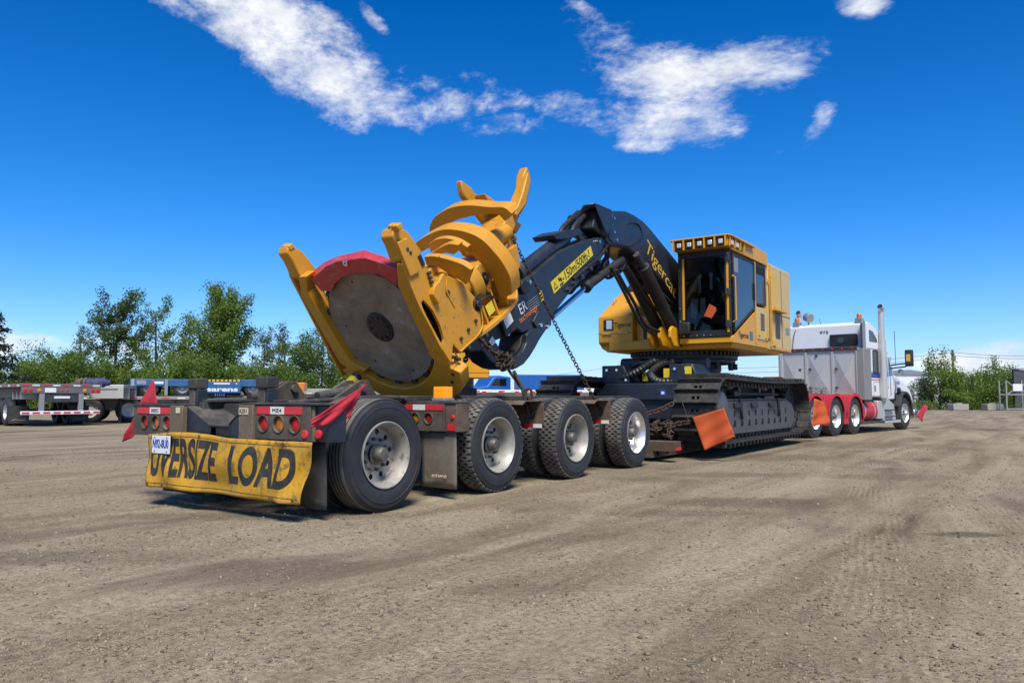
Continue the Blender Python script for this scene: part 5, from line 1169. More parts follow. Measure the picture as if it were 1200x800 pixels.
mb = MB(); mb.tube(bez([RC1, RC1 + Vector((.02, .03, -.08)), RC2.lerp(RC1, .45), RC2 + Vector((-.02, -.05, .16))], 8), .018, 8)
mb.tube(bez([RC1.lerp(RC2, .25) + Vector((.03, 0, .02)), RC1.lerp(RC2, .6) + Vector((.03, -.02, .0)), RC1.lerp(RC2, .72) + Vector((.04, 0, -.16))], 6), .022, 8)
tag(mb.build('chain_binder', 'framedark'), 'steel ratchet binder between the rusty chain and the trailer bracket', 'chain binder')
rr = random.Random(8); pts = []
for i in range(26): pts.append(RC1 + Vector((rr.uniform(-.09, .09), rr.uniform(-.09, .09), rr.uniform(-.10, .12))))
chain(pts, 'chain_bundle', 'knot of rusty spare chain wrapped round the binder', link_l=.07, wire=.012)
chain([RC2 + Vector((0, -.05, .17)), RC2 + Vector((0, -.05, .05)), RC2 + Vector((.02, -.03, -.12))], 'bracket_chain', 'short rusty chain hooked through the bracket behind the third wheel', link_l=.11, wire=.018)
chain(sag((.30, *[(2.47,1.62)][0]), (.40, 2.05, 1.02), .01), 'rotator_chain', 'dark chain hanging from the black rotator to the trailer deck beside the beacon', link_l=.07, wire=.013, group='chains holding down the load')
chain(bez([(1.35, 7.18, .62), (1.25, 6.95, .60), (1.05, 6.6, .52), (.75, 6.42, .50)], 6), 'track_chain', 'loose rusty chain from the near track to the drop of the trailer', link_l=.10, wire=.014)
pts = []
for i in range(40): pts.append(Vector((.72 + .5 * rr.random(), 6.5 + .35 * rr.random(), .36 + .30 * rr.random() ** 1.6)))
chain(pts, 'spare_chain', 'heap of loose chain piled in front of the near track', link_l=.085, wire=.013)
chain(sag((.4, 6.45, .78), (1.08, 7.1, .93), .10), 'track_chain', 'chain stretched from the trailer deck to the upper rim of the near track', link_l=.10, wire=.014)
# ---------------------------------------------------------------- banner and flags
BZ0, BZ1 = .165, .67
def bpos(u, v):
    """u 0..1 left to right, v 0..1 bottom to top: a slack vinyl sheet"""
    x = -1.12 + 2.43 * u - .10 * u * (1 - v) + .03 * (1 - u) * (1 - v)
    z = BZ0 + (BZ1 - BZ0) * v + (.035 * math.sin(math.pi * min(1, u * 1.9)) * v if u < .53 else 0) - .02 * u * (1 - v) * 0
    y = -.868 - .022 * math.sin(9 * u + 3 * v) * (1 - .7 * v) - .018 * math.sin(21 * u - 5 * v + 1) * (1 - v) * .8 - .012 * math.sin(40 * u * (1 - u) + 8 * v) - .03 * (1 - v)
    y -= .03 * math.exp(-((u - .88) / .035 + (v - .5) * 1.2) ** 2) + .018 * math.exp(-((u - .36) / .02) ** 2)
    return Vector((x, y, z))
banner = MB().grid(lambda u, v: bpos(u, v), 90, 24).build('oversize_load_banner', 'banner', solid=.004, ang=60)
tag(banner, 'yellow vinyl oversize load banner tied under the rear bumper', 'banner')
def sheet_text(body, u0, u1, v0, v1):
    me = textmesh(body, 1., 0., 0., 1., .034, 10)
    b = bmesh.new(); b.from_mesh(me); bmesh.ops.triangulate(b, faces=b.faces)
    for _ in range(3):
        es = [e for e in b.edges if e.calc_length() > .12]
        if es: bmesh.ops.subdivide_edges(b, edges=es, cuts=1)
        bmesh.ops.triangulate(b, faces=[f for f in b.faces if len(f.verts) > 3])
    b.to_mesh(me); b.free()
    xs = [v.co.x for v in me.vertices]; ys = [v.co.y for v in me.vertices]; x0, x1, y0, y1 = min(xs), max(xs), min(ys), max(ys)
    for v in me.vertices:
        u = u0 + (u1 - u0) * (v.co.x - x0) / (x1 - x0); w = v0 + (v1 - v0) * (v.co.y - y0) / (y1 - y0)
        p = bpos(u, w); du = (bpos(u + .003, w) - p).normalized(); dv = (bpos(u, w + .003) - p).normalized()
        v.co = p + du.cross(dv) * .004
    me.materials.clear(); me.materials.append(M['ink']); link('lettering', me, banner)
sheet_text('OVERSIZE', .02, .475, .20, .90); sheet_text('LOAD', .555, .935, .20, .88)
for u, v in ((.35, .95), (.86, .95), (.03, .05), (.12, .05), (.97, .06), (.83, .06)):
    p = bpos(u, v); MB().cyl(p + Vector((0, -.003, 0)), p + Vector((0, -.009, 0)), .013, 10).build('grommet', 'rust', banner)
MB().add([bpos(u, .93) + Vector((0, -.005, 0)) for u in np.linspace(.01, .99, 40)] + [bpos(u, .92) + Vector((0, -.005, 0)) for u in np.linspace(.01, .99, 40)], [(i, i + 1, 41 + i, 40 + i) for i in range(39)]).build('stitching', 'rust', banner)
MB().add([bpos(u, .085) + Vector((0, -.005, 0)) for u in np.linspace(.01, .99, 40)] + [bpos(u, .075) + Vector((0, -.005, 0)) for u in np.linspace(.01, .99, 40)], [(i, i + 1, 41 + i, 40 + i) for i in range(39)]).build('stitching', 'rust', banner)
def cloth(name, label, corners, mat, nu=16, nv=12, wave=.03, fr=9., group=None, cat='flag', wdir=(0, -1, 0), ph=0.):
    """four corners, bent like hanging cloth"""
    c = [Vector(q) for q in corners]; w = Vector(wdir)
    def fn(u, v):
        p = c[0].lerp(c[1], u).lerp(c[3].lerp(c[2], u), v)
        return p + w * (wave * (math.sin(fr * u + 2.2 * v + ph) + .5 * math.sin(fr * 1.9 * v + 3 * u + ph)) * (.25 + .75 * v))
    o = MB().grid(fn, nu, nv).build(name, mat, solid=.005, ang=80); tag(o, label, cat, group); return o
G_RED = 'red flags marking the wide load'
fl = [(1.60, -.35), ]
F_ = [Vector((1.42 - .0015 * i, *q)) for i, q in enumerate([(-0.99,0.86),(-0.37,1.16),(-0.78,0.81),(-0.99,0.8),(-0.37,1.16),(-0.56,0.86),(-0.68,0.89)])]
cloth('red_flag', 'red flag stretched on a wire over the near rear tyre', [F_[0], F_[1], F_[2], F_[3]], 'redflag', 24, 10, .016, 8, G_RED, wdir=(1, -.3, 0))
cloth('red_flag_tail', 'torn tail of the red flag lying against the rear tyre', [F_[4] - Vector((.03, 0, 0)), F_[4] - Vector((.028, 0, .01)), F_[5] - Vector((.03, 0, 0)), F_[6] - Vector((.03, 0, 0))], 'redflag', 8, 14, .014, 6, G_RED, wdir=(1, 0, 0))
cloth('red_flag', 'red flag standing up at the far left end of the rear bumper', [(-1.40, -.70, 1.215), (-1.38, -.70, 1.215), (-1.22, -.74, .965), (-1.52, -.76, .955)], 'redflag', 8, 10, .012, 5, G_RED)
cloth('red_flag', 'red flag drooping below the far left bumper end', [(-1.58, -.76, .88), (-1.56, -.70, .90), (-1.50, -.75, .68), (-1.76, -.80, .565)], 'redflag', 8, 10, .02, 6, G_RED)
MB_ = MB().tube(bez([(1.20, 7.16, 1.02), (1.32, 7.05, .80), (1.42, 6.98, .60)], 6), .006, 5)
of = cloth('orange_flag', 'square orange flag wired to the near track of the machine', [(1.46, 7.0, .70), (1.98, 7.05, .86), (2.14, 7.1, .40), (1.66, 7.0, .165)], 'orange', 22, 22, .020, 8, 'orange flags on the track', wdir=(.5, -1, 0))
MB_.build('flag_wire', 'dark', of)
cloth('orange_flag', 'orange flag hanging at the front end of the near track', [(1.86, 13.55, 1.0), (2.0, 13.9, .92), (2.1, 14.0, .40), (1.80, 13.4, .36)], 'orange', 12, 16, .03, 7, 'orange flags on the track', wdir=(1, 0, 0))

# ---------------------------------------------------------------- highway tractor pulling the trailer (local: x=0 its right side, y forward)
truck = thing('highway_tractor', 'white three-axle sleeper truck with red fenders and a polished headache rack', 'truck', (1.5, 15.2, 0), R(-9))
XC = -1.22
tr_t = TY_LUG; Y_ST = 7.1
for y in (0., 1.37, 2.74):
    make_wheel(truck, (0, y, TR), TY_LUG, RIM_SHINY, 1); make_wheel(truck, (-.63, y, TR), TY_LUG, RIM_DEEP, -1)
    make_wheel(truck, (-2.44, y, TR), TY_LUG, RIM_SHINY, -1); make_wheel(truck, (-1.81, y, TR), TY_LUG, RIM_DEEP, 1)
    MB().cyl((-2.3, y, TR), (-.1, y, TR), .08, 12).build('axle', 'black', truck)
RIM_ST = rim_mesh(False, 'wheel', ['alu_bright', 'alu_bright']); PROTO.append(RIM_ST)
make_wheel(truck, (0, Y_ST, TR), TY_RIB, RIM_ST, 1).rotation_euler.z = R(-3); make_wheel(truck, (-2.44, Y_ST, TR), TY_RIB, RIM_ST, -1)
# red half-round fenders
for y in (0., 1.37, 2.74):
    for x0, x1 in ((-.66, .03), (-2.47, -1.78)):
        n = 20; rr_ = TR + .085; o = [(y + rr_ * math.cos(R(a)), TR + rr_ * math.sin(R(a))) for a in np.linspace(-18 if y > 2 else -5, 190 if y < 1 else 185, n)]
        i_ = [(y + (rr_ - .014) * math.cos(R(a)), TR + (rr_ - .014) * math.sin(R(a))) for a in np.linspace(-18 if y > 2 else -5, 190 if y < 1 else 185, n)]
        f = MB().prism(o + i_[::-1], 'x', x0, x1).build('fender', 'red', truck, bevel=.004)
        e = [(y + (rr_ + .02) * math.cos(R(a)), TR + (rr_ + .02) * math.sin(R(a))) for a in np.linspace(-5, 185, n)]; e2 = [(y + (rr_ - .055) * math.cos(R(a)), TR + (rr_ - .055) * math.sin(R(a))) for a in np.linspace(-5, 185, n)]
        MB().prism(e + e2[::-1], 'x', x1 - .015 if x1 > -1 else x0, x1 + .004 if x1 > -1 else x0 + .015).build('fender_lip', 'red', f)
for y in (.685, 2.055):
    MB().prism([(y - .19, TR - .22), (y - .10, TR + .55), (y + .10, TR + .55), (y + .19, TR - .22)], 'x', -.02, .012).build('fender_web', 'red', truck, bevel=.01)
    MB().box((.013, y - .09, TR + .02), (.018, y + .09, TR + .09)).build('fender_plate', 'black', truck)
# chassis
for x in (-.85, -1.6): MB().box((x - .05, -.6, .72), (x + .05, 8.0, .98)).build('chassis_rail', 'black', truck, bevel=.006)
MB().box((-1.75, .3, 1.02), (-.7, 1.9, 1.12)).cyl((XC, 1.1, 1.10), (XC, 1.1, 1.18), .48, 28).build('fifth_wheel', 'black', truck, bevel=.01)['kind'] = 'stuff'
# headache rack with polished quilted panels
HY = 3.30
rk = MB().box((-2.36, HY, .93), (-.05, HY + .05, 2.44)).build('headache_rack', 'alu', truck, bevel=.008)
PX = [(-2.30, -1.60), (-1.53, -.82), (-.75, -.12)]
for a, b in PX:
    m_ = (a + b) / 2; zb, zt = 1.02, 2.34; zm = (zb + zt) / 2; y0 = HY - .006
    P_ = {'a': (a, zb), 'b': (b, zb), 'c': (b, zt), 'd': (a, zt), 'm': (m_, zm), 'l': (a, zm), 'r': (b, zm), 't': (m_, zt), 'o': (m_, zb)}
    for tri_ in (('d', 'c', 'm'), ('c', 'b', 'm'), ('b', 'a', 'm'), ('a', 'd', 'm')):
        v = [(P_[q][0], y0 - (.085 if q == 'm' else 0), P_[q][1]) for q in tri_] + [(P_[q][0], y0 + .004, P_[q][1]) for q in tri_]
        MB().add(v, [(0, 1, 2), (3, 5, 4), (0, 3, 4, 1), (1, 4, 5, 2), (2, 5, 3, 0)]).build('quilted_facet', 'quilt', rk, bevel=.004, seg=1)
for x in (-2.33, -1.565, -.785, -.085): MB().box((x - .034, HY - .045, .96), (x + .034, HY, 2.36)).build('rack_post', 'alu', rk, bevel=.006)
MB().box((-2.36, HY - .05, .86), (-.05, HY + .02, 1.0)).build('rack_foot', 'rackdark', rk, bevel=.006)
lbq = MB().box((-2.32, HY - .055, 2.38), (-.08, HY + .0, 2.48)).build('light_bar', 'dark', rk, bevel=.004)
for i in range(8): MB().cyl((-2.18 + i * .28, HY - .055, 2.43), (-2.18 + i * .28, HY - .075, 2.43), .03, 12, .018).build('marker_light', 'lens_red', lbq)
for (x, z) in ((-1.25, 2.25), (-1.45, 1.85), (-.68, 1.85), (-1.45, 1.3), (-.68, 1.3), (-1.75, 1.85)): MB().box((x - .04, HY - .06, z - .03), (x + .04, HY - .045, z + .03)).build('latch', 'dark', rk, bevel=.004)
for s_ in ((-.08, .10), (-2.42, -2.36)):
    MB().box((s_[0], HY - .05, .95), (s_[1], HY + .55, 3.16 if 0 else 2.42)).build('rack_side', 'rackdark', rk, bevel=.01)
# sleeper
SL = [(3.88, 1.03), (3.88, 3.20), (4.05, 3.26), (4.35, 3.24), (4.8, 3.10), (5.25, 2.86), (5.52, 2.62), (5.60, 2.45), (5.60, 1.03)]
slp = MB().prism(SL, 'x', -2.39, -.05).build('sleeper', 'white', truck, bevel=.05, seg=3)
for x in (-2.37, -.06): MB().prism([(3.55, 1.05), (3.55, 3.12), (3.75, 3.30), (3.90, 3.24), (3.90, 1.05)], 'x', x - .02, x + .02).build('side_fairing', 'grey', slp, bevel=.008)
MB().box((-.035, 3.50, 1.05), (-.012, 3.57, 3.18)).build('fairing_edge', 'dark', slp, bevel=.004)
wv = MB().prism([(4.20, 2.68), (4.20, 3.02), (4.50, 2.98), (4.82, 2.78), (4.86, 2.68)], 'x', -.06, -.038).build('sleeper_window', 'blueglass', slp, bevel=.004)
MB().ring(rrect(4.66, 2.08, .46, .72, .06), rrect(4.66, 2.08, .38, .64, .05), 'x', -.06, -.035).build('window_frame', 'black', slp)
MB().box((-.06, 4.45, 1.76), (-.042, 4.87, 2.40)).build('sleeper_window', 'blueglass', slp, bevel=.01)
MB().box((-.06, 3.97, 1.60), (-.046, 5.59, 1.75)).build('side_stripe', 'stripe', slp); MB().box((-.06, 3.97, 1.53), (-.046, 5.59, 1.555)).build('side_stripe', 'tape_red', slp)
MB().ring(rrect(4.70, 1.26, .52, .46, .05), rrect(4.70, 1.26, .50, .44, .045), 'x', -.06, -.046).build('locker_door', 'grey', slp)
MB().box((-.05, 4.52, 1.20), (-.035, 4.58, 1.38)).build('locker_handle', 'black', slp, bevel=.006)
MB().cyl((-.05, 4.10, 1.16), (-.03, 4.10, 1.16), .04, 12).build('side_marker', 'lens_amber', slp)
for i, (tx, z) in enumerate((('15000', 1.42), ('7200', 1.30), ('KG', 1.17))): text(tx, .08, 'inkclean', slp, (-.046, 5.28, z), (0, 1, 0), (0, 0, 1), fit=.26)
text('975', .12, 'inkclean', slp, (-1.24, 3.872, 2.98), (1, 0, 0), (0, 0, 1), fit=.26)
vt = MB().prism(rrect(-.66, 2.72, .80, .36, .04), 'y', 3.80, 3.89).build('sleeper_vent', 'black', slp, bevel=.015)
MB().lathe([(3.79, .001), (3.785, .06), (3.79, .10), (3.80, .10)], 20, 'y', (-.72, 0, 2.72), closed=False).build('vent_fan', 'blueglass', vt)
for x in (-2.12, -.24):
    bb = MB().box((x - .10, 3.90, 3.18), (x + .10, 4.08, 3.36)).build('beacon_bracket', 'grey', slp, bevel=.01)
    MB().lathe([(3.36, .001), (3.36, .075), (3.46, .07), (3.50, .04), (3.505, .001)], 20, 'z', (x, 3.99, 0), closed=False).build('beacon', 'beacon_off', bb)
MB().cyl((-1.80, 4.1, 3.25), (-1.78, 4.05, 3.50), .03, 8).cyl((-1.86, 4.1, 3.52), (-1.70, 4.0, 3.46), .14, 20).build('satellite_dish', 'grey', slp, bevel=.01)
MB().cyl((-1.45, 4.2, 3.2), (-1.50, 4.2, 3.45), .008, 6).build('aerial', 'black', slp)
MB().tube(bez([(-2.2, 3.87, 2.2), (-2.2, 3.82, 2.6), (-2.15, 3.82, 2.95), (-2.12, 3.87, 3.1)], 6), .012, 6).build('wiring', 'black', slp)
# day cab, bonnet, front
cb = MB().prism([(5.60, .95), (5.60, 2.48), (5.75, 2.50), (6.15, 2.40), (6.55, 1.75), (6.55, .95)], 'x', -2.30, -.12).build('day_cab', 'white', truck, bevel=.04, seg=3)
MB().prism([(5.72, 1.65), (5.72, 2.28), (6.10, 2.26), (6.36, 1.72)], 'x', -.13, -.108).build('door_window', 'blueglass', cb, bevel=.004)
MB().box((-2.2, 6.20, 1.74), (-.22, 6.52, 2.3)).build('windscreen', 'glass', cb, X=T(0, .08, 0))
MB().box((-.118, 5.66, 1.30), (-.09, 5.80, 1.36)).build('door_handle', 'chrome', cb, bevel=.008)
HDP = [(6.55, .75), (6.55, 1.74), (7.0, 1.68), (7.6, 1.50), (8.05, 1.30), (8.32, 1.02), (8.36, .62), (7.85, .62), (7.75, .95), (7.55, 1.13), (7.1, 1.18), (6.65, 1.10), (6.55, .95)]
hd = MB().prism(HDP, 'x', -2.30, -.10).build('bonnet', 'white', truck, bevel=.09, seg=4)
ar_o = [(Y_ST + .68 * math.cos(R(a)), TR + .02 + .68 * math.sin(R(a))) for a in range(-8, 172, 9)]; ar_i = [(Y_ST + .60 * math.cos(R(a)), TR + .02 + .60 * math.sin(R(a))) for a in range(-8, 172, 9)]
for x in ((-.30, .06), (-2.50, -2.15)): MB().prism(ar_o + ar_i[::-1], 'x', *x).build('wheel_arch', 'flap', hd, bevel=.02)
text('625', .12, 'inkclean', hd, (-.094, 6.85, 1.48), (0, 1, 0), (0, 0, 1), fit=.3)
MB().box((-2.42, 8.2, .32), (-.02, 8.55, .62)).build('front_bumper', 'alu_bright', truck, bevel=.04)
MB().box((-.16, 6.72, 1.15), (-.02, 6.86, 1.33)).build('bonnet_mirror', 'black', hd, bevel=.03)
# exhaust stacks with heat shields
for x in (.04, -2.48):
    st_ = MB().cyl((x, 5.02, .95), (x, 5.02, 3.55), .085, 24).tube(bez([(x, 5.02, 3.5), (x, 5.02, 3.62), (x + .02, 4.98, 3.70), (x + .02, 4.90, 3.76)], 6), .085, 20).build('exhaust_stack', 'alu', truck)
    MB().tube([(x + .02, 4.91, 3.755), (x + .02, 4.89, 3.765)], .075, 20).build('stack_mouth', 'black', st_)
    MB().ring(circ(x, 5.02, .115, 20), circ(x, 5.02, .10, 20), 'z', 1.0, 2.75).build('heat_shield', 'alu', st_)
    MB().box((x - .1 if x > -1 else x, 5.10, 1.0), (x if x > -1 else x + .1, 5.16, 2.9)).build('stack_bracket', 'dark', st_)
MB().tube(bez([(-.6, 5.6, .85), (-.2, 5.3, .80), (.02, 5.05, .90), (.04, 5.02, 1.1)], 6), .07, 14).build('exhaust_elbow', 'alu', truck)
# tanks, steps
tkk = MB().cyl((-.32, 3.45, .62), (-.32, 5.1, .62), .31, 28).build('fuel_tank', 'red', truck, bevel=.02)
for y in (3.55, 4.35, 4.98): MB().ring(circ(-.32, .62, .322, 28), circ(-.32, .62, .305, 28), 'y', y, y + .08).build('tank_strap', 'alu_bright', tkk)
MB().box((-.62, 4.62, .38), (.0, 5.15, .92)).build('battery_box', 'alu', truck, bevel=.02)
MB().prism([(5.2, .28), (5.2, .95), (5.75, .98), (6.25, .80), (6.42, .28)], 'x', -.45, -.06).build('step_fairing', 'alu', truck, bevel=.015)
MB().prism([(5.15, .24), (6.50, .24), (6.46, .32), (5.15, .30)], 'x', -.30, .06).build('cab_step', 'alu', truck, bevel=.01)
MB().box((-.55, 3.2, .26), (.0, 6.4, .33)).build('side_skirt', 'dark', truck, bevel=.006)
MB().box((-2.3, 3.9, .8), (-.15, 6.6, 1.0)).build('cab_floor', 'black', truck)
# mirrors, aerial, grab rails
mr = MB().box((.28, 6.30, 1.98), (.52, 6.40, 2.50)).build('mirror', 'black', truck, bevel=.03)
MB().box((.31, 6.293, 2.05), (.49, 6.299, 2.44)).build('mirror_glass', 'blueglass', mr); MB().box((.33, 6.288, 2.14), (.45, 6.292, 2.36)).build('mirror_reflection', 'gold', mr, bevel=0)  # golden reflection in the mirror, painted as a small gold plate
for z in (1.98, 2.08): MB().cyl((-.12, 6.30, z - .05), (.30, 6.36, z), .022, 8).build('mirror_arm', 'black', mr)
MB().lathe([(6.40, .001), (6.42, .09), (6.45, .001)], 18, 'y', (.12, 0, 1.82), closed=False).build('convex_mirror', 'alu_bright', mr)
MB().cyl((.05, 6.2, 2.0), (.04, 6.2, 3.1), .010, 6).build('aerial', 'dark', truck)
MB().tube([(.0, 5.55, 1.3), (.03, 5.52, 1.35), (.03, 5.52, 2.35), (.0, 5.55, 2.4)], .015, 6).build('grab_rail', 'chrome', truck)
cloth('red_flag', 'small red flag on a stick ahead of the truck front wheel', [tuple(truck.matrix_basis @ Vector(p)) for p in ((.02, 8.2, .42), (.06, 9.0, .80), (.12, 9.05, .72), (.08, 8.55, .18))], 'redflag', 12, 8, .02, 6, G_RED, wdir=(1, 0, 0))
fs_ = MB().cyl(truck.matrix_basis @ Vector((.0, 7.9, .42)), truck.matrix_basis @ Vector((.06, 9.05, .83)), .015, 8).build('flag_stick', 'black'); tag(fs_, 'black stick carrying the red flag at the truck front', 'flag stick')

for z in (1.78, 2.46): MB().box((-.049, 3.95, z), (-.044, 5.58, z + .012)).build('panel_seam', 'greypaint', slp)
for y in (4.98,): MB().box((-.049, y, 1.06), (-.044, y + .012, 2.44)).build('panel_seam', 'greypaint', slp)
mb = MB()
for i in range(14):
    for x in (-2.30, -1.60, -1.53, -.82, -.75, -.12): mb.cyl((x, HY - .048, 1.03 + i * .1), (x, HY - .056, 1.03 + i * .1), .011, 6)
mb.build('rivets', 'alu_bright', rk)['kind'] = 'stuff'
for k, (c_, x) in enumerate((('black', -1.0), ('black', -1.3))):
    P = [Vector((x + .07 * math.cos(a), HY - .15 - .45 * i / 60, 1.25 - .25 * math.sin(math.pi * i / 60) + .07 * math.sin(a))) for i, a in ((i, i * .9) for i in range(61))]
    MB().tube(P, .009, 5).build('air_line', c_, truck)
MB().box((-2.2, -.6, .985), (-.25, 3.25, 1.0)).build('deck_plate', 'alu', truck)
MB().tube([(-.02, 5.75, 1.05), (.02, 5.75, 1.1), (.02, 5.75, 1.9), (-.02, 5.75, 1.95)], .014, 6).build('grab_rail', 'chrome', truck)
for z in (.42, .62): MB().box((-.06, 5.35, z), (.03, 6.05, z + .03)).build('step_tread', 'dark', truck)
for y in (-.45,): MB().box((-.62, y - .35, .12), (.0, y - .34, .72)).build('mud_flap', 'flap', truck)

# ---------------------------------------------------------------- the yard's far side
CAMX, CAMY, YAW = 6.22, -5.08, R(34.8)
def far(px, d, z=0.):
    """world point d metres ahead of the viewpoint and (px-600)/890*d metres to the right"""
    x = (px - 600) / 890 * d
    return Vector((CAMX + x * math.cos(YAW) - d * math.sin(YAW), CAMY + x * math.sin(YAW) + d * math.cos(YAW), z))
def leafmat(name, cols, trans=.45):
    m, t, b = newmat(name); isl = t.node('ShaderNodeNewGeometry').outputs['Random Per Island']
    c = t.ramp(isl, [(0, cols[0]), (.5, cols[1]), (1, cols[2])]); setin(t, b, 'Base Color', c); setin(t, b, 'Roughness', .6)
    tl = t.node('ShaderNodeBsdfTranslucent', {'Color': t.mix(1., c, (1.1, 1.25, .5), 'MULTIPLY')}); mx = t.node('ShaderNodeMixShader', {0: trans, 1: b.outputs[0], 2: tl.outputs[0]})
    o = [n for n in t.n if n.type == 'OUTPUT_MATERIAL'][0]; t.l.new(mx.outputs[0], o.inputs[0]); return m
M['leaf'] = leafmat('leaves_green', [(.075, .125, .022), (.118, .185, .034), (.175, .250, .055)])
M['leaf_bright'] = leafmat('leaves_bright_green', [(.105, .160, .022), (.155, .225, .034), (.215, .290, .06)])
M['leaf_dark'] = leafmat('leaves_dark_green', [(.055, .088, .022), (.085, .130, .030), (.120, .175, .045)])
M['leaf_grey'] = leafmat('leaves_grey_green', [(.085, .125, .058), (.130, .175, .085), (.18, .230, .125)])
M['needle'] = leafmat('needles_dark', [(.010, .022, .012), (.018, .034, .018), (.028, .046, .024)], .1)
M['bark'] = surf('tree_bark', (.085, .068, .050), .9, var=.3, bump=.3)
def leaves(name, mat, parent, centres, per, sig, size, seed, upright=.0):
    rng = np.random.default_rng(seed); C_ = np.repeat(np.array(centres), per, 0); N = len(C_)
    P_ = C_ + rng.normal(0, 1, (N, 3)) * np.array([sig, sig, sig * (.8 + upright)])
    d = rng.normal(0, 1, (N, 3)); d[:, 2] += upright * 1.2; d /= np.linalg.norm(d, axis=1)[:, None]
    e = np.cross(d, rng.normal(0, 1, (N, 3))); e /= np.linalg.norm(e, axis=1)[:, None]
    s_ = size * rng.uniform(.6, 1.4, (N, 1)); a = d * s_; b = e * s_ * .62
    V = np.stack([P_ - a, P_ - a * .1 + b, P_ + a, P_ - a * .1 - b], 1).reshape(-1, 3)
    me = bpy.data.meshes.new(name); me.vertices.add(len(V)); me.vertices.foreach_set('co', V.ravel().astype(np.float32))
    me.loops.add(N * 4); me.loops.foreach_set('vertex_index', np.arange(N * 4, dtype=np.int32)); me.polygons.add(N); me.polygons.foreach_set('loop_start', np.arange(0, N * 4, 4, dtype=np.int32)); me.update(calc_edges=True)
    me.materials.append(M[mat]); return link(name, me, parent)
def tree(name, label, px, d, h, w, mat, shape, seed, per=34, ncl=150, sig=.30, size=.11, cat='tree', group=None, base=.22, bark='bark', spires=0):
    rr = random.Random(seed); loc = far(px, d); t = thing(name, label, cat, loc, rr.uniform(0, 6), group)
    tr = MB(); cen = []
    bend = (.03 * h * rr.uniform(-1, 1), .03 * h * rr.uniform(-1, 1))
    tr.tube(bez([(0, 0, -.05), (bend[0], bend[1], h * .35), (bend[0] * .5, -bend[1] * .6, h * .6), (0, 0, h * .84)], 5), [h * .017 * (1 - .9 * i / 15) + .012 for i in range(16)], 7)
    up = {'column': 1.35, 'cone': .25, 'round': .8, 'shrub': .9}[shape]
    def env(u):
        if shape == 'cone': return (1.04 - u) ** .85
        if shape == 'column': return (.40 + .62 * math.sin(math.pi * min(1, u * .78 + .16))) * (1.0 - u ** 4 * .75)
        if shape == 'shrub': return math.sqrt(max(.03, 1 - u ** 2))
        return math.sqrt(max(.04, 1 - (2 * u - .9) ** 2 / 1.3))
    nbr = max(14, int(ncl / 4.2)); made = 0
    heavy = [rr.uniform(0, 6.28) for _ in range(3)]
    for k in range(nbr):
        f0 = base + (.97 - base) * ((k + rr.random()) / nbr) ** .9
        a = rr.choice(heavy) + rr.gauss(0, .7) if rr.random() < .5 else rr.uniform(0, 6.28)
        z0 = h * max(.03, f0 - .16 * rr.random() - .05); L = w / 2 * env(min(1, max(0, (f0 - base) / (1 - base)))) * rr.uniform(.55, 1.12) + .1
        rise = L * up * rr.uniform(.6, 1.3) + .12 * h * (f0 > .85)
        if z0 + rise > h * 1.02: rise = max(.15, h * 1.02 - z0)
        n_ = max(3, int((L + rise) / .34)); pts = []
        for i in range(n_ + 1):
            g = i / n_; q = g ** .8 if shape in ('column', 'round') else g
            pts.append((L * q * math.cos(a), L * q * math.sin(a), z0 + rise * (g ** 1.35 if shape != 'cone' else g)))
        tr.tube([pts[0], pts[n_ // 2], pts[-1]], [.011 + .004 * h / 4, .009, .004], 5)
        for i in range(n_ + 1):
            g = i / n_
            if g < .30 and shape != 'shrub': continue
            if rr.random() < .14: continue
            p = pts[i]; j = .10 + .10 * (1 - g); cen.append((p[0] + rr.gauss(0, j), p[1] + rr.gauss(0, j), p[2] + rr.gauss(0, j)))
            if rr.random() < .5: cen.append((p[0] + rr.gauss(0, .22), p[1] + rr.gauss(0, .22), p[2] + rr.gauss(0, .18)))
    tr.build('trunk', bark, t)
    leaves('crown', mat, t, cen, max(12, int(per * .95)), sig * .68, size * .72, seed, .35 if shape in ('column', 'cone') else .1); return t
GT = 'trees along the yard edge'
# far left: dark conifer at the frame's edge
t = thing('conifer_tree', 'dark conifer reaching in at the left edge behind the parked trailers', 'tree', far(-26, 46), 0)
MB().cyl((0, 0, 0), (0, 0, 7.4), .16, 8, .03).build('trunk', 'bark', t)
rr = random.Random(2); cen = []
for i in range(26):
    z = 2.2 + 5 * (i / 26); L = 2.3 * (1.05 - (z - 2) / 6.2) + rr.uniform(-.3, .4); a = rr.uniform(0, 6.28) if i % 3 else R(34.8) + rr.uniform(-.4, .4)
    for k in range(9): f = (k + 1) / 9; cen.append((L * f * math.cos(a) + rr.gauss(0, .08), L * f * math.sin(a) + rr.gauss(0, .08), z + .25 * f - .25 * f * f))
leaves('crown', 'needle', t, cen, 26, .14, .09, 3)
tree('broadleaf_tree', 'thin sparse tree leaning left of the tallest dark tree', 92, 62, 7.0, 3.4, 'leaf_dark', 'round', 11, 26, 62, .26, .10, base=.45, spires=3)
tree('broadleaf_tree', 'thin bare-twigged young tree above the leftmost bushes', 40, 62, 5.4, 3.0, 'leaf_grey', 'round', 12, 14, 46, .26, .09, base=.4, spires=4)
tree('broadleaf_tree', 'tall dense dark green tree left of the airy one', 134, 60, 9.1, 4.2, 'leaf_dark', 'round', 13, 40, 150, .30, .12, base=.28, spires=5)
tree('broadleaf_tree', 'tall airy tree with gaps in its crown, right of the dark one', 181, 60, 8.8, 4.2, 'leaf', 'round', 14, 30, 100, .28, .11, base=.25, spires=4)
tree('poplar_tree', 'slim pointed tree between the airy tree and the big poplar', 221, 62, 7.7, 2.6, 'leaf_bright', 'column', 15, 34, 95, .26, .11, base=.2, spires=3)
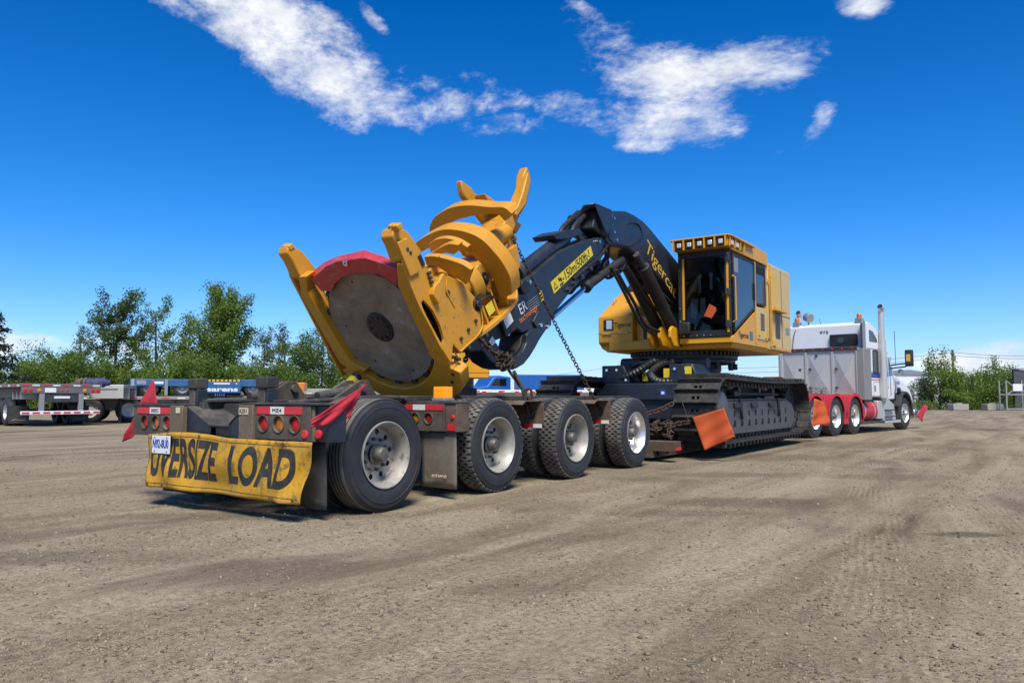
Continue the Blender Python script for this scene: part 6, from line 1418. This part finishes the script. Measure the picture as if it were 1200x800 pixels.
tree('poplar_tree', 'biggest bright green poplar behind the blue power pack', 262, 60, 9.4, 4.7, 'leaf_bright', 'column', 16, 46, 240, .30, .12, base=.12, spires=7)
tree('broadleaf_tree', 'grey-green tree right of the big poplar', 309, 62, 6.8, 3.4, 'leaf_grey', 'round', 17, 32, 105, .28, .10, base=.15, spires=3)
tree('broadleaf_tree', 'pointed grey-green tree left of the saw head', 333, 60, 6.7, 3.6, 'leaf_grey', 'cone', 18, 36, 130, .26, .10, base=.12, spires=1)
tree('willow_tree', 'wide soft green willow just left of the saw head', 379, 58, 6.1, 5.2, 'leaf', 'round', 19, 40, 210, .32, .10, base=.08, spires=4)
tree('broadleaf_tree', 'small grey-green tree behind the saw head prong', 425, 64, 5.0, 4.0, 'leaf_grey', 'round', 20, 34, 110, .3, .10, base=.1, spires=3)
SHR = [(-25, 3.6, 5.5, 'leaf', 'bush at the left edge of the frame behind the trailers'), (22, 3.3, 4.6, 'leaf_bright', 'bush beneath the bare-twigged young tree'), (58, 4.3, 4.6, 'leaf', 'rounded bush left of the sparse tree'),
       (92, 4.0, 4.6, 'leaf', 'rounded bush below the sparse leaning tree'), (132, 3.2, 4.0, 'leaf_bright', 'bush at the foot of the tall dark tree'), (168, 3.0, 3.8, 'leaf', 'bush at the foot of the airy tree'),
       (203, 3.9, 4.2, 'leaf_bright', 'bush above the blue transporter'), (240, 3.5, 4.0, 'leaf', 'bush left of the big poplar trunk'), (285, 3.2, 4.0, 'leaf_bright', 'bush right of the big poplar trunk'),
       (318, 3.0, 4.0, 'leaf', 'bush under the grey-green tree'), (352, 2.6, 4.0, 'leaf', 'bush under the pointed grey-green tree'), (410, 2.6, 4.4, 'leaf', 'bush under the saw head prong')]
for i, (px, h, w, mt, lb) in enumerate(SHR):
    tree('bush', lb, px, 55 + (i % 3) * 1.5, h, w, mt, 'shrub', 40 + i, 40, 130, .30, .10, 'bush', 'bushes along the yard edge', base=.02)
# right: bushes, pole, blocks, rack
tree('poplar_bush', 'tall bushy poplar clump left of the utility pole', 1099, 62, 4.5, 2.6, 'leaf_bright', 'column', 71, 34, 95, .28, .10, 'bush', base=.02, spires=4)
tree('bush', 'wide green bush below the utility pole', 1130, 60, 2.9, 4.0, 'leaf_bright', 'shrub', 72, 40, 120, .30, .10, 'bush', base=.02, spires=3)
tree('bush', 'low brownish bush beside the truck front', 1082, 64, 2.4, 2.6, 'leaf_grey', 'shrub', 73, 30, 90, .28, .09, 'bush', base=.02)
tree('poplar_bush', 'slim poplar sapling left of the metal rack', 1166, 64, 4.3, 2.2, 'leaf', 'column', 74, 26, 64, .26, .10, 'bush', base=.04, spires=5)
tree('bush', 'green bush behind the right concrete block', 1152, 61, 2.7, 3.4, 'leaf', 'shrub', 75, 42, 120, .3, .10, 'bush', base=.02)
tree('bush', 'green bush behind the metal rack', 1185, 63, 3.2, 3.2, 'leaf_bright', 'shrub', 76, 36, 110, .3, .10, 'bush', base=.02, spires=2)
for px, w, lb in ((1121, 1.25, 'left grey concrete block before the bushes'), (1161, 1.3, 'right grey concrete block before the bushes')):
    o = MB().box((-w / 2, -.35, 0), (w / 2, .35, .48)).box((-.22, -.2, .481), (.22, .2, .56)).build('concrete_block', 'concrete', loc=far(px, 58), bevel=.04); o.rotation_euler = (0, 0, YAW + .1); tag(o, lb, 'concrete block', None, None); o['group'] = 'concrete blocks at the yard edge'
t = thing('utility_pole', 'brown wooden utility pole rising behind the right-hand bushes', 'utility pole', far(1117, 74), YAW + .9)
MB().cyl((0, 0, 0), (0, 0, 5.6), .15, 10, .11).build('post', 'pole', t); MB().box((-.9, -.06, 5.1), (.9, .06, 5.22)).build('crossarm', 'pole', t)
for x in (-.8, 0, .8): MB().cyl((x, 0, 5.22), (x, 0, 5.36), .05, 8).build('insulator', 'grey', t)
MB().cyl((.22, -.1, 4.5), (.22, -.1, 5.0), .14, 12).build('transformer', 'grey', t)
t = thing('utility_pole', 'thin grey pole seen under the yellow tank', 'utility pole', far(728, 95), YAW)
MB().cyl((0, 0, 0), (0, 0, 5.2), .12, 10, .09).build('post', 'grey', t); MB().box((-.1, -.06, 2.6), (.7, .06, 2.75)).build('arm', 'grey', t)
W0, W1 = far(728, 95, 5.0), far(1117, 74, 5.36)
for k, (a, b, s_) in enumerate(((W0, W1, .9), (W0 - Vector((0, 0, .5)), W1 - Vector((0, 0, .35)), 1.0), (W1, far(1330, 66, 5.2), .5), (W1 - Vector((0, 0, .35)), far(1330, 66, 4.6), .3), (far(560, 110, 3.6), W0, .5))):
    tag(MB().tube(sag(a, b, s_, 24), .018, 5).build('overhead_wire', 'black'), ['upper wire between the two poles behind the cab', 'lower wire between the two poles behind the cab', 'upper wire running right from the wooden pole', 'lower wire running right from the wooden pole', 'faint wire running left from the thin grey pole'][k], 'wire', 'overhead wires')
t = thing('metal_rack', 'grey welded metal rack with crossed braces at the right edge', 'metal rack', far(1187, 57), YAW)
for x in (-.85, .85):
    for y in (-.4, .4): MB().box((x - .05, y - .05, 0), (x + .05, y + .05, 2.25)).build('upright', 'grey', t)
for z in (.08, 1.15):
    for y in (-.4, .4): MB().box((-.80, y - .045, z), (.80, y + .045, z + .10)).build('crossbar', 'grey', t)
for a, b in (((-.8, -.4, 2.2), (0, -.4, 1.55)), ((.8, -.4, 2.2), (0, -.4, 1.55)), ((-.8, -.4, 1.2), (0, -.4, 1.75)), ((.8, -.4, 1.2), (0, -.4, 1.75))): MB().beam(a, b, .07, .07).build('brace', 'grey', t)
MB().box((-.38, -.5, 1.45), (.32, -.42, 1.98)).build('sign_plate', 'white', t, bevel=.01)
t = thing('leaning_panel', 'dark grey slab standing behind the metal rack', 'panel', far(1204, 60), YAW)
MB().prism([(-1.1, 0), (-1.1, 3.2), (.2, 3.1), (2.2, 2.9), (2.2, 0)], 'y', 0, .25).build('slab', 'track_frame', t, bevel=.02); MB().box((-1.3, -.1, 3.2), (.1, .3, 3.28)).build('cap', 'grey', t)
t = thing('warehouse', 'pale blue-grey warehouse far off beyond the truck bonnet', 'warehouse', far(1065, 150), YAW + .35)
MB().box((-9, 0, 0), (9, 20, 5.4)).build('wall', 'white', t)
MB().prism([(-9.3, 5.4), (0, 6.3), (9.3, 5.4)], 'y', -.3, 20.3).build('roof', 'grey', t)
for i in range(3): MB().box((-7 + i * 5, -.1, 0), (-4 + i * 5, -.02, 3.2)).build('loading_door', 'grey', t)
# ---- parked trailers at the left
def small_wheel(parent, xyz, yaw=0., r=.5, rim='alu'):
    mb = MB(); mb.lathe([(0, .29), (0.01, .34), (0., .46), (-.03, .50), (-.24, .50), (-.27, .46), (-.27, .30)], 32, mi=0); mb.lathe([(-.01, .30), (-.02, .27), (-.12, .25), (-.13, .12), (-.05, .11), (-.05, .001)], 28, mi=1, closed=False)
    w = mb.build('wheel', ['tyre', rim], parent); w.location = xyz; w.rotation_euler = (0, 0, yaw); w.scale = (r / .5,) * 3; return w
def flatbed(name, label, loc, rz, L, mat, deckz=1.45, axles=(1.2, 2.5), tape=True, group='flatbed trailers parked across the yard'):
    """y=0 at the rear, forwards +y; right side +x"""
    t = thing(name, label, 'trailer', loc, rz, group)
    MB().box((-1.3, 0, deckz - .13), (1.3, L, deckz)).build('deck', mat, t, bevel=.01)
    for x in (-.5, .5): MB().box((x - .06, .1, deckz - .55), (x + .06, L, deckz - .13)).build('frame_rail', mat, t)
    for y in axles:
        for x, yw in ((1.27, 0), (-1.27, math.pi)): small_wheel(t, (x, y, .5), yw); small_wheel(t, (x - .32 if x > 0 else x + .32, y, .5), yw)
        MB().cyl((-1.2, y, .5), (1.2, y, .5), .07, 8).build('axle', 'black', t)
    if tape:
        n = int(L / .6)
        for i in range(n):
            for x in (-1.304, 1.30): MB().box((x, .1 + i * .6, deckz - .10), (x + .004, .4 + i * .6, deckz - .04)).build('reflective_tape', 'tape_red' if i % 2 else 'tape_white', t)
        for i in range(8): MB().box((-1.25 + i * .32, -.005, deckz - .09), (-1.02 + i * .32, -.0005, deckz - .04)).build('reflective_tape', 'tape_red' if i % 2 == 0 else 'tape_white', t)
    return t
A = flatbed('flatbed_trailer', 'grey flatbed trailer at the far left with its rear lights towards us', far(74, 27), YAW + R(46), 9, 'greypaint', 1.50, (2.0, 3.3))
MB().box((-1.25, -.03, 1.16), (1.25, .10, 1.36)).build('light_panel', 'greypaint', A, bevel=.01)
for x, c in ((-1.15, 'red'), (-.98, 'red'), (-.72, 'amber'), (.72, 'amber'), (.98, 'red'), (1.15, 'red')): lamp(x, -.035, 1.26, .065, 'lens_' + c, A)
for x in (-.15, .0, .15): lamp(x, -.035, 1.25, .035, 'lens_red', A, 'marker_light')
MB().box((-.55, -.04, 1.19), (-.20, -.031, 1.35)).build('licence_plate', 'white', A)
for x in (-.62, .62): MB().box((x - .08, -.02, .52), (x + .08, .10, 1.16)).build('bumper_post', 'grey', A, bevel=.01)
MB().box((-1.25, -.06, .42), (1.25, .06, .54)).build('under_bumper', 'white', A, bevel=.01)
for i in range(8): MB().box((-1.22 + i * .32, -.066, .45), (-1.0 + i * .32, -.061, .51)).build('reflective_tape', 'tape_red', A)
MB().box((-.54, -.01, .85), (.54, .0, 1.14)).build('rear_plate', 'dark', A)
MB().box((-.25, -.018, .98), (.25, -.011, 1.06)).build('name_badge', 'white', A)
for x in (-1.0, .95):
    fl_ = MB().box((x - .32, 1.25, .10), (x + .32, 1.27, .72)).build('mud_flap', 'flap', A)
    MB().tube(bez([(x - .22, 1.243, .20), (x - .1, 1.243, .23), (x + .05, 1.243, .20), (x + .22, 1.243, .23)], 4), .012, 5).build('flap_lettering', 'grey', fl_)
for i in range(3): MB().box((-1.2, .3 + i * .5, .95), (-.7, .4 + i * .5, 1.2)).build('bracket', 'grey', A)
for k, (px, w, m_, lb) in enumerate(((98, .30, 'wood', 'small brown tarpaulin bundle on the grey trailer'), (104.5, .30, 'flap', 'black tarpaulin bundle on the grey trailer'), (116, .42, 'tarp', 'dark blue tarpaulin bundle on the grey trailer'))):
    o = MB().lathe([(-w, .001), (-w * .92, .10), (-w * .6, .17), (-w * .45, .12), (-w * .2, .18), (w * .1, .15), (w * .4, .19), (w * .6, .13), (w * .9, .11), (w, .001)], 14, 'x', closed=False).build('tarpaulin_bundle', m_, loc=far(px, 28.2, 1.56), ang=80); o.rotation_euler.z = YAW + .2 * k; tag(o, lb, 'tarpaulin', 'tarpaulin bundles on the grey trailer')
B = flatbed('flatbed_trailer', 'pale aluminium trailer side standing behind the grey trailer', far(119, 30.5), YAW - R(78), 1.2, 'alu', 1.50, (), False)
MB().box((-1.34, .0, 1.0), (-1.301, 1.2, 1.42)).build('side_beam', 'alu', B); MB().box((1.301, .0, .98), (1.34, 1.2, 1.42)).build('side_beam', 'alu', B)
MB().box((1.341, .2, 1.30), (1.346, 1.0, 1.34)).build('lettering_band', 'dark', B)
for x in (-.6, .6): MB().cyl((x, .9, 0), (x, .9, 1.3), .06, 10).build('landing_leg', 'black', B)
Cc = flatbed('flatbed_trailer', 'flatbed trailer carrying the blue transporters, red and white tape along its edge', far(96, 31.5), YAW - R(68), 13, 'grey', 1.05, (.5, 1.9))
MB().box((.6, 2.6, .45), (1.28, 3.6, .90)).build('tool_box', 'black', Cc, bevel=.02); MB().box((.2, 2.4, .2), (.9, 2.45, .8)).build('mud_flap', 'flap', Cc)
MB().box((1.306, 6.2, .70), (1.33, 9.2, .86)).build('side_rack', 'grey', Cc)
def spmt(loc, rz, label):
    t = thing('modular_transporter', label, 'transporter', loc, rz, 'blue modular transporters on the flatbed')
    MB().box((-1.2, 0, .42), (1.2, 2.7, .72)).build('body', 'blue', t, bevel=.02)
    for y in (.05, 1.30, 2.55): MB().box((-1.23, y, .05), (-1.2, y + .12, .72)).build('bracket', 'grey', t); MB().box((1.2, y, .05), (1.23, y + .12, .72)).build('bracket', 'grey', t)
    for y in (.72, 1.98):
        for x, yw in ((1.15, 0), (-1.15, math.pi)): small_wheel(t, (x, y, .36), yw, .36, 'grey')
    MB().box((1.201, .9, .52), (1.206, 1.25, .62)).build('white_label', 'white', t); MB().box((1.201, .25, .50), (1.206, .6, .66)).build('grey_label', 'grey', t)
    return t
cm = Cc.matrix_basis
for k, y in enumerate((1.9, 4.7)): spmt(cm @ Vector((0, y, 1.05)), YAW - R(68), ['blue transporter behind the red flag', 'blue transporter left of the rubber block'][k])
pp = thing('power_pack', 'blue power pack with white sarens lettering between the rubber blocks', 'power pack', far(262, 30.2, 1.06), YAW + R(21))
MB().box((-.66, 0, .12), (.66, 1.6, .58)).build('body', 'blue', pp, bevel=.02)
text('sarens', .24, 'white', pp, (-.02, -.006, .27), (1, 0, 0), (0, 0, 1), fit=1.15, bold=.008)
MB().box((-.35, -.006, .47), (.25, -.001, .53)).build('white_label', 'white', pp); MB().cyl((.50, -.004, .50), (.50, .01, .50), .03, 10).build('badge', 'white', pp)
MB().box((-.66, .0, .585), (.66, .1, .66)).build('top_rail', 'gold', pp)
for i in range(9): MB().box((-.62 + i * .155, -.012, .59), (-.56 + i * .155, -.002, .655)).build('rail_slot', 'black', pp)
for i in range(5): MB().lathe([(-.015, .13), (.015, .13), (.015, .10), (-.015, .10)], 16, 'x', (-.28 + i * .08, .15, .02)).build('spring_coil', 'blue_bright', pp)
MB().cyl((.15, .2, .02), (.75, .2, .02), .12, 16).build('silencer', 'black', pp, bevel=.01)
MB().box((-.64, .3, -.10), (.64, 1.5, .12)).build('skid', 'dark', pp)
for k, (px, d, L, m_, lb) in enumerate(((285, 44, 7, 'cream', 'distant flatbed trailer loaded with pale timbers behind the rubber block'), (352, 47, 7, 'grey', 'distant grey flatbed trailer behind the rear bumper'))):
    f = flatbed('flatbed_trailer', lb, far(px, d), YAW - R(80), L, 'grey', 1.30, (.8, 2.0))
    for i, wd in enumerate(('nearest', 'middle', 'farthest')):
        o = MB().box((-.16, -2.4 + RNG.uniform(-.5, .5), 0), (.16, 2.2 + RNG.uniform(-.5, .5), .20)).build('timber', m_ if i % 2 else 'concrete', loc=f.matrix_basis @ Vector((.8 - i * .7, L / 2, 1.305)), bevel=.01); o.rotation_euler.z = YAW - R(80)
        tag(o, wd + (' pale timber on the distant trailer left of the second rubber block' if k == 0 else ' timber on the distant trailer near the orange crate'), 'timber', 'timbers on the distant trailers')
o = MB().box((-.42, -.3, 0), (.42, .3, .45)).build('orange_crate', 'lens_amber', loc=far(350, 42, 1.36), bevel=.03); o.rotation_euler.z = YAW; tag(o, 'orange plastic crate standing right of the second rubber block', 'crate')
o = MB().box((-.40, -.3, 0), (.40, .3, .40)).build('white_crate', 'white', loc=far(333, 42, 1.33), bevel=.03); o.rotation_euler.z = YAW; tag(o, 'white crate beside the orange crate on the distant trailer', 'crate')
# ---- behind the saw head: white flatbed, blue lorry, blue container, yellow machine
Dw = flatbed('flatbed_trailer', 'white flatbed trailer with red reflectors seen under the boom', far(530, 36), YAW - R(72), 8, 'white', 1.36, (1.0, 2.2))
for i in range(9): MB().box((1.305, .3 + i * .8, 1.20), (1.32, .5 + i * .8, 1.29)).build('reflector', 'tape_red', Dw)
lt = thing('blue_lorry', 'blue lorry cab parked beyond the white flatbed', 'lorry', far(590, 52), YAW - R(62))
MB().prism([(0, .9), (0, 2.35), (.9, 2.45), (1.35, 2.3), (1.75, 1.75), (3.1, 1.55), (3.3, 1.2), (3.3, .7), (0, .7)], 'x', -1.1, 1.1).build('cab', 'blue_bright', lt, bevel=.08, seg=3, X=Matrix.Rotation(math.pi, 4, 'Z'))
MB().prism([(.35, 1.75), (.35, 2.25), (1.15, 2.22), (1.5, 1.75)], 'x', -1.105, 1.105).build('door_window', 'glass', lt, X=Matrix.Rotation(math.pi, 4, 'Z'))
for y in (-.2, -2.6):
    for x, yw in ((1.1, 0), (-1.1, math.pi)): small_wheel(lt, (x, y, .5), yw)
ct = thing('blue_container', 'long blue box trailer left of the far track', 'box trailer', far(646, 50), YAW + .1)
MB().box((-2.2, 0, 1.2), (2.2, 2.5, 2.48)).build('box', 'blue_bright', ct, bevel=.02)
for i in range(14): MB().box((-2.15 + i * .32, -.03, 1.25), (-2.07 + i * .32, .0, 2.42)).build('rib', 'blue_bright', ct)
for x in (-1.7, -.6, 1.6): small_wheel(ct, (x, .25, .5), -math.pi / 2)
MB().box((-2.2, .3, .95), (2.2, 2.2, 1.2)).build('chassis', 'black', ct)
ym = thing('yellow_excavator', 'yellow counterweight of a second machine parked behind the boom', 'excavator', far(548, 23), YAW + R(28))
MB().prism([(-1.0, 1.66), (-1.0, 2.9), (.55, 2.9), (.75, 2.7), (.75, 1.66), (.68, 1.60), (-.95, 1.60)], 'y', 0, 2.2).build('counterweight', 'yellow', ym, bevel=.03)
MB().box((-1.0, -.004, 1.76), (.75, .0, 1.775)).build('seam', 'dark', ym)
MB().cyl((-.1, 1.1, 1.3), (-.1, 1.1, 1.6), .75, 28).build('slew_ring', 'black', ym)
for x in (-.75, .75):
    pr = [(.0, .35), (.2, .05), (2.6, .05), (2.8, .35), (2.7, .85), (2.4, 1.0), (.4, 1.0), (.1, .85)]
    MB().prism(pr, 'x', x - .25, x + .25).build('crawler_track', 'track', ym, bevel=.03)
MB().box((-.5, .4, .8), (.5, 2.4, 1.3)).build('undercarriage', 'black', ym)

# weeds along the far edges of the yard
rr = random.Random(21); cen = []
for i in range(900):
    px = rr.uniform(-60, 440) if i % 3 else rr.uniform(1040, 1260); q = far(px, rr.uniform(52, 60) if px < 600 else rr.uniform(58.6, 63)); cen.append((q.x, q.y, rr.uniform(.05, .45)))
tag(leaves('weeds', 'leaf', None, cen, 22, .20, .06, 5, .6), 'rough green weeds growing along the far edges of the yard', 'weeds', kind='stuff')

for o in PROTO:
    for c in list(o.children): bpy.data.objects.remove(c)
    bpy.data.objects.remove(o)
